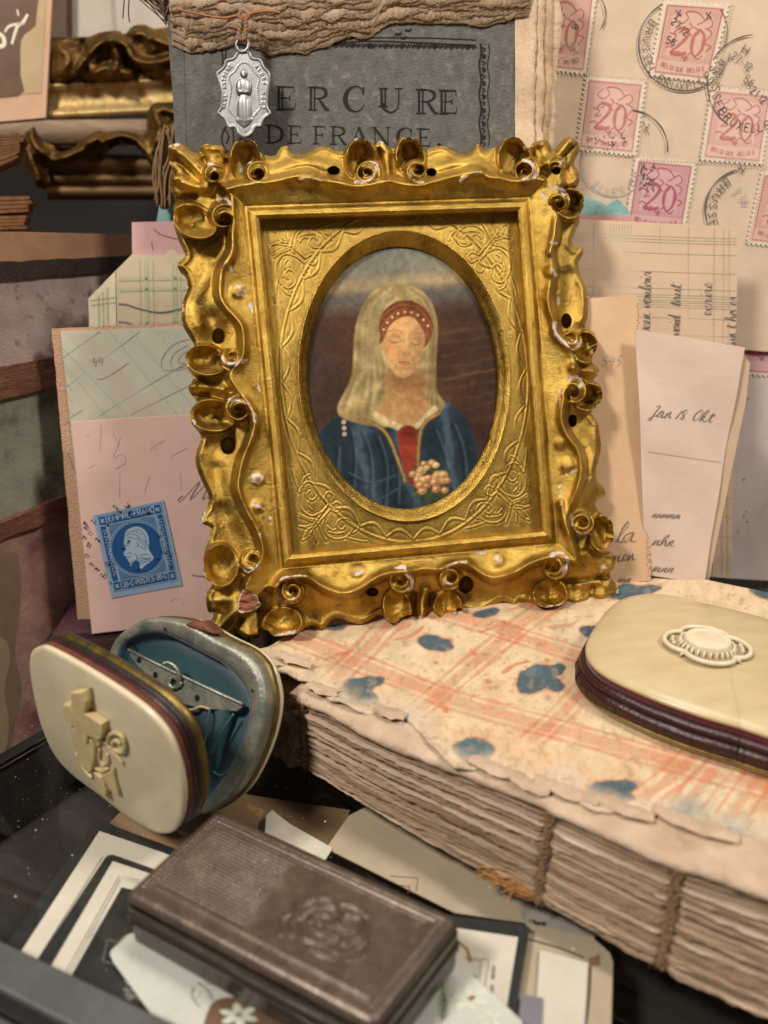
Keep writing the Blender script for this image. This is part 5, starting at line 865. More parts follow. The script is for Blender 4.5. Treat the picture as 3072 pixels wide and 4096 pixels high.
# ================================================================ stamped envelope and the papers on the right
M_env = paper('envelope_paper', '#cdb69c', '#bfa88e', '#a98d6e', bscale=12, c3s=0.5)
EN = facing(on_y(2700, 600, 24.8), yaw=2, lean=8)
env = thing('stamped_envelope', on_y(2650, 1500, 24.8), 'large cream envelope covered with pink and orange stamps and black postmarks', 'envelope')
quad_sheet('envelope_sheet', EN, [(2150, -220), (3350, -150), (3250, 1420), (2120, 1330)], 0.05, M_env, env, 40, 40, 0.04)
M_stp = mat('stamp_paper', lin('#d6c6b0'), lin('#cbb8a1'), scale=3, rough=0.85, bump=0.3, bscale=20)
def stamp(c, fill, line_, parent, pl, txt=True, num='20'):
    """perforated stamp; c = TL, TR, BR, BL of its printed block in photo pixels"""
    Q = [np.array(pl.px(*q)) for q in c]; ctr = sum(Q) / 4
    def uv(u, v): return (1 - v) * ((1 - u) * Q[0] + u * Q[1]) + v * ((1 - u) * Q[3] + u * Q[2])
    out = []; n = [13, 16, 13, 16]; mrg = 0.085
    cs = [(-mrg, -mrg * .8), (1 + mrg, -mrg * .8), (1 + mrg, 1 + mrg * .8), (-mrg, 1 + mrg * .8)]
    for s in range(4):
        a, b = np.array(cs[s]), np.array(cs[(s + 1) % 4]); inn = np.array([[0, 1], [-1, 0], [0, -1], [1, 0]][s]) * 0.03
        for k in range(n[s]):
            for f, d in ((0.1, 0), (0.45, 0), (0.6, 1), (0.9, 1)): out.append(uv(*(a + (b - a) * ((k + f) / n[s]) + inn * d)))
    st = slab('postage_stamp', pl, [tuple(q) for q in out[::-1]], 0.02, M_stp, parent, h=0.035)
    i0 = Ink(pl, 0.040); g = [uv(u, v) for u, v in ((0, 0), (1, 0), (1, 1), (0, 1))]; i0.poly([tuple(q) for q in g]); i0.done('printed_ground', fill, st)
    i1 = Ink(pl, 0.045); W = np.linalg.norm(Q[1] - Q[0]); w_ = W * 0.012
    for off in (0.02,): i1.stroke([uv(off, off), uv(1 - off, off), uv(1 - off, 1 - off), uv(off, 1 - off), uv(off, off)], w_ * 1.3)
    for k in range(1, 30):
        u = k / 30
        i1.stroke([uv(u, 0.03), uv(u, 0.10 + 0.12 * abs(u - .5))], w_ * .5); i1.stroke([uv(u, 0.70 + 0.1 * abs(u - .5)), uv(u, 0.80)], w_ * .5)
        if u < 0.16 or u > 0.84: i1.stroke([uv(u, 0.1), uv(u, 0.8)], w_ * .5)
    cur = [[(.3, .12), (.2, .2), (.32, .26), (.42, .18), (.36, .1), (.5, .08), (.62, .12), (.7, .2), (.6, .26)], [(.15, .4), (.28, .44), (.2, .52), (.32, .5)], [(.75, .3), (.88, .36), (.8, .5), (.92, .55), (.84, .62)], [(.25, .72), (.36, .66), (.48, .74), (.6, .66), (.72, .74), (.8, .68)], [(.55, .3), (.66, .35), (.6, .42)], [(.28, .3), (.36, .34), (.3, .4)], [(.7, .2), (.8, .16), (.86, .24), (.8, .3)], [(.12, .62), (.22, .6), (.3, .68)], [(.45, .24), (.52, .3), (.46, .36), (.54, .42)]]
    for q in cur: i1.stroke(catmull([uv(*p) for p in q], 5), w_ * 1.6)
    if txt:
        along_w = [(0.1, .86), (.3, .90), (.5, .915), (.7, .90), (.9, .86)]; P = catmull([uv(*p) for p in along_w], 8); L = np.concatenate([[0], np.cumsum(np.linalg.norm(np.diff(P, axis=0), axis=1))]); s = 'BELGIQUE BELGIE'; h = W * .065
        for i, ch in enumerate(s):
            d = L[-1] * (i + .5) / len(s); cc_ = np.array([np.interp(d, L, P[:, k]) for k in (0, 1)]); c2 = np.array([np.interp(d + .01, L, P[:, k]) for k in (0, 1)]); t = nrm(c2 - cc_); up = np.array([-t[1], t[0]])
            for q in CAPS.get(ch, []): i1.stroke([cc_ + t * (a - .3) * h + up * (b - .5) * h for a, b in q], w_ * 1.1)
    i1.done('printed_design', line_, st)
    i2 = Ink(pl, 0.052); ex = (Q[1] - Q[0]); ey = (Q[0] - Q[3])
    two = [(.02, .74), (.06, .92), (.25, 1.0), (.40, .86), (.36, .62), (.16, .28), (.0, .04)]; zero = [(.72, 1), (.60, .8), (.57, .5), (.60, .2), (.72, 0), (.86, .2), (.89, .5), (.86, .8), (.72, 1)]
    tr = lambda p: uv(.22 + p[0] * .62, .70 - p[1] * .38 + p[0] * 0.0)
    i2.stroke(catmull([tr(p) for p in two], 5), W * np.interp(np.linspace(0, 1, len(catmull(two, 5))), [0, .2, .45, .7, 1], [.03, .02, .055, .05, .02])); i2.stroke([tr((0, .05)), tr((.2, .0)), tr((.46, .08))], W * .045)
    i2.stroke(catmull([tr(p) for p in zero], 5), W * np.interp(np.linspace(0, 1, len(catmull(zero, 5))), [0, .25, .5, .75, 1], [.018, .06, .018, .06, .018])); i2.stroke(catmull([uv(.55, .745), uv(.50, .735), uv(.49, .765), uv(.53, .775)], 4), W * .02)
    i2.done('numeral', line_, st); return st
def inkmat(n, c): return mat(n, lin(c), lin(c), scale=16, rough=0.8, spec=0.2)
pinks = [(inkmat('stamp_pink', '#cba898'), inkmat('stamp_pink_line', '#b46e6c')), (inkmat('stamp_red', '#c8a391'), inkmat('stamp_red_line', '#b0695c')), (inkmat('stamp_salmon', '#cfac9c'), inkmat('stamp_salmon_line', '#b9796a')), (inkmat('stamp_rose', '#c39c98'), inkmat('stamp_rose_line', '#a3566a'))]
for c, k in [([(2170, -20), (2370, -5), (2333, 284), (2128, 262)], 1), ([(2353, 320), (2567, 338), (2529, 611), (2317, 588)], 0), ([(2664, 18), (2896, 34), (2829, 318), (2613, 292)], 1), ([(2858, 364), (3078, 384), (3034, 648), (2814, 629)], 2), ([(2552, 643), (2767, 664), (2722, 930), (2510, 908)], 3), ([(3056, 699), (3270, 720), (3215, 985), (3000, 963)], 1)]: stamp(c, *pinks[k], env, EN)
ip = Ink(EN, 0.05)                                                 # dotted perforation of the blank spaces between the stamps
for p, q in [((2390, -30), (2345, 300)), ((2250, 298), (2600, 320)), ((2345, 310), (2305, 610)), ((2590, 330), (2550, 640)), ((2300, 610), (2560, 630)), ((2536, 640), (2495, 900)), ((2790, 660), (2745, 900)), ((2640, 310), (2900, 340)), ((2560, 640), (2830, 655)), ((2835, 360), (2795, 650)), ((2800, 650), (3090, 676)), ((2930, 20), (2870, 340)), ((2870, 345), (3090, 360)), ((3060, 660), (2990, 980)), ((2900, 640), (3060, 660))]:
    n = int(math.hypot(q[0] - p[0], q[1] - p[1]) / 13)
    for i in range(n): t = i / n; ip.dot(EN.px(p[0] + (q[0] - p[0]) * t, p[1] + (q[1] - p[1]) * t), 0.022, 5)
ip.done('perforation_marks', mat('perforation_shade', lin('#a08a72'), rough=0.9), env)
pm = Ink(EN, 0.058); pf = Ink(EN, 0.057)
def parc(ink, cx, cy, r, a0, a1, w_):
    P = [(cx + r * math.cos(math.radians(a)), cy - r * math.sin(math.radians(a))) for a in np.linspace(a0, a1, 30)]; rr2 = np.random.RandomState(int(cx)); ink.pxs(P, w_ * (0.6 + 0.6 * np.abs(np.sin(np.linspace(0, 7, 30) + cx))), 0)
def ptext(ink, s, cx, cy, r, a0, h, w_, cw=False): 
    k = 10; sc = np.linalg.norm(np.array(EN.px(cx + 10, cy)) - np.array(EN.px(cx, cy))) / 10; arc_caps(ink, s, EN.px(cx, cy), r * sc, math.radians(a0), h * sc, w_ * sc, cw, 0.3)
def pline_t(ink, s, x, y, dx, dy, h, w_):
    o = np.array(EN.px(x, y)); a = np.array(EN.px(x + dx * h, y + dy * h)) - o; u = np.array([-a[1], a[0]]); sc = np.linalg.norm(a) / h; caps(ink, s, o, a, u, w_ * sc)
parc(pm, 2735, 182, 184, 120, 300, 5); ptext(pm, 'BRUSSEL-', 2735, 182, 138, 148, 30, 3.4, False); ptext(pm, 'BRUXELLES', 2735, 182, 135, 232, 30, 3.4, False); parc(pm, 2735, 182, 184, 305, 350, 3)
for x, y in ((2700, 58), (2820, 66)): pm.pxs([(x, y - 14), (x + 22, y + 10)], 3.4, 0); pm.pxs([(x + 20, y - 16), (x + 2, y + 14)], 3.4, 0)
pline_t(pm, '27.12', 2680, 95, .75, .66, 26, 3.2); pline_t(pm, '56', 2660, 175, .95, .3, 26, 3.2); pm.pxs([(2880, 40), (2898, 80), (2905, 130), (2895, 190)], 3)
parc(pm, 3022, 340, 198, 95, 150, 5); parc(pm, 3022, 340, 196, 170, 235, 4); ptext(pm, 'BRUSSEL-', 3022, 340, 145, 150, 30, 3.2, False); ptext(pm, 'BRUXELLES', 3022, 340, 142, 215, 30, 3.4, False); pline_t(pm, 'H', 2960, 215, .82, .5, 36, 4); pline_t(pm, '27-12', 2918, 235, .80, .60, 28, 3.4); pline_t(pm, '56', 2968, 330, .8, .55, 30, 3.6); pline_t(pm, '21.12', 2995, 370, .75, .7, 26, 3.2)
parc(pm, 2515, 595, 152, -5, 85, 5); pm.pxs([(2570, 490), (2592, 540)], 3.4, 0); pm.pxs([(2596, 498), (2574, 528)], 3.4, 0)
parc(pf, 2455, 655, 130, 150, 330, 3.4); ptext(pf, 'ELLES-BR', 2455, 655, 88, 225, 28, 3, False); pf.done('faint_postmark', M_faint, env); pf = Ink(EN, 0.057)
parc(pm, 2985, 845, 168, 105, 215, 6); ptext(pm, 'BRUSSEL', 2985, 845, 122, 128, 32, 4, False); pline_t(pm, 'H', 2945, 690, .82, .5, 32, 3.4); pline_t(pf, '2 56', 2930, 770, .6, .75, 28, 3.4); pf.done('faint_date', M_faint, env); pf = Ink(EN, 0.057)
parc(pm, 2310, 60, 110, -30, 45, 4.5); pline_t(pm, 'B', 2310, 120, .3, -.95, 26, 3.4)
for k in range(40): x, y = 2560 + 60 * random.random(), 660 + 110 * random.random(); pm.pxs([(x, y), (x + random.uniform(-9, 9), y + random.uniform(-9, 9))], 5, 0)
for k in range(46): x, y = 2350 + 150 * random.random(), 540 + 60 * random.random(); pm.pxs([(x, y), (x + random.uniform(-6, 6), y + random.uniform(-6, 6))], 4, 0)
for k in range(60): x, y = 2180 + 140 * random.random(), 165 + 90 * random.random(); pf.pxs([(x, y), (x + random.uniform(-9, 9), y + random.uniform(-9, 9))], 4, 0)
pm.done('postmark', mat('postmark_ink', lin('#3c3734'), lin('#5a524c'), scale=5, rough=.8), env); pf.done('faint_postmark', M_faint, env)
# second, paler envelope lower right
E2 = facing(on_y(3010, 1700, 24.0), yaw=4, lean=6); ev2 = thing('pale_envelope', on_z(3000, 2290, 1.0), 'thin greyish white envelope with a rose stamp, at the right edge behind the ruled sheet', 'envelope')
M_ev2 = paper('thin_envelope_paper', '#c8bab2', '#b9aaa2', '#9c8878', bscale=10); quad_sheet('envelope_sheet', E2, [(2500, 950), (3300, 990), (3180, 2330), (2500, 2285)], 0.04, M_ev2, ev2, 24, 24, 0.02)
stamp([(2952, 1249), (3180, 1270), (3150, 1500), (2920, 1480)], *pinks[3], ev2, E2, False)
i2 = Ink(E2, 0.02)
M_fox = mat('foxing', lin('#8a6440'), lin('#a9835e'), rough=0.9)
for x, y in [(2974, 1916), (2984, 2045), (2975, 2064), (2952, 2125), (2990, 2085), (2990, 1595)]: i2 = Ink(E2, 0.02); i2.dot(E2.px(x, y), 0.035); i2.done('foxing_spot', M_fox, ev2)
# teal and pink slips peeping out right of the frame
tp = facing(on_y(2420, 830, 23.9), lean=8); M_teal = mat('teal_tissue', lin('#86aaa6'), lin('#6e9893'), scale=3, rough=0.8, bump=0.6, bscale=8)
tag(slab('tissue_slip', tp, [tp.px(*q) for q in ((2280, 930), (2300, 800), (2341, 786), (2400, 806), (2425, 824), (2448, 806), (2470, 794), (2505, 830), (2520, 850), (2510, 930))][::-1], 0.03, M_teal), 'crumpled teal tissue slip peeping out right of the gilt frame above a pink strip', 'paper slip')
pp = facing(on_y(2420, 880, 23.75), lean=8); tag(quad_sheet('pink_strip', pp, [(2290, 857), (2530, 862), (2535, 990), (2280, 990)], 0.03, paper('pink_strip_paper', '#c79a8f', '#b98a80'), None, 6, 10), 'narrow dull pink paper strip showing above the ruled sheet beside the frame', 'paper slip')
# ruled sheet with upright handwriting
RL = facing(on_y(2680, 2310, 21.3), yaw=2, lean=8, amp=0.03); rl = thing('ruled_letter', on_z(2750, 2312, 2.1), 'cream sheet ruled in blue-grey squares with ink words written sideways', 'letter')
M_rl = paper('ruled_paper', '#d3b799', '#cbae90', '#c09874', c3s=0.6)
quad_sheet('ruled_sheet', RL, [(2230, 872), (2955, 908), (2924, 2302), (2260, 2320)], 0.04, M_rl, rl, 24, 24, 0.015)
i3 = Ink(RL, 0.012)
def slope_h(y, x): return y + (x - 2323) * 0.028
for y in [936, 948, 960, 1004, 1078, 1145, 1170, 1180, 1192, 1200, 1210, 1220, 1262, 1330, 1400, 1470, 1540, 1610, 1680, 1750, 1830, 1900, 1975, 2050, 2130, 2210, 2222, 2234, 2246, 2260]: i3.pxs([(2260, slope_h(y, 2260)), (2600, slope_h(y, 2600)), (2948 - (y - 900) * .02, slope_h(y, 2948))], 1.6, 0)
for x in [2375, 2440, 2452, 2464, 2476, 2488, 2500, 2512, 2524, 2640, 2755, 2858, 2896, 2918]: i3.pxs([(x, 890 + (x - 2323) * .04), (x - 4, 1500), (x - 10, 2300)], 1.8, 0)
i3.done('ruled_lines', mat('ruling_blue', lin('#a3a894'), lin('#b0ac94'), scale=5, rough=0.85), rl)
i4 = Ink(RL, 0.02)
def vpen(ink, s, x, y, h, w_, seed, dx=0.02): 
    o = np.array(ink.pl.px(x, y)); e_ = np.array(ink.pl.px(x + dx * 100, y - 100)) - o; k = np.linalg.norm(e_) / 100; e_ = nrm(e_); n_ = np.array([-e_[1], e_[0]]); pen(ink, s, o, e_ * h * k, n_ * h * k, w_ * k, 0.2, 0.05, seed)
for a_, x_, y_, h_, sd in (('veen vouloir', 2598, 1335, 27, 1), ('void  taut', 2718, 1345, 27, 2), ('ecrire', 2846, 1262, 29, 3), ('t dun t ha er', 2942, 1430, 24, 4)): i4 = Ink(RL, 0.02); vpen(i4, a_, x_, y_, h_, 2.8, sd); i4.done('handwriting', M_penink, rl)
# tan perforated sheet
TN = facing(on_z(2540, 2325, 2.14), yaw=0, lean=13, amp=0.02); tn = thing('tan_letter', on_z(2540, 2325, 2.12), 'tan letter with a perforated right edge standing on the book beside the frame', 'letter')
edge = [(2553 + (y - 1200) * 0.041 + 5 * (i % 2) + random.uniform(-2, 2), y) for i, y in enumerate(np.arange(1205, 2318, 13))]
topx = [(x, 1198 - (x - 2280) * 0.08 + 3 * (i % 2)) for i, x in enumerate(range(2280, 2553, 12))]
M_tn = paper('tan_paper', '#d1b08c', '#c6a27d', '#ae8660', c3s=0.6, bscale=12); slab('letter_sheet', TN, [TN.px(*q) for q in topx + edge + [(2599, 2322), (2360, 2345), (2300, 2345)]][::-1], 0.03, M_tn, tn)
i5 = Ink(TN, 0.02)
def hpen(ink, s, x, y, h, w_, seed, slope=0.0, slant=.35): o = np.array(ink.pl.px(x, y)); e_ = np.array(ink.pl.px(x + 100, y + slope * 100)) - o; k = np.linalg.norm(e_) / 100; e_ = nrm(e_); n_ = np.array([-e_[1], e_[0]]); pen(ink, s, o, e_ * h * k * 1.3, n_ * h * k, w_ * k, slant, 0.05, seed)
for a_ in (('545', 2405, 1462, 26, 3.0, 5, 0, .2), ('la', 2455, 2170, 42, 3.6, 6, -.02, .3), ('nen', 2450, 2248, 26, 3.4, 7, -.1), ('mn', 2470, 2330, 18, 3, 8)): i5 = Ink(TN, 0.02); hpen(i5, *a_); i5.done('handwriting', M_faint if a_[0] == '545' else M_penink, tn)
pr = Ink(TN, 0.015)
for i, y in enumerate(np.arange(1215, 2310, 11)): pr.dot(TN.px(2548 + (y - 1200) * 0.041 + random.uniform(-4, 4), y), 0.022, 5)
pr.done('perforation_holes', mat('perforation_brown', lin('#a5754a'), rough=0.9), tn)
# folded white letter
WL = facing(on_z(2700, 2318, 2.13), yaw=3, lean=9, amp=0.05, freq=0.5); wl = thing('white_letter', on_z(2700, 2318, 2.12), 'folded pale pinkish white letter dated in ink, standing between tan sheet and pale envelope', 'letter')
M_wl = paper('white_letter_paper', '#d6bfae', '#cdb4a2', '#c09f86', bscale=14)
slab('rear_leaf', WL.off(-0.16), [WL.off(-.16).px(*q) for q in ((2572, 1360), (2960, 1400), (3000, 1452), (2985, 1600), (2915, 1960), (2830, 2322), (2604, 2310))][::-1], 0.03, paper('rear_leaf_paper', '#c7ad92', '#bfa58a'), wl)
quad_sheet('front_leaf', WL, [(2545, 1316), (2979, 1390), (2813, 2334), (2580, 2300)], 0.03, M_wl, wl, 24, 24, 0.0)
for a_ in (('Jan 18. Okt.', 2592, 1664, 24, 3.2, 9, .10, .35), ('nnmmm', 2602, 2068, 16, 2.6, 10, .06, .4), ('nhn', 2604, 2180, 24, 3.2, 11, .05), ('mnn', 2606, 2288, 20, 3.0, 12, .02, .5)): i6 = Ink(WL, 0.02); hpen(i6, *a_); i6.done('handwriting', M_penink, wl)
i7 = Ink(WL, 0.012); i7.pxs([(2590, 1805), (2700, 1822), (2890, 1850)], 3); i7.done('fold_crease', mat('crease_shade', lin('#bfa795'), rough=0.9), wl)

# ================================================================ papers left of the frame
PL_ = facing(on_z(560, 2520, 0.0), yaw=6, lean=6, amp=0.02); pk = thing('pink_letter', on_z(560, 2520, 0.0), 'pale pink letter bearing a blue profile stamp, standing left of the gilt frame', 'letter')
M_pk = paper('pink_paper', '#d4b0a4', '#cba79a', '#c49c8c', bscale=16, c3s=0.5); quad_sheet('letter_sheet', PL_, [(286, 1687), (900, 1652), (930, 2470), (367, 2536)], 0.10, M_pk, pk, 24, 24, 0.0)
i8 = Ink(PL_, 0.012); hpen(i8, 'M', 752, 1995, 40, 3.4, 14, -.05, .35); i8.done('handwriting', M_penink, pk); i8 = Ink(PL_, 0.012); i8.pxs([(768, 2296), (780, 2302), (825, 2306)], 5); i8.done('pen_stroke', M_penink, pk)
i9 = Ink(PL_, 0.010)
for q in [[(450, 1725), (465, 1760), (478, 1780)], [(480, 1750), (468, 1790), (452, 1830), (490, 1815), (500, 1850), (460, 1875)], [(600, 1795), (640, 1770), (660, 1760)], [(605, 1765), (615, 1790), (625, 1795)], [(685, 1825), (720, 1805), (750, 1790)], [(405, 1700), (402, 1760), (398, 1800)], [(350, 1870), (380, 1858)], [(600, 1905), (585, 1935), (580, 1970)], [(478, 1890), (476, 1990)], [(340, 1745), (355, 1740)], [(720, 1885), (725, 1960)], [(680, 2405), (700, 2392), (725, 2398), (735, 2420)]]: i9.pxs(q, 3.4)
i9.done('show_through_writing', mat('ghost_ink', lin('#bd9f95'), lin('#c8aca1'), scale=6, rough=.85), pk)
# blue stamp
SC = [np.array(PL_.px(*q)) for q in ((372, 2060), (655, 2000), (730, 2340), (448, 2392))]
def buv(u, v): return (1 - v) * ((1 - u) * SC[0] + u * SC[1]) + v * ((1 - u) * SC[3] + u * SC[2])
M_bl0 = mat('blue_stamp_paper', lin('#8ba0b4'), lin('#7f95ab'), scale=6, rough=0.85); M_bl1 = inkmat('stamp_blue', '#1f4f80'); M_bl2 = inkmat('stamp_pale_blue', '#9fb2c2'); M_bl3 = inkmat('stamp_mid_blue', '#4d7398')
bst = slab('postage_stamp', PL_, [tuple(buv(*q)) for q in ((0, 0), (1, 0), (1, 1), (0, 1))][::-1], 0.02, M_bl0, pk, h=0.03); bst['label'] = 'blue imperforate stamp with a bearded head in profile'
b1 = Ink(PL_, 0.035); b2 = Ink(PL_, 0.045); b3 = Ink(PL_, 0.040); BW = np.linalg.norm(SC[1] - SC[0])
def brect(ink, u0, v0, u1, v1): ink.poly([tuple(buv(u, v)) for u, v in ((u0, v0), (u0, v1), (u1, v1), (u1, v0))])
def bs(ink, pts, w_, sm=4): P = [buv(*p) for p in pts]; ink.stroke(catmull(P, sm) if sm and len(P) > 2 else np.array(P), w_ * BW)
T0, T1, L0, L1 = 0.02, 0.93, 0.05, 0.96
brect(b1, L0, T0, L1, T0 + .125); brect(b1, L0, T1 - .125, L1, T1); brect(b1, L0, T0, L0 + .09, T1); brect(b1, L1 - .09, T0, L1, T1)
for y_ in (T0 + .01, T0 + .12, T1 - .12, T1 - .01): bs(b2, [(L0 + .01, y_), (L1 - .01, y_)], .010, 0)
for x_ in (L0 + .01, L0 + .12, L1 - .12, L1 - .01): bs(b2, [(x_, T0 + .01), (x_, T1 - .01)], .010, 0)
brect(b3, L0 + .13, T0 + .135, L1 - .13, T1 - .135)
cxs, cys = .505, .475; ell = lambda r, n=64, a0=0, a1=6.2832: [(cxs + r * math.cos(t), cys + r * .835 * math.sin(t)) for t in np.linspace(a0, a1, n)]
b1b = Ink(PL_, 0.043); b1b.poly([tuple(buv(*p)) for p in ell(.392)[:-1]]); bs(b2, ell(.385), .008, 0)
for t in np.linspace(0, 6.2832, 73)[:-1]: b2.dot(buv(cxs + .362 * math.cos(t), cys + .362 * .835 * math.sin(t)), .0105 * BW, 6)
b1c = Ink(PL_, 0.047); b1c.poly([tuple(buv(*p)) for p in ell(.335)[:-1]])
b4 = Ink(PL_, 0.050)
HEAD = [(.36, .335), (.385, .27), (.45, .235), (.53, .225), (.61, .245), (.665, .30), (.685, .37), (.675, .44), (.655, .485), (.66, .53), (.685, .585), (.69, .625), (.64, .655), (.56, .685), (.49, .72), (.475, .70), (.49, .665), (.485, .63), (.455, .605), (.41, .615), (.375, .655), (.355, .66), (.36, .62), (.34, .60), (.345, .575), (.325, .565), (.33, .545), (.31, .525), (.30, .505), (.335, .455), (.345, .42), (.335, .395), (.345, .365)]
b4.poly([tuple(buv(*p)) for p in catmull(HEAD, 4, True)])
b5 = Ink(PL_, 0.054)
for q in [[(.345, .40), (.375, .395), (.40, .405)], [(.355, .42), (.38, .417), (.395, .425)], [(.345, .515), (.385, .505), (.41, .53)], [(.34, .55), (.37, .555), (.39, .545)], [(.51, .40), (.525, .43), (.515, .455), (.50, .44)], [(.50, .37), (.54, .36), (.56, .40)], [(.40, .28), (.46, .265), (.53, .28), (.60, .33)], [(.38, .31), (.45, .295), (.52, .315), (.57, .37)], [(.39, .34), (.45, .33), (.49, .36)], [(.52, .25), (.60, .28), (.645, .36), (.64, .44)], [(.56, .40), (.60, .43), (.62, .48)], [(.58, .37), (.63, .42), (.645, .47)], [(.55, .45), (.58, .49), (.62, .50)], [(.46, .60), (.53, .59), (.60, .61), (.66, .60)], [(.49, .63), (.56, .615), (.67, .625)], [(.50, .66), (.57, .64), (.65, .645)], [(.50, .56), (.56, .56), (.64, .565)], [(.45, .52), (.47, .56), (.46, .59)], [(.375, .60), (.385, .63), (.37, .65)], [(.39, .59), (.40, .61)]]: bs(b5, q, .0085)
for k in range(4):
    for (x_, s_) in ((L0 + .065, 1), (L1 - .065, -1)):
        for m in range(2): v0 = .20 + (k * 2 + m) * .07; bs(b2, [(x_ - .03 * s_, v0), (x_ + .02 * s_, v0), (x_ + .02 * s_, v0 + .03), (x_ - .01 * s_, v0 + .03), (x_ - .01 * s_, v0 + .05)], .010, 0)
for u_, v_ in ((L0 + .065, T0 + .065), (L1 - .065, T0 + .065), (L0 + .065, T1 - .065), (L1 - .065, T1 - .065)):
    for a in (.8, 2.36): bs(b2, [(u_ - .03 * math.cos(a), v_ - .03 * math.sin(a)), (u_ + .03 * math.cos(a), v_ + .03 * math.sin(a))], .014, 0)
eU = nrm(buv(1, 0) - buv(0, 0)); eV = nrm(buv(0, 0) - buv(0, 1)); caps(b2, 'EMPIRE-FRANC-', buv(.205, .108), eU * BW * .068, eV * BW * .078, .0125 * BW, .235); caps(b2, '20-C-POSTES-20-C', buv(.20, .893), eU * BW * .052, eV * BW * .074, .0115 * BW, .235)
for q in ((.17, .17), (.84, .17), (.17, .78), (.84, .78)):
    for k in range(26): b2.dot(buv(q[0] + random.uniform(-.045, .045), q[1] + random.uniform(-.035, .035)), .004 * BW, 4)
b1.done('stamp_border', M_bl1, bst); b3.done('stamp_ground', M_bl3, bst); b1b.done('medallion_ring', M_bl1, bst); b1c.done('medallion', M_bl1, bst); b2.done('stamp_lettering', M_bl2, bst); b4.done('profile_head', M_bl2, bst); b5.done('engraved_lines', M_bl1, bst)
b6 = Ink(PL_, 0.058); rs = np.random.RandomState(4)
for x, y in [(505, 2025), (510, 2018), (478, 2040), (455, 2025), (340, 2090), (345, 2105), (362, 2130), (333, 2145), (355, 2175), (340, 2220), (365, 2250), (385, 2275), (415, 2300), (390, 2155), (375, 2085), (430, 2095), (480, 2050), (520, 2050), (590, 2050), (640, 2150), (660, 2210), (680, 2220), (500, 2195), (515, 2160), (560, 2270), (440, 2330), (640, 2235), (430, 2255)]:
    for k in range(4): b6.dot(PL_.px(x + rs.uniform(-9, 9), y + rs.uniform(-7, 7)), rs.uniform(.012, .035), 6)
b6.done('cancel_dots', M_ink, pk)
# ruled booklet behind
LG = facing(on_z(520, 2500, 0.0) + np.array([0, 0.55, 0]), yaw=6, lean=6, amp=0.02); lg = thing('ruled_booklet', on_z(520, 2500, 0.0) + np.array([0, 0.55, 0]), 'pale green ruled booklet with diagonal pink lines and worn orange edges, behind the pink letter', 'booklet')
M_lg = paper('green_ruled_paper', '#bdb9a4', '#b3ad97', '#b89c80', c3s=0.6); M_lge = mat('worn_orange_edge', lin('#c08a68'), lin('#b59a80'), scale=7, rough=0.9, bump=0.8, bscale=16)
quad_sheet('ruled_cover', LG, [(242, 1326), (900, 1296), (930, 2440), (372, 2528)], 0.05, M_lg, lg, 20, 20, 0.02); LGb = LG.off(-0.06)
quad_sheet('worn_edge', LGb, [(208, 1314), (910, 1282), (940, 2440), (312, 2508)], 0.35, M_lge, lg, 30, 20, 0.03)
ia = Ink(LG, 0.012); ib = Ink(LG, 0.013); ic = Ink(LG, 0.016)
for x0 in (285, 300, 314, 328, 342, 356, 370): ib.pxs([(x0 - 20, 1330), (x0 + 300, 1700)], 2.2, 0)
for x0 in (620, 636, 652, 668, 684, 700): ia.pxs([(x0, 1320), (x0 + 220, 1600)], 2.4, 0)
for x0 in (240, 435, 522): ia.pxs([(x0, 1320 + (60 if x0 == 240 else 0)), (x0 + 330, 1730)], 2.6, 0)
for p, q in [((240, 1440), (400, 1325)), ((250, 1560), (560, 1325)), ((400, 1660), (760, 1440)), ((250, 1690), (330, 1640)), ((520, 1660), (800, 1520)), ((245, 1440), (500, 1760)), ((300, 1900), (260, 1800))]: ia.pxs([p, q], 2.2, 0)
for k in range(18): ia.pxs([(262 + k * 4.4, 1480 + k * 52), (285 + k * 4.4, 1510 + k * 52)], 1.6, 0)
hpen(ic, '44', 372, 1462, 22, 4, 15, -.1, .1); ic.pxs([(383, 1510), (400, 1516), (440, 1500), (515, 1450)], 2.6)
for sp in (((755, 1356), (690, 1380), (645, 1440), (660, 1480), (720, 1470), (770, 1440)), ((750, 1380), (700, 1410), (680, 1450), (700, 1480), (760, 1465)), ((765, 1395), (725, 1420), (710, 1445), (730, 1452), (755, 1440))): ic.pxs(sp, 2.6)
ia.done('blue_ruling', mat('ruling_slate', lin('#8a98a0'), lin('#9aa49f'), scale=5, rough=0.85), lg); ib.done('pink_ruling', mat('ruling_rose', lin('#b58f86'), lin('#c0a093'), scale=5, rough=0.85), lg); ic.done('pencil_notes', M_faint, lg)
# plaid envelope back
PE = facing(on_y(560, 1310, 23.2), yaw=5, lean=6); pe = thing('plaid_envelope', on_y(560, 1400, 23.2), 'opened envelope with a pale green plaid lining and slanting flap, left of the frame', 'envelope')
M_pe = paper('plaid_paper', '#c4b598', '#b3a282', '#8f7a58', c3s=0.7); M_pgr = mat('plaid_green', lin('#a3a57e'), lin('#adad8a'), scale=4, rough=0.85)
slab('envelope_back', PE, [PE.px(*q) for q in ((360, 1420), (355, 1194), (440, 1105), (530, 1015), (600, 1022), (656, 1021), (683, 995), (700, 1002), (715, 1018), (800, 1020), (860, 1420))][::-1], 0.04, M_pe, pe)
slab('side_flap', PE, [PE.px(*q) for q in ((360, 1420), (355, 1194), (462, 1085), (468, 1420))][::-1], 0.025, paper('flap_paper', '#cfc6ab', '#c3b99b', '#a9a582'), pe, h=0.03)
id_ = Ink(PE, 0.012); ie = Ink(PE, 0.04)
for x0 in (585, 700): id_.pxs([(x0, 1040), (x0 + 6, 1400)], 15, 0); 
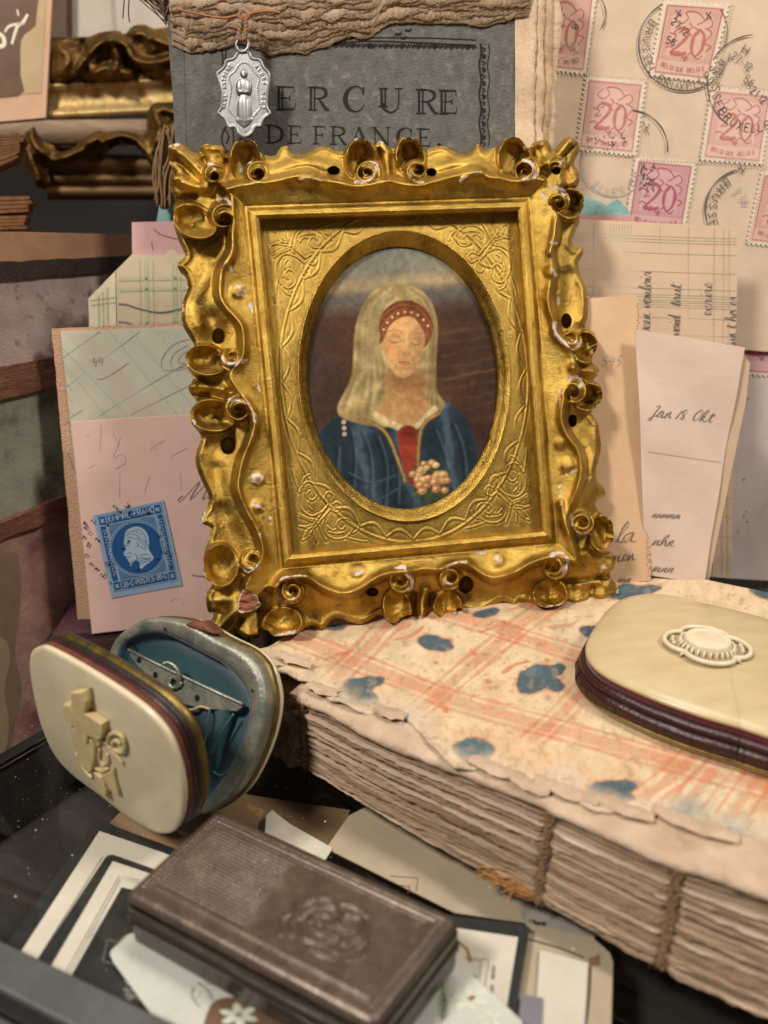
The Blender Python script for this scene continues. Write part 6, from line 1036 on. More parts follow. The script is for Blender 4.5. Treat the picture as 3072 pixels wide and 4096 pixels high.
for x0 in (560, 612, 690, 722): id_.pxs([(x0, 1040), (x0 + 5, 1400)], 4, 0)
for y0 in (1118, 1160): id_.pxs([(475, y0), (800, y0 - 5)], 13, 0)
id_.pxs([(475, 1295), (800, 1290)], 12, 0)
for x0 in (395, 412, 430): ie.pxs([(x0, 1185 - (x0 - 395)), (x0 + 4, 1400)], 8, 0)
for y0 in (1190, 1210, 1310): ie.pxs([(362, y0 + 12), (462, y0)], 5, 0)
id_.done('plaid_lining', M_pgr, pe); ie.done('plaid_flap', M_pgr, pe)
ig = Ink(PE, 0.018)
for dy in (0, 72): ig.pxs([(474, 1216 + dy), (510, 1220 + dy), (560, 1236 + dy), (630, 1250 + dy), (690, 1244 + dy), (740, 1232 + dy)], 7)
ig.done('wavy_postmark', mat('grey_ink', lin('#4f5658'), lin('#6a6f6e'), scale=14, rough=0.8), pe)
# pink card and teal corner above it
PC = facing(on_y(620, 1000, 24.2), yaw=4, lean=6); pcd = thing('pink_card', on_y(620, 1030, 24.2), 'small pink card with a thin ink curve above the plaid envelope', 'card'); quad_sheet('card_sheet', PC, [(527, 889), (860, 880), (870, 1200), (531, 1210)], 0.06, paper('pink_card_paper', '#c9a09c', '#bf9590', '#b08a84'), pcd, 8, 8)
ih = Ink(PC, 0.012); ih.pxs([(614, 916), (640, 936), (675, 948), (720, 958)], 4); ih.pxs([(606, 968), (612, 1000)], 3.5, 0); ih.done('pen_stroke', M_penink, pcd)
TC = facing(on_y(660, 860, 24.8), lean=5); tag(slab('tissue_corner', TC, [TC.px(*q) for q in ((625, 960), (627, 882), (637, 822), (668, 806), (700, 790), (800, 790), (800, 960))][::-1], 0.03, M_teal), 'pale teal paper corner behind the pink card at the left of the frame', 'paper slip')
# ================================================================ stack of old books at the left, behind the case
BKP = Plane(on_z(10, 3050, -4.0), (0.93, -0.366, 0.0))
def bslab(name, c, t, m_, parent, h=0.0, n=20, rough=0.03, amp=0.0): 
    pl = BKP.off(h); pl.amp = amp; pl.freq = 0.8; return quad_sheet(name, pl, c, t, m_, parent, n, n, rough)
M_marb = mat('marbled_brown_board', lin('#b8a398'), lin('#9a867c'), scale=1.3, rough=0.85, bump=0.4, bscale=12, c3=lin('#3f322c'), c3s=2.2, c3lo=0.55, c3hi=0.75)
M_lea = mat('worn_leather_edge', lin('#84543a'), lin('#5c3826'), scale=2.5, rough=0.6, bump=0.9, bscale=9, c3=lin('#8f5c3c'), c3s=3, c3lo=0.55, c3hi=0.75, stretch=(0.6, 0.6, 3))
M_bla = mat('dark_leather', lin('#2b201b'), lin('#3a2a22'), scale=2, rough=0.6, bump=0.6, bscale=12)
M_grn = mat('grey_green_board', lin('#9a9785'), lin('#85826f'), scale=1.0, rough=0.85, bump=0.4, bscale=10, c3=lin('#474339'), c3s=1.2, c3lo=0.5, c3hi=0.75)
M_pnk = mat('faded_rose_board', lin('#a88478'), lin('#b08a74'), scale=0.7, rough=0.85, bump=0.6, bscale=6, c3=lin('#7a464c'), c3s=0.6, c3lo=0.45, c3hi=0.7)
M_tnb = mat('tan_board', lin('#b58a66'), lin('#966e56'), scale=0.8, rough=0.8, bump=0.3, bscale=12)
bA = thing('old_book', on_z(10, 3050, -4.0), 'faded rose bound book at the foot of the stack, paper peeling at its left', 'book', 'old books stacked at the left'); bB = thing('old_book', BKP.pt(*BKP.px(100, 2050)), 'grey green book with brown leather edges, second from the foot of the stack', 'book', 'old books stacked at the left')
bC = thing('old_book', BKP.pt(*BKP.px(150, 1480)), 'brown marbled book with a black leather edge, near the top of the stack', 'book', 'old books stacked at the left'); bD = thing('old_book', BKP.pt(*BKP.px(200, 1050)), 'tan board book lying on top of the stack at the left', 'book', 'old books stacked at the left')
bslab('board', [(-300, 2230), (560, 1960), (560, 2760), (-300, 3290)], 7, M_pnk, bA, 0, 16, 0.02, 0.03); bslab('leather_edge', [(-300, 2220), (560, 1858), (560, 1925), (-300, 2300)], 7.2, M_lea, bA, 0.22, 16, 0.06, 0.05)
pe_ = [(-40, 2260), (40, 2215), (75, 2230), (82, 2420), (60, 2600), (88, 2760), (60, 2900), (30, 3030), (-40, 3080)]; slab('peeling_paper', BKP.off(0.12), [BKP.off(.12).px(*q) for q in catmull(pe_, 4, True)][::-1], 0.06, paper('peeled_paper', '#8f7860', '#7d6650', '#5c4638', bscale=6), bA); slab('peeling_paper', BKP.off(0.2), [BKP.off(.2).px(*q) for q in catmull([(-40, 2600), (20, 2560), (40, 2640), (18, 2760), (36, 2900), (12, 3040), (-40, 3080)], 4, True)][::-1], 0.06, paper('peeled_paper_pale', '#a89478', '#94805f', '#6b5540', bscale=6), bA)
bslab('board', [(-300, 1660), (560, 1460), (560, 1862), (-300, 2215)], 7, M_grn, bB, 0, 16, 0.02, 0.03); bslab('leather_edge', [(-300, 1590), (560, 1410), (560, 1470), (-300, 1668)], 7.2, M_lea, bB, 0.2, 16, 0.06, 0.05)
bslab('leather_edge', [(-300, 1520), (560, 1368), (560, 1412), (-300, 1592)], 7.2, M_lea, bC, 0.12, 16, 0.06, 0.04); bslab('board', [(-300, 1140), (560, 1078), (560, 1372), (-300, 1524)], 7, M_marb, bC, 0, 16, 0.02, 0.03); bslab('black_edge', [(-300, 1064), (560, 1020), (560, 1080), (-300, 1142)], 7.2, M_bla, bC, 0.14, 16, 0.04, 0.03)
bslab('board', [(-300, 920), (560, 938), (560, 1022), (-300, 1066)], 7, M_tnb, bD, 0, 8, 0.02)
mb2 = thing('burgundy_book', (-7.6, 20.4, -4.0), 'dark burgundy book under the pink letter, in shadow behind the open purse', 'book'); M_bur = mat('burgundy_cloth', lin('#35161a'), lin('#45202a'), scale=1.5, rough=0.8, bump=0.4, bscale=14)
box('cover', (-10.4, 20.0, -4.0), (6.6, 0.7, 0), (-0.3, 3.2, 0), (0, 0, 3.97), M_bur, mb2, 0.05); box('page_edge', (-10.2, 19.98, -3.8), (6.3, 0.67, 0), (0, 0.05, 0), (0, 0, 3.5), mat('dark_page_edge', lin('#4a2f2a'), lin('#3a2220'), scale=2, rough=0.9, stretch=(.3, .3, 6)), mb2)

# ================================================================ old gilt frames, photograph and page bundles at the back
M_oldg = gold_mat('old_gilding', False, '#846538', '#453220', 0.5, 0.5, 20); M_bar = gold_mat('bright_gilt_bar', False, '#bca270', '#a18654', 0.55, 0.2, 20); M_oldw = mat('old_frame_wood', lin('#927c62'), lin('#6e5844'), scale=2.0, rough=0.8, bump=0.5, bscale=10, stretch=(.4, 1, 2)); M_brn = mat('brown_gilt_wood', lin('#7a5a30'), lin('#523a1e'), scale=1.5, rough=0.55, bump=0.3, bscale=14, metal=0.35, stretch=(.3, 1, 2))
BK = facing((-8, 33.0, 9), yaw=8, lean=0)
def rail(name, y0, y1, xl, xr, m_, parent, h=0.0, prof=None, tilt=-0.02):
    """moulded rail between two photo rows, with a curved section"""
    prof = prof or [(0, -.5), (0, 0), (.12, .18), (.35, .28), (.6, .22), (.85, .05), (1, -.1), (1, -.6)]
    V = []; xs_ = np.linspace(xl, xr, 24)
    for f, d in prof:
        for x in xs_: y = y0 + (y1 - y0) * f + tilt * (x - xl); q = BK.px(x, y, h + d); V.append(BK.pt(q[0], q[1], h + d))
    return obj(name, V, grid_faces(len(prof), 24, None, True), m_, parent, smooth=True)
def carving(name, outl, curves, m_, parent, h0, seed):
    """carved leaf strip: height field built from ridges inside a traced outline"""
    O = catmull(outl, 4, True); x0, y0 = O.min(0) - 4; x1, y1 = O.max(0) + 4; Yg, Xg = np.meshgrid(np.arange(y0, y1, 5), np.arange(x0, x1, 5), indexing='ij'); i_ = inpoly(Xg, Yg, O); d_, nx, ny = segdist(Xg, Yg, O, True, True)
    Hh = 0.35 * sstep(0, 40, d_) + 0.10 * fbm(Xg, Yg, 0.015, seed)
    for c, w_, a in curves: Hh += a * np.exp(-(segdist(Xg, Yg, catmull(c, 5)) / w_) ** 2)
    k = i_[:-1, :-1].astype(int) + i_[1:, 1:] + i_[1:, :-1] + i_[:-1, 1:] >= 2
    P = pl_grid(BK, np.where(i_, Xg, nx), np.where(i_, Yg, ny), h0 + Hh * i_); v, q = compact(P.reshape(-1, 3), grid_faces(*Xg.shape, k, True)); return obj(name, v, q, m_, parent, smooth=True)
g1 = thing('gilt_frame', BK.pt(*BK.px(450, 480)), 'old gilt frame with a carved leaf crest and plain pale gold bar, upper left background', 'picture frame'); g2 = thing('gilt_frame', BK.pt(*BK.px(380, 800)), 'darker old frame with crumbling carved scrolls below the pale gold bar', 'picture frame')
carving('leaf_crest', [(205, 320), (210, 190), (260, 160), (330, 155), (400, 130), (470, 122), (500, 135), (530, 105), (580, 98), (620, 115), (740, 120), (740, 330), (560, 320), (420, 330), (330, 322), (290, 330)], [([(230, 180), (270, 230), (250, 290)], 22, .3), ([(300, 300), (360, 210), (430, 160), (500, 180), (540, 240), (620, 250), (700, 230)], 16, .5), ([(440, 160), (470, 240), (440, 300)], 16, .4), ([(520, 130), (580, 140), (610, 200)], 18, .35), ([(380, 290), (440, 270), (520, 300)], 14, .3), ([(330, 180), (340, 260), (300, 310)], 14, -.35), ([(500, 230), (560, 290)], 14, -.3), ([(600, 150), (680, 180)], 16, .35)], M_oldg, g1, 0.2, 201)
rail('gold_bar', 335, 478, 195, 760, M_bar, g1, 0.1, [(0, -.6), (0, .1), (.08, .15), (.2, -.05), (.45, -.15), (.7, -.05), (.8, .15), (.92, .2), (1, .0), (1, -.6)], -0.05)
rail('back_rail', 150, 345, 200, 760, M_oldg, g1, -0.3, None, -0.02); rail('wood_rail', 485, 590, -300, 760, M_oldw, g2, 0.5, None, -0.01)
carving('scroll_carving', [(30, 540), (100, 530), (140, 505), (165, 560), (280, 590), (380, 520), (480, 520), (570, 530), (600, 425), (660, 410), (760, 430), (760, 640), (690, 650), (640, 600), (620, 680), (560, 600), (500, 570), (440, 600), (400, 640), (330, 625), (260, 660), (190, 640), (200, 740), (160, 760), (110, 690), (60, 600)], [([(60, 545), (110, 600), (150, 720)], 16, .3), ([(120, 520), (150, 590), (220, 640), (300, 610), (390, 560), (420, 600)], 16, .5), ([(420, 560), (500, 540), (560, 580), (610, 650)], 16, .5), ([(610, 440), (640, 520), (620, 600), (680, 620)], 22, .5), ([(400, 540), (350, 570)], 12, .4), ([(650, 430), (720, 460)], 18, .4), ([(240, 600), (330, 590)], 14, -.3), ([(480, 560), (540, 620)], 12, -.3)], M_oldg, g2, 0.7, 202)
rail('lower_moulding', 610, 700, 110, 740, M_brn, g2, 0.2, None, 0.02); rail('lower_moulding', 690, 745, 170, 740, M_bar if False else M_brn, g2, 0.15, None, 0.01); rail('lower_moulding', 740, 800, 190, 740, M_brn, g2, 0.05, None, 0.0)
# sepia photograph leaning at the very left
PH = facing(on_y(100, 480, 31.5), yaw=14, lean=3); ph = thing('sepia_photograph', on_y(100, 490, 31.5), 'sepia photograph on a peach card leaning at the top left corner', 'photograph'); quad_sheet('card_mount', PH, [(-260, -260), (222, -260), (182, 470), (-260, 510)], 0.25, paper('photo_mount', '#c9a488', '#bd9678'), ph, 8, 8)
ik = Ink(PH, 0.02); ik.ppoly([(-260, -260), (196, -260), (166, 372), (-260, 392)]); ik.done('photo_ground', mat('photo_cream', lin('#b39a72'), lin('#a58a60'), scale=.8, rough=0.5), ph)
ik = Ink(PH, 0.03); ik.ppoly(catmull([(-260, -260), (140, -260), (146, 60), (132, 112), (85, 160), (82, 300), (70, 384), (-260, 392)], 3)); ik.done('photo_figure', mat('photo_sepia', lin('#4b2f1c'), lin('#6a4728'), scale=.8, rough=0.5), ph)
ik = Ink(PH, 0.04); ik.pxs([(112, 58), (92, 92), (70, 108), (48, 178)], [9, 13, 12, 9]); ik.pxs([(92, 95), (40, 105), (20, 130)], [9, 10, 7]); ik.pxs([(70, 40), (75, 65)], 7); ik.pxs([(-10, 132), (14, 150), (16, 180), (-10, 190)], 16); ik.done('photo_branch', mat('photo_white', lin('#d9cdb4'), rough=0.5), ph)
# page bundles in the dark gap
M_pg = mat('orange_page_edges', lin('#7d5228'), lin('#4f3015'), scale=3, rough=0.8, bump=0.5, bscale=14)
def bundle(lbl, pts, n, th_):
    t = thing('page_bundle', on_y(40, pts[-1][1], 27), lbl, 'paper bundle', 'page bundles in the dark gap'); pl = facing(on_y(40, 700, 27.0), yaw=20)
    for k in range(n):
        f0, f1 = k / n, (k + .8) / n; l = lambda f, side: (pts[side][0] + (pts[side + 2][0] - pts[side][0]) * f, pts[side][1] + (pts[side + 2][1] - pts[side][1]) * f); j = random.uniform(-8, 8)
        slab('leaf', pl, [pl.px(*q) for q in (l(f0, 0), (l(f0, 1)[0] + j, l(f0, 1)[1]), (l(f1, 1)[0] + j, l(f1, 1)[1]), l(f1, 0))][::-1], th_, M_pg, t)
bundle('fanned bundle of orange brown pages, topmost in the dark gap', [(-120, 535), (95, 540), (-120, 720), (60, 640)], 11, 1.5); bundle('flat bundle of orange brown pages, below the fanned one', [(-120, 788), (124, 785), (-120, 865), (115, 850)], 4, 2); bundle('lowest thin bundle of brown pages on the tan book', [(-120, 868), (104, 862), (-120, 925), (98, 918)], 4, 2)
# raffia hanging behind the frame corner, pale sheets and the wall
V_ = []; F_ = []; RF_ = facing(on_y(670, 700, 24.6)); rs = np.random.RandomState(12)
for k in range(34):
    dk = 0.4 * rs.rand(); x0 = 655 + rs.rand() * 60; P = [(x0 + rs.randn() * 10, 500 + rs.rand() * 60), (x0 - 6 + rs.randn() * 8, 620), (x0 - 14 + rs.randn() * 10, 720), (x0 - 20 + rs.randn() * 8, 800 + rs.rand() * 40)]
    v, f = tube('', [RF_.pt(*RF_.px(*q), dk) for q in catmull(P, 4)], 0.045, None, k=5, only=True); b = len(V_); V_.extend(v); F_.extend([tuple(i + b for i in q) for q in f])
tag(obj('raffia_bunch', V_, F_, mat('raffia', lin('#8d6f4c'), lin('#6b5135'), scale=6, rough=0.85), smooth=True), 'bunch of tan raffia strands hanging behind the upper left corner of the frame', 'raffia')
WP = facing((-8, 37, 12), yaw=4); M_wp = paper('pale_sheet', '#bdb3a4', '#b0a595', '#978a78', bscale=4)
tag(quad_sheet('pale_sheet', WP, [(190, -300), (470, -300), (500, 260), (250, 260)], 0.05, M_wp, None, 8, 8), 'pale greyish sheet behind the carved crest, nearer the sepia photograph', 'paper'); WP2 = WP.off(0.3); tag(quad_sheet('pale_sheet', WP2, [(440, -300), (800, -300), (800, 260), (478, 260)], 0.05, M_wp, None, 8, 8), 'pale greyish sheet behind the carved crest, nearer the brush fibres', 'paper')
bt = thing('dark_board', on_y(230, 160, 36), 'narrow dark brown board edge between sepia photograph and pale sheet', 'board'); WD = facing(on_y(230, 100, 36)); quad_sheet('board_edge', WD, [(196, -300), (262, -300), (268, 240), (206, 240)], 0.6, mat('dark_brown_board', lin('#4a3222'), lin('#5d412c'), scale=1, rough=0.7), bt, 4, 4)
tag(obj('wall', [(-60, 44, -14), (60, 44, -14), (60, 44, 60), (-60, 44, 60)], [(0, 1, 2, 3)], mat('shop_wall', lin('#1a1410'), lin('#231b15'), scale=.3, rough=0.9)), kind='structure'); tag(obj('floor', [(-80, -60, -14), (80, -60, -14), (80, 44, -14), (-80, 44, -14)], [(0, 1, 2, 3)], mat('shop_floor', lin('#3d332b'), lin('#4a3f35'), scale=.3, rough=0.9)), kind='structure')
# dark cavity behind the page bundles
# ================================================================ ivory purses
def ivory(n, a, b): return mat(n, lin(a), lin(b), scale=0.9, rough=0.28, bump=0.05, bscale=8, c3=lin('#b99a62'), c3s=0.7, c3lo=0.6, c3hi=1.0, sss=0.12, spec=0.5, stretch=(1, 2.5, 1))
M_iv1 = ivory('ivory_face', '#d0c3a6', '#c6b693'); M_iv2 = ivory('ivory_lid', '#c3af88', '#b59f76'); M_ivr = mat('carved_ivory', lin('#cdb98a'), lin('#bda673'), scale=3, rough=0.4, bump=0.25, bscale=16, sss=0.1); M_brs = mat('tarnished_brass', lin('#8a7440'), lin('#5d4d2b'), scale=2.5, rough=0.4, metal=0.85, bump=0.2, bscale=20, rvar=.08); M_nik = mat('tarnished_silver', lin('#a39f8e'), lin('#7f7e6e'), scale=2.5, rough=0.40, metal=0.6, bump=0.3, bscale=18, c3=lin('#69746a'), c3s=1.8, c3lo=0.52, c3hi=0.7, rvar=.08)
M_l1 = mat('brown_suede', lin('#6a3420'), lin('#4c2416'), scale=4, rough=0.85, bump=0.6, bscale=20); M_l2 = mat('oxblood_leather', lin('#2a0f0e'), lin('#3b1815'), scale=3, rough=0.35, bump=0.25, bscale=12); M_l3 = mat('black_leather', lin('#15110f'), lin('#241b17'), scale=3, rough=0.45, bump=0.3, bscale=16)
def silk(n, a, b):
    m = mat(n, lin(a), lin(b), scale=2.5, rough=0.5, bump=0, spec=0.4); nt = m.node_tree; N = nt.nodes; L = nt.links; tc = N.new('ShaderNodeTexCoord'); mp = N.new('ShaderNodeMapping'); mp.inputs['Rotation'].default_value = (0.4, 0.6, 0.5); wv = N.new('ShaderNodeTexWave'); wv.inputs['Scale'].default_value = 900; L.new(tc.outputs['Object'], mp.inputs[0]); L.new(mp.outputs[0], wv.inputs[0]); bp = N.new('ShaderNodeBump'); bp.inputs['Strength'].default_value = .35; bp.inputs['Distance'].default_value = .0003; L.new(wv.outputs[1], bp.inputs['Height']); L.new(bp.outputs[0], N['Principled BSDF'].inputs['Normal']); N['Principled BSDF'].inputs['Sheen Weight'].default_value = .3; return m
M_silk = silk('teal_silk', '#14484f', '#103b42'); M_silkb = silk('blue_silk', '#2b4f7c', '#24436a'); M_vel = silk('crimson_velvet', '#6e1428', '#4d0d1c')
def loft(name, rings, m_, parent, cap0=False, cap1=False, flip=False, smooth=True):
    n = len(rings[0]); V = np.array(rings).reshape(-1, 3); Fc = [(i * n + j, i * n + (j + 1) % n, (i + 1) * n + (j + 1) % n, (i + 1) * n + j) for i in range(len(rings) - 1) for j in range(n)]
    if cap0: Fc.append(tuple(range(n - 1, -1, -1)))
    if cap1: Fc.append(tuple((len(rings) - 1) * n + j for j in range(n)))
    if flip: Fc = [f[::-1] for f in Fc]
    return obj(name, V, Fc, m_, parent, smooth=smooth)
def relief(name, pl, pts, h, m_, parent, base=0.0, k=3, inset=0.78):
    P = catmull(pts, k, True) if k else np.array(pts, float); c = P.mean(0); ab = np.array([pl.px(*q) for q in P]); ca = ab.mean(0); R_ = [[pl.pt(*(ca + (q - ca) * s), base + hh) for q in ab] for s, hh in ((1.0, -.03), (0.99, h * .55), (0.93, h * .85), (inset, h))]
    return loft(name, R_, m_, parent, cap1=True, flip=(sum(ab[i][0] * ab[(i + 1) % len(ab)][1] - ab[(i + 1) % len(ab)][0] * ab[i][1] for i in range(len(ab))) < 0))
# open purse, standing on the glass
Z1 = lambda pts: [(x / 1.3825, 2300 + y / 1.3825) for x, y in pts]
LP = facing(on_z(645, 3335, 0.35), yaw=-36, lean=-6); po = thing('open_purse', on_z(700, 3300, 0.0), 'open ivory purse with carved cross and anchor, teal silk inside, standing on the glass', 'purse')
LID = Z1([(160, 470), (175, 420), (215, 400), (260, 405), (420, 490), (600, 600), (760, 710), (860, 800), (940, 910), (990, 1050), (1015, 1180), (1015, 1280), (1000, 1360), (960, 1420), (900, 1435), (840, 1420), (700, 1340), (560, 1230), (400, 1110), (300, 1000), (230, 850), (190, 700), (165, 560)])
lid = np.array([LP.px(*q) for q in catmull(LID, 4, True)]); lc = lid.mean(0)
def lring(s, h): return [LP.pt(*(lc + (q - lc) * s), h) for q in lid]
def dome(name, ring_f, prof, m_, parent, flip=False): return loft(name, [ring_f(s, h) for s, h in prof], m_, parent, cap1=True, flip=flip)
dome('ivory_cover', lring, [(0.985, -.13), (1.0, -.08), (1.0, -.03), (0.985, .0), (0.95, .012), (0.8, .05), (0.6, .085), (0.4, .105), (0.2, .115), (0.05, .118)], M_iv1, po, True)
loft('suede_band', [lring(s, h) for s, h in ((.97, -.08), (1.0, -.11), (1.005, -.19), (.985, -.24))], M_l1, po, flip=False); loft('oxblood_band', [lring(s, h) for s, h in ((.985, -.22), (1.005, -.24), (1.01, -.29), (.99, -.32))], M_l2, po); loft('black_band', [lring(s, h) for s, h in ((.985, -.31), (1.012, -.33), (1.015, -.38), (1.0, -.41))], M_l3, po); loft('brass_rim', [lring(s, h) for s, h in ((.99, -.39), (1.025, -.42), (1.03, -.50), (1.02, -.56), (.97, -.57), (.93, -.53))], M_brs, po)
loft('front_lining', [lring(s, h) for s, h in ((.94, -.55), (.90, -.4), (.7, -.3), (.3, -.27))], M_silk, po, cap1=True)
LB = LP.off(0.09)
M_grime_shade = mat('ivory_grime_shade', lin('#b09a72'), lin('#bda985'), scale=6, rough=.6)  # brown stain round the carvings, darkened plates also painting in their lacking shadow
def carve_slab(name, pts, h):
    import bmesh
    gi = Ink(LB, .008); Pg = np.array([LB.px(*q) for q in Z1(pts)]); cg = Pg.mean(0); gi.poly([tuple(cg + (q - cg) * (1 + .05 / max(np.linalg.norm(q - cg), .1))) for q in Pg]); gi.done('grime_and_shade', M_grime_shade, po)
    s_ = slab(name, LB.off(h), [LB.px(*q) for q in Z1(pts)], h + .06, M_ivr, po); bm = bmesh.new(); bm.from_mesh(s_.data); top = [e_ for e_ in bm.edges if all(abs(((np.array(v.co) / S + ORG[po.name]) - LB.off(h).p0) @ LB.n) < .01 for v in e_.verts)]; bmesh.ops.bevel(bm, geom=top, offset=.022 * S, segments=2, affect='EDGES', profile=.5); bm.to_mesh(s_.data); bm.free()
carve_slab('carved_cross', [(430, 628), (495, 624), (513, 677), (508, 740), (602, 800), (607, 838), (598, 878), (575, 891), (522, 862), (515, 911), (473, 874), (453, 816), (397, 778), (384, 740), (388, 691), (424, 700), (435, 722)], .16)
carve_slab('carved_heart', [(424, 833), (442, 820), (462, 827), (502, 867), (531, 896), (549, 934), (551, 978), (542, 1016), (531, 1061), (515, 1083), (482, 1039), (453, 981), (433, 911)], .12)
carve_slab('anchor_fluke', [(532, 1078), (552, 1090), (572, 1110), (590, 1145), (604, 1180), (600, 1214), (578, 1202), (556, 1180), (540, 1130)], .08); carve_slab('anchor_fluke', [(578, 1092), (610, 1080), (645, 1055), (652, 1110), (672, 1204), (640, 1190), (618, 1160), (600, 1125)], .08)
for q, r in (([(612, 920), (618, 880), (650, 865), (688, 882), (704, 925), (698, 965), (670, 968), (640, 950), (636, 920), (660, 905), (678, 925)], .045), ([(556, 935), (580, 905), (620, 940), (660, 990), (688, 1030)], .04), ([(566, 950), (560, 1000), (585, 1040), (612, 1020), (606, 980)], .035), ([(440, 975), (456, 1030), (490, 1080), (522, 1112)], .045), ([(412, 800), (416, 870), (430, 940)], .035), ([(545, 1060), (580, 1075), (610, 1060)], .045)): tube('carved_rope', [LB.pt(*LB.px(*p), .05) for p in catmull(Z1(q), 5)], r, M_ivr, po, 8)
# rear half: frame, silk, clasp bar
RP_ = facing(on_z(835, 3255, 0.12), yaw=-28, lean=24)
ROUT = Z1([(600, 470), (622, 385), (680, 310), (800, 240), (950, 240), (1060, 270), (1200, 350), (1340, 420), (1420, 500), (1460, 620), (1470, 740), (1440, 900), (1380, 1060), (1300, 1200), (1200, 1290), (1100, 1330), (980, 1300), (840, 1180), (720, 1000), (640, 800), (600, 620)])
RINN = Z1([(640, 490), (650, 430), (690, 370), (790, 322), (900, 322), (1000, 365), (1120, 430), (1230, 490), (1310, 570), (1362, 660), (1375, 760), (1355, 870), (1305, 1000), (1240, 1120), (1160, 1225), (1090, 1260), (1000, 1230), (880, 1120), (770, 960), (690, 790), (650, 630)])
def resamp(P, n=96):
    P = catmull(P, 5, True); P = np.concatenate([P, P[:1]]); L = np.concatenate([[0], np.cumsum(np.linalg.norm(np.diff(P, axis=0), axis=1))]); t = np.linspace(0, L[-1], n + 1)[:-1]; return np.stack([np.interp(t, L, P[:, k]) for k in (0, 1)], 1)
ro = np.array([RP_.px(*q) for q in resamp(ROUT)]); ri = np.array([RP_.px(*q) for q in resamp(RINN)]); rc = ri.mean(0); rcc = ro.mean(0)
def rr2(f, h, s=1.0): m_ = ro + (ri - ro) * f; c = m_.mean(0); return [RP_.pt(*(c + (q - c) * s), h) for q in m_]
loft('rear_frame', [rr2(0, -.35, .99), rr2(0, -.2, 1.0), rr2(0.02, -.05), rr2(.12, .02), rr2(.3, .03), rr2(.75, .0), rr2(.95, -.03), rr2(1.0, -.10)], M_nik, po); loft('rear_brass_band', [rr2(0, -.33, .98), rr2(0, -.38, 1.01), rr2(0, -.50, 1.01), rr2(0, -.55, .985)], M_brs, po)
loft('rear_ivory_cover', [rr2(0, -.55, .97), rr2(0, -.58, 1.0), rr2(0, -.66, 1.0), rr2(0, -.72, .95), rr2(0, -.78, .6)], M_iv1, po, cap1=True)
loft('silk_edge', [rr2(.97, -.04), rr2(1.04, -.06), rr2(1.06, -.14)], M_silkb, po)
loft('silk_lining', [rr2(1.02, -.09), rr2(1.08, -.16), rr2(1.0, -.36, .90), rr2(1.0, -.44, .6), rr2(1.0, -.44, .1)], M_silk, po, cap1=True)
BP_ = RP_.off(-0.12); slab('clasp_bar', BP_, [BP_.px(*q) for q in Z1([(716, 412), (735, 428), (1000, 552), (1345, 712), (1348, 722), (1310, 752), (1180, 742), (1110, 738), (1020, 712), (965, 690), (860, 585), (770, 510), (722, 452)])][::-1], 0.06, M_nik, po)
tube('bar_bead', [BP_.pt(*BP_.px(*p), 0.03) for p in Z1([(716, 412), (860, 485), (1000, 552), (1170, 632), (1347, 714)])], 0.035, M_nik, po, 8); tube('clasp_hook', [BP_.pt(*BP_.px(*p), h) for p, h in zip(catmull(Z1([(945, 488), (965, 480), (995, 500), (1010, 540), (1005, 585), (985, 610)]), 4), np.linspace(.25, .06, 21))], 0.04, M_nik, po, 8)
tube('clasp_hook', [BP_.pt(*BP_.px(*p), .05) for p in catmull(Z1([(955, 565), (945, 600), (965, 622), (1000, 610), (1012, 590)]), 4)], 0.05, M_nik, po, 8)
ir = Ink(BP_, 0.012)
for p in Z1([(860, 552), (1092, 680), (770, 470)]): ir.dot(BP_.px(*p), .07, 12)
ir.poly([BP_.px(*q) for q in Z1([(950, 568), (1015, 600), (1000, 632), (945, 608)])]); ir.done('bar_holes', M_black, po)
# gathered silk of the inner pocket
Sx = np.linspace(0, 1, 46); Sy = np.linspace(0, 1, 40); tp_ = np.array(Z1([(960, 690), (1050, 735), (1165, 745), (1250, 745), (1345, 730)])); bt_ = np.array(Z1([(1090, 1200), (1135, 1215), (1180, 1190), (1250, 1090), (1340, 860)])); SV = []
for v in Sy:
    for u in Sx:
        a = np.array([np.interp(u, np.linspace(0, 1, 5), tp_[:, k]) for k in (0, 1)]); b = np.array([np.interp(u, np.linspace(0, 1, 5), bt_[:, k]) for k in (0, 1)]); p = a + (b - a) * v
        hh = -0.16 - 0.30 * v ** 0.7 + 0.14 * math.sin(u * 11 + 2.2 * v) * (0.35 + 0.65 * math.sin(3.1 * min(v * 1.1, 1))) + 0.03 * math.sin(u * 19 - 4 * v) ; q = RP_.px(p[0], p[1], hh); SV.append(RP_.pt(q[0], q[1], hh))
obj('gathered_silk', SV, grid_faces(40, 46, None, True), M_silk, po, smooth=True)
for q in ([(965, 690), (990, 735), (1060, 745), (1110, 728), (1160, 742)], [(1160, 742), (1150, 830), (1120, 960)], [(1290, 770), (1220, 880), (1160, 1000)], [(1180, 1090), (1230, 1110), (1290, 1060)]): tube('silk_hem', [RP_.pt(*RP_.px(*p, -.08), -.08) for p in catmull(Z1(q), 5)], 0.028, M_silk if q[0][0] > 1000 else paper('frayed_hem', '#b59a78', '#a0845f'), po, 6)
tb = np.array([RP_.px(*q) for q in catmull(Z1([(1030, 275), (1070, 256), (1115, 256), (1160, 285), (1195, 325), (1150, 322), (1090, 300)]), 4, True)]); tc_ = tb.mean(0); loft('leather_tab', [[RP_.pt(*(tc_ + (q - tc_) * s), h) for q in tb] for s, h in ((1, -.3), (1.0, -.02), (.9, .06), (.6, .09))], mat('tab_leather', lin('#7a3d22'), lin('#3a2a22'), scale=3, rough=.6, bump=.4, bscale=14), po, cap1=True)
ih2 = Ink(RP_, 0.034)
for p in Z1([(915, 298), (700, 360), (1400, 640)]): ih2.dot(RP_.px(*p), .035, 10)
ih2.done('rivet_marks', M_black, po)
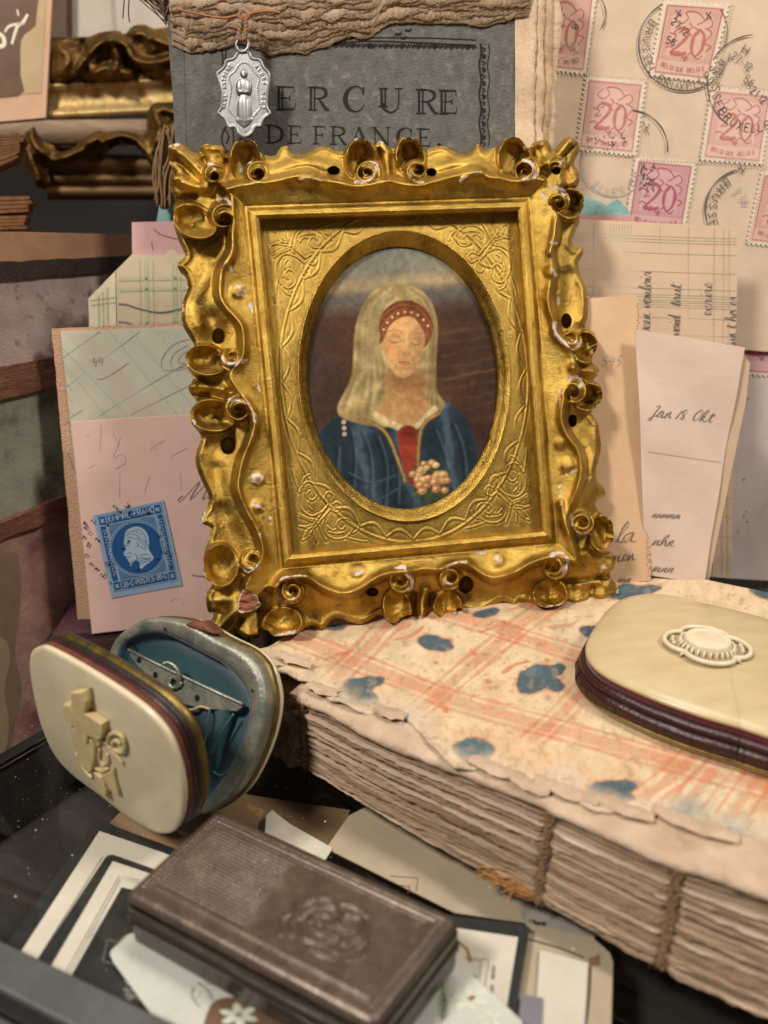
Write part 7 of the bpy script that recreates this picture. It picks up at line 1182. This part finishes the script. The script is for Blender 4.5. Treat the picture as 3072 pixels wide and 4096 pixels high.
# closed purse on the book
CZ = 2.95; half = np.array([on_z(x, y, CZ)[:2] for x, y in [(2960, 2903), (2818, 2862), (2700, 2822), (2606, 2786), (2465, 2723), (2387, 2673), (2352, 2631), (2342, 2596), (2352, 2553), (2395, 2483), (2451, 2419), (2515, 2385), (2606, 2374), (2712, 2387), (2815, 2412)]])
cC = (half[0] + half[-1]) / 2 ; full = np.concatenate([half, 2 * cC - half]); cpts = catmull(full, 4, True); cc_ = cpts.mean(0)
pc_ = thing('closed_purse', (cc_[0], cc_[1], 2.12), 'closed ivory purse with carved rosette and dark leather sides, lying on the patterned book', 'purse')
def cring(s, z, add=0.0):
    d = cpts - cc_; L = np.linalg.norm(d, axis=1, keepdims=True); return [np.array([*(cc_ + d[i] * s + d[i] / L[i] * add), z]) for i in range(len(d))]
loft('ivory_lid', [cring(.97, 2.84), cring(1, 2.88), cring(1.0, 2.93), cring(.985, 2.965), cring(.93, 3.02), cring(.82, 3.09), cring(.65, 3.16), cring(.45, 3.21), cring(.22, 3.235), cring(.05, 3.24)], M_iv2, pc_, cap1=True)
loft('velvet_gusset', [cring(1, 2.90, -.06), cring(1, 2.80, -.02), cring(1, 2.70, -.03), cring(1, 2.66, -.12)], M_vel, pc_)
wob = lambda z, a, r: [p + np.array([0, 0, 0.006 * math.sin(i * 0.9) * (1 if r else 0)]) for i, p in enumerate(cring(1, z, a))]
loft('leather_roll', [wob(z, a, 1) for z, a in ((2.72, -.10), (2.73, .0), (2.71, .07), (2.65, .11), (2.58, .09), (2.54, .03))], M_l2, pc_); loft('leather_roll', [wob(z, a, 1) for z, a in ((2.56, .03), (2.54, .10), (2.46, .17), (2.36, .18), (2.28, .14), (2.24, .06))], M_l2, pc_); loft('brass_rim', [cring(1, z, a) for z, a in ((2.28, .05), (2.27, .14), (2.24, .17), (2.21, .14), (2.20, .05))], M_brs, pc_)
loft('ivory_base', [cring(1, z, a) for z, a in ((2.22, .02), (2.21, .10), (2.16, .12), (2.13, .05), (2.125, -.4))], M_iv2, pc_, cap1=True, flip=True)
for k in range(0, len(cpts), 5):
    P = [np.array([*(cc_ + (cpts[k] - cc_) * 1.0 + nrm(cpts[k] - cc_) * a), z]) for z, a in ((2.56, .035), (2.54, .108), (2.46, .178), (2.36, .188), (2.28, .148))]; tube('stitch_crease', P, 0.012, M_l3, pc_, 5)
M_ros = mat('pale_carved_ivory', lin('#d6c9ad'), lin('#c8b894'), scale=3, rough=.4, bump=.15, bscale=16); RO = on_z(2826, 2590, 3.24); rx_ = nrm(np.append((on_z(3000, 2612, 3.24) - on_z(2652, 2568, 3.24))[:2], 0)); ry_ = np.array([-rx_[1], rx_[0], 0])
def rose(r, ph, z, A=.86, B=.78): return RO + rx_ * (A * r * math.cos(ph)) + ry_ * (B * r * math.sin(ph)) + np.array([0, 0, z * 1.6 + .005 - 0.03 * r * r])
lob = lambda ph: 0.78 + 0.22 * abs(math.cos(2 * ph)) ** 0.6
loft('rosette_ground', [[rose(r * lob(t), t, z) for t in np.linspace(0, 6.2832, 97)[:-1]] for r, z in ((1.04, -.02), (1.02, .015), (.9, .02), (.3, .02))], mat('stained_shaded_ivory', lin('#a8946e'), lin('#927d58'), scale=5, rough=.6), pc_, cap1=True); tube('rosette_rim', [rose(lob(t), t, .06) for t in np.linspace(0, 6.2832, 121)[:-1]], .055, M_ros, pc_, 8, True); loft('rosette_boss', [[rose(r, t, z) for t in np.linspace(0, 6.2832, 49)[:-1]] for r, z in ((.58, -.02), (.58, .08), (.54, .13), (.50, .16), (.47, .13), (.42, .14), (.2, .155))], M_ros, pc_, cap1=True)  # ground plate: dark shading round the rosette put into its colour, with some dirt
for t in np.linspace(0, 6.2832, 29)[:-1]: tube('rosette_tooth', [rose(.60, t, .10), rose(.66, t, .05), rose(.70, t, .0)], .028, M_ros, pc_, 6)
for t in (0, 3.1416): 
    for s in (-.2, 0, .2): tube('rosette_bead', [rose(.80, t + s, -.01), rose(.82, t + s, .07), rose(.83, t + s, .08)], .05, M_ros, pc_, 8)
for t in (.79, 2.36, 3.93, 5.5): tube('rosette_point', [rose(.72, t, .03), rose(.85, t, .06), rose(.98, t, .03)], [.05, .045, .015], M_ros, pc_, 8)

# ================================================================ snuff box on the glass, nearest the camera
BZ = 1.12; bBL, bBR, bFL, bFR = (on_z(*q, BZ) for q in ((866, 3226), (1846, 3668), (492, 3572), (1500, 4110)))
bu = nrm(bBR - bBL); bv = nrm(np.cross(bu, (0, 0, 1))); bO = bBL; bL = ((bBR - bBL) @ bu + (bFR - bFL) @ bu) / 2; bW = ((bFL - bBL) @ bv + (bFR - bBR) @ bv) / 2
def bp_(u, v, z):
    a, b = u / bL, v / bW; p = (bBL * (1 - a) + bBR * a) * (1 - b) + (bFL * (1 - a) + bFR * a) * b; return np.array([p[0], p[1], z])
sb = thing('snuff_box', bp_(bL / 2, bW / 2, 0), 'dark brown horn snuff box with ribbed lid and embossed crest lying on the glass', 'box')
M_horn = mat('dark_horn', lin('#5c4d40'), lin('#463a30'), scale=1.6, metal=0.35, rough=0.33, bump=0.15, bscale=14, c3=lin('#6e5e4e'), c3s=3.2, c3lo=0.48, c3hi=0.75, spec=0.5, rvar=.08, stretch=(1, 1, 1)); M_horn2 = mat('dark_horn_side', lin('#483c32'), lin('#382e27'), scale=1.2, metal=0.3, rough=0.24, bump=0.10, bscale=10, rvar=.06, spec=0.55, stretch=(.5, .5, 4))
uu = np.linspace(0, bL, 330); vv = np.linspace(0, bW, 170); VU, UU = np.meshgrid(vv, uu, indexing='ij')
edge_d = np.minimum(np.minimum(UU, bL - UU), np.minimum(VU, bW - VU)); cr = 0.16
rad = lambda d: -0.16 * (1 - np.sqrt(np.clip(1 - (1 - np.clip(d / 0.16, 0, 1)) ** 2, 0, 1)))
HB = rad(edge_d); fr = np.minimum(np.minimum(UU - .30, bL - .30 - UU), np.minimum(VU - .30, bW - .30 - VU))
HB += -0.025 * np.exp(-((fr) / .018) ** 2) + 0.018 * np.exp(-((fr - .05) / .02) ** 2) - 0.02 * np.exp(-((fr + .10) / .014) ** 2) + 0.011 * np.sin(VU * 80) * (1 - sstep(-.06, -.02, fr)) * (edge_d > .175)
HB += 0.013 * np.sin(VU * 92) * sstep(.08, .12, fr) * (1 - sstep(bL * .38, bL * .55, UU + 0.2 * vnoise(UU, VU, 1.5, 301)))
ce = np.array([bL * .68, bW * .52])
def er(c, w_, a):
    global HB
    P = catmull([(ce[0] + x, ce[1] + y) for x, y in c], 6); d = segdist(UU, VU, P); HB = HB + a * np.exp(-(d / w_) ** 2)
for c in [[(-.5, .1), (-.42, -.2), (-.15, -.32), (.05, -.2), (.02, .0), (-.15, .02)], [(-.45, .2), (-.2, .38), (.1, .32), (.2, .12), (.05, .05)], [(.1, -.3), (.35, -.35), (.5, -.1), (.42, .15), (.25, .1)], [(.2, .3), (.4, .35), (.55, .2)], [(-.6, -.15), (-.5, -.35), (-.3, -.42)], [(-.62, .05), (-.58, .3), (-.4, .42)], [(-.3, -.1), (-.1, -.15), (.2, -.05), (.35, -.12)], [(-.25, .15), (0, .18), (.25, .0)], [(.55, -.25), (.62, -.05), (.58, .1)], [(-.75, -.1), (-.68, .12), (-.72, .3), (-.55, .5)], [(-.1, -.45), (.15, -.5), (.35, -.45)], [(.0, .48), (.2, .5), (.4, .45)], [(-.1, -.05), (.0, .08), (.12, .0), (.05, -.1)], [(.7, .0), (.75, .2), (.6, .35)], [(-.4, 0), (-.3, .08), (-.2, .0)]]: er(c, 0.026, .045)
HB += 0.012 * fbm(UU, VU, 2.2, 302) * np.exp(-(((UU - ce[0]) / .8) ** 2 + ((VU - ce[1]) / .5) ** 2))
TV = np.zeros(UU.shape + (3,)); TV[..., 2] = BZ + HB
# round the corners in plan
du = np.maximum(np.maximum(cr - UU, UU - (bL - cr)), 0); dv_ = np.maximum(np.maximum(cr - VU, VU - (bW - cr)), 0); rr3 = np.hypot(du, dv_); k = np.where((du > 0) & (dv_ > 0), np.maximum(du, dv_) / np.maximum(rr3, 1e-6), 1.0)
Un = np.where(UU < cr, cr - du * k, np.where(UU > bL - cr, bL - cr + du * k, UU)); Vn = np.where(VU < cr, cr - dv_ * k, np.where(VU > bW - cr, bW - cr + dv_ * k, VU))
A_ = (Un / bL)[..., None]; B_ = (Vn / bW)[..., None]; TV[..., :2] = ((bBL * (1 - A_) + bBR * A_) * (1 - B_) + (bFL * (1 - A_) + bFR * A_) * B_)[..., :2]
obj('lid', TV.reshape(-1, 3), grid_faces(*UU.shape, None, True), M_horn, sb, smooth=True)
def rrect(off, z, n=10):
    out = []; r = cr + max(off, -.1)
    for (cu, cv, a0) in ((bL - cr, cr, -90), (bL - cr, bW - cr, 0), (cr, bW - cr, 90), (cr, cr, 180)):
        for i in range(n): a = math.radians(a0 + 90 * i / (n - 1)); out.append(bp_(cu + r * math.cos(a), cv + r * math.sin(a), z))
    return out
loft('lid_side', [rrect(o, z) for o, z in ((0, .88), (.012, .84), (.015, .76), (.0, .71), (-.04, .70))], M_horn, sb, flip=True); loft('box_body', [rrect(o, z) for o, z in ((-.05, .70), (-.03, .685), (.02, .66), (.045, .60), (.045, .52), (.02, .45), (.0, .42), (.0, .18), (-.01, .08), (-.05, .01), (-.12, .004))], M_horn2, sb, cap1=True, flip=True)
# ================================================================ cards and prints lying under the glass
def card(name, pts, z, m_, label=None, cat='card', k=0, t=0.03, group=None):
    pl = flat(z); P = catmull(pts, k, True) if k else pts; ab = [pl.px(*q) for q in P]
    o = slab(name, pl, ab, t, m_); o['label'] = label; o['category'] = cat
    if group: o['group'] = group
    return o, pl
M_cw = paper('card_white', '#cfc6b6', '#c3b9a8', '#a4937c', bscale=20); M_cb = paper('card_beige', '#b3a28a', '#a5947c', '#8b755a', bscale=14); M_blk = mat('mourning_black', lin('#191a19'), lin('#262826'), scale=6, rough=0.45, bump=0.3, bscale=30, c3=lin('#4a4c48'), c3s=9, c3lo=0.66, c3hi=0.72); M_cg = paper('card_grey', '#a09a90', '#948d83', '#7a7064'); M_ln = mat('thin_print_line', lin('#3a3a38'), rough=.8); M_lil = paper('card_pale_green', '#c9c7bc', '#bcbab0', '#9a9688')
brd, _ = card('backing_board', [(440, 3290), (530, 3196), (830, 3120), (1000, 3180), (1400, 3240), (1340, 3420), (900, 3480), (600, 3420)], -0.9, paper('backing_board_paper', '#7d6449', '#6e573f', '#55402c'), 'brown backing board under the glass between purse and snuff box', 'board')
_, _ = card('plain_card', [(1065, 3262), (1088, 3240), (1160, 3296), (1330, 3392), (1300, 3440), (1060, 3330)], -0.6, M_cw, 'white card corner under the glass, just behind the snuff box'); sh, shp = card('beige_sheet', [(1395, 3262), (1560, 3180), (2200, 3480), (2290, 3620), (2100, 3690), (1820, 3650), (1560, 3520), (1305, 3392)], -0.65, M_cb, 'large beige sheet under the glass below the sewn spine', 'paper')
ink = Ink(shp, .012); ink.pxs([(1590, 3542), (1640, 3548), (1632, 3575)], 4, 0); ink.done('red_corner_print', inkmat('print_red', '#8a2f28'), sh); ink = Ink(shp, .012); ink.pxs([(1560, 3505), (1672, 3514), (1664, 3566)], 3, 0); ink.done('fine_print_line', M_ln, sh)
# mourning cards, left
m1, p1 = card('mourning_card', [(358, 3319), (371, 3297), (398, 3287), (424, 3292), (690, 3390), (960, 3500), (640, 4200), (-250, 4250), (27, 3776)], -0.30, M_blk, 'larger black bordered card, under the other one, left of the snuff box', 'mourning card', group='mourning cards under the glass')
i_ = Ink(p1, .008); i_.ppoly([(398, 3325), (653, 3412), (960, 3530), (640, 4200), (-190, 4250), (78, 3818)]); i_.done('white_panel', M_cw, m1)
i_ = Ink(p1, .016); i_.pxs([(410, 3430), (150, 3842)], 3, 0); i_.done('thin_line', M_ln, m1)
m2, p2 = card('mourning_card', [(420, 3432), (432, 3421), (452, 3418), (600, 3470), (900, 3590), (640, 4230), (-40, 4200), (148, 3842)], -0.22, M_blk, 'smaller black bordered card with a dark picture, on top of the larger one', 'mourning card', group='mourning cards under the glass')
i_ = Ink(p2, .008); i_.ppoly([(451, 3446), (590, 3492), (900, 3610), (640, 4230), (40, 4220), (204, 3866)]); i_.done('white_panel', M_cw, m2); i_ = Ink(p2, .016)
for d in (0, 11): i_.pxs([(560, 3524 + d), (476 + d * .6, 3508 + d), (262 + d, 3892 + d), (120, 4150)], 2.6, 0)
i_.done('double_line', M_ln, m2); i_ = Ink(p2, .016); i_.ppoly([(487, 3551), (700, 3600), (900, 3660), (700, 4230), (130, 4230), (284, 3906)]); i_.done('dark_picture', mat('photo_black', lin('#20211f'), lin('#2f302d'), scale=2, rough=.4), m2); i_ = Ink(p2, .024); i_.pxs([(428, 3762), (470, 3772), (505, 3742)], 9, 0); i_.pxs([(430, 3765), (412, 3848), (460, 3862)], 7, 0); i_.done('picture_detail', mat('photo_grey', lin('#5a5a54'), rough=.5), m2)
i_ = Ink(p2, .024)
for k in range(26): x = 505 + random.uniform(-12, 30); y = 3945 + random.uniform(-25, 45); i_.pxs([(x, y), (x + random.uniform(10, 40), y + random.uniform(5, 26))], 3, 0)
i_.done('pale_fringe', mat('photo_pale', lin('#9a9688'), rough=.6), m2)
m3, p3 = card('lily_card', [(440, 3816), (446, 3800), (511, 3738), (640, 3700), (1300, 4020), (1200, 4300), (760, 4300), (610, 4062), (452, 3846)], -0.10, M_lil, 'white card printed with a lily on brown, partly under the front of the snuff box', 'print')
i_ = Ink(p3, .01); i_.ppoly(catmull([(830, 4050), (860, 4005), (930, 3990), (1040, 4010), (1200, 4050), (1200, 4200), (820, 4200), (815, 4110)], 4, True)); i_.done('brown_ground', inkmat('print_brown', '#6e5340'), m3)
def lily(ink, cx, cy, r, n, a0, sq=.62):
    for k in range(n):
        a = a0 + 6.2832 * k / n; d = np.array([math.cos(a), math.sin(a)]); e_ = np.array([-d[1], d[0]]); ink.ppoly([(cx + (d[0] * u + e_[0] * w_) * r, cy + (d[1] * u + e_[1] * w_) * r * sq) for u, w_ in ((.05, .05), (.4, .22), (.75, .2), (1, 0), (.75, -.2), (.4, -.22), (.05, -.05))])
M_pet = mat('petal_white', lin('#d6d2c2'), lin('#c2c0ae'), scale=8, rough=.8); M_gr = inkmat('stem_green', '#5f6b45'); M_or = inkmat('stamen_orange', '#a8702e')
i_ = Ink(p3, .018); lily(i_, 955, 4065, 85, 6, .4); lily(i_, 800, 3965, 55, 5, .9); i_.done('lily_flower', M_pet, m3); i_ = Ink(p3, .026)
for k in range(8): i_.pxs([(955, 4062), (955 + random.uniform(-18, 18), 4060 + random.uniform(-16, 12))], 4, 0)
i_.done('stamens', M_or, m3)
i_ = Ink(p3, .018)
for q in ([(790, 3935), (830, 3960), (850, 4000)], [(775, 3950), (770, 3990), (800, 4030)], [(815, 3930), (845, 3945)]): i_.pxs(q, 5)
i_.done('petal_shade', inkmat('petal_grey', '#8f9184'), m3)
# right of the box
m6, p6 = card('grey_card', [(2090, 3560), (2300, 3560), (2400, 3720), (2372, 3760), (2110, 3710), (2085, 3650)], -0.60, M_cg, 'greyish card with a dark scribbled stamp under the spine, right side'); i_ = Ink(p6, .01); rs = np.random.RandomState(31)
for k in range(26): x = 2100 + rs.rand() * 85; y = 3682 + rs.rand() * 30 + (x - 2100) * .1; i_.pxs([(x, y), (x + rs.uniform(-14, 14), y + rs.uniform(-10, 10)), (x + rs.uniform(-14, 20), y + rs.uniform(-10, 10))], 4)
i_.done('scribbled_stamp', M_ink, m6)
m8, p8 = card('worn_card', [(2105, 3690), (2372, 3752), (2440, 3812), (2452, 3850), (2440, 4250), (2040, 4250), (2080, 3760)], -0.52, M_cb, 'beige rounded card at the bottom of the pile, right of the black bordered one'); i_ = Ink(p8, .01); i_.pxs([(2116, 3758), (2240, 3795), (2335, 3832)], 6); i_.pxs([(2362, 3870), (2356, 3990), (2338, 4150)], 7); i_.done('dark_line', M_blk, m8)
i_ = Ink(p8, .012); i_.ppoly([(2352, 3838), (2398, 3818), (2400, 3862), (2360, 3868)]); i_.done('brown_tab', inkmat('tab_brown', '#8a6848'), m8)
m9, p9 = card('pale_card', [(2160, 3800), (2352, 3852), (2330, 4250), (2130, 4250)], -0.44, M_cw, 'plain pale card lying on the beige rounded card')
m10, p10 = card('slate_card', [(2085, 3975), (2172, 3992), (2160, 4250), (2060, 4250)], -0.38, mat('slate_card_paper', lin('#7d7880'), lin('#716c74'), scale=2, rough=.85), 'small slate grey card beside the pale card at the bottom edge')
m4, p4 = card('black_bordered_card', [(1760, 3655), (2105, 3700), (2118, 3712), (2116, 3730), (2030, 4250), (1700, 4250)], -0.30, M_blk, 'black bordered card with upright printed words, right of the snuff box', 'mourning card', group='mourning cards under the glass')
i_ = Ink(p4, .008); i_.ppoly([(1740, 3700), (2072, 3750), (1990, 4250), (1650, 4250)]); i_.done('white_panel', M_cw, m4)
i_ = Ink(p4, .016)
def vcap(ink, s, x, y, h, w_, dx=.06): 
    o = np.array(ink.pl.px(x, y)); a = np.array(ink.pl.px(x + dx * h, y - h)) - o; u = np.array([-a[1], a[0]]); k_ = np.linalg.norm(a); u = nrm(np.array(ink.pl.px(x - h, y - .1 * h)) - o) * k_; caps(ink, s, o, a, u, w_ * k_ / h, .3)
hp = lambda s, x, y, h, w_: (lambda o, a, u: pen(i_, s, o, a, u, w_, .0, .0, 3))(np.array(p4.px(x, y)), np.array(p4.px(x + 1, y - h)) - np.array(p4.px(x, y)), np.array(p4.px(x - h * .9, y - 2)) - np.array(p4.px(x, y)))
hp('uice.  Paris', 1972, 3985, 14, .012); hp('us.', 1905, 3930, 15, .014); hp('os.n', 1876, 3938, 15, .014)
i_.pxs([(1870, 3840), (1925, 3848), (1914, 3930)], 2.5, 0); i_.pxs([(1860, 3832), (1955, 3842), (1938, 3960)], 2.5, 0); i_.done('printed_words', M_ink, m4)
i_ = Ink(p4, .016); i_.pxs([(1830, 3770), (1868, 3800), (1880, 3850)], 14); i_.done('tan_tape', inkmat('tape_tan', '#a07a4e'), m4)
m5, p5 = card('lily_print', [(1700, 3760), (1820, 3838), (1960, 3962), (2090, 4086), (2080, 4300), (1500, 4300)], -0.16, M_lil, 'pale green print of white lilies with a leafy stem, right of the snuff box', 'print')
i_ = Ink(p5, .01); lily(i_, 1885, 3998, 90, 6, .3, .7); lily(i_, 1790, 3960, 60, 5, .1, .7); lily(i_, 1960, 4075, 60, 5, .8, .7); i_.done('lily_flower', M_pet, m5); i_ = Ink(p5, .018); i_.pxs([(1785, 3900), (1770, 3960), (1782, 4020), (1765, 4090)], 5)
for y in range(3920, 4090, 22):
    for s in (-1, 1): i_.pxs([(1776, y), (1776 + s * 22, y - 22)], [7, 2], 0)
i_.done('leafy_stem', M_gr, m5); i_ = Ink(p5, .02)
for k in range(9): i_.pxs([(1885, 3996), (1885 + random.uniform(-14, 22), 4000 + random.uniform(-18, 16))], 5, 0)
i_.done('stamens', M_or, m5)
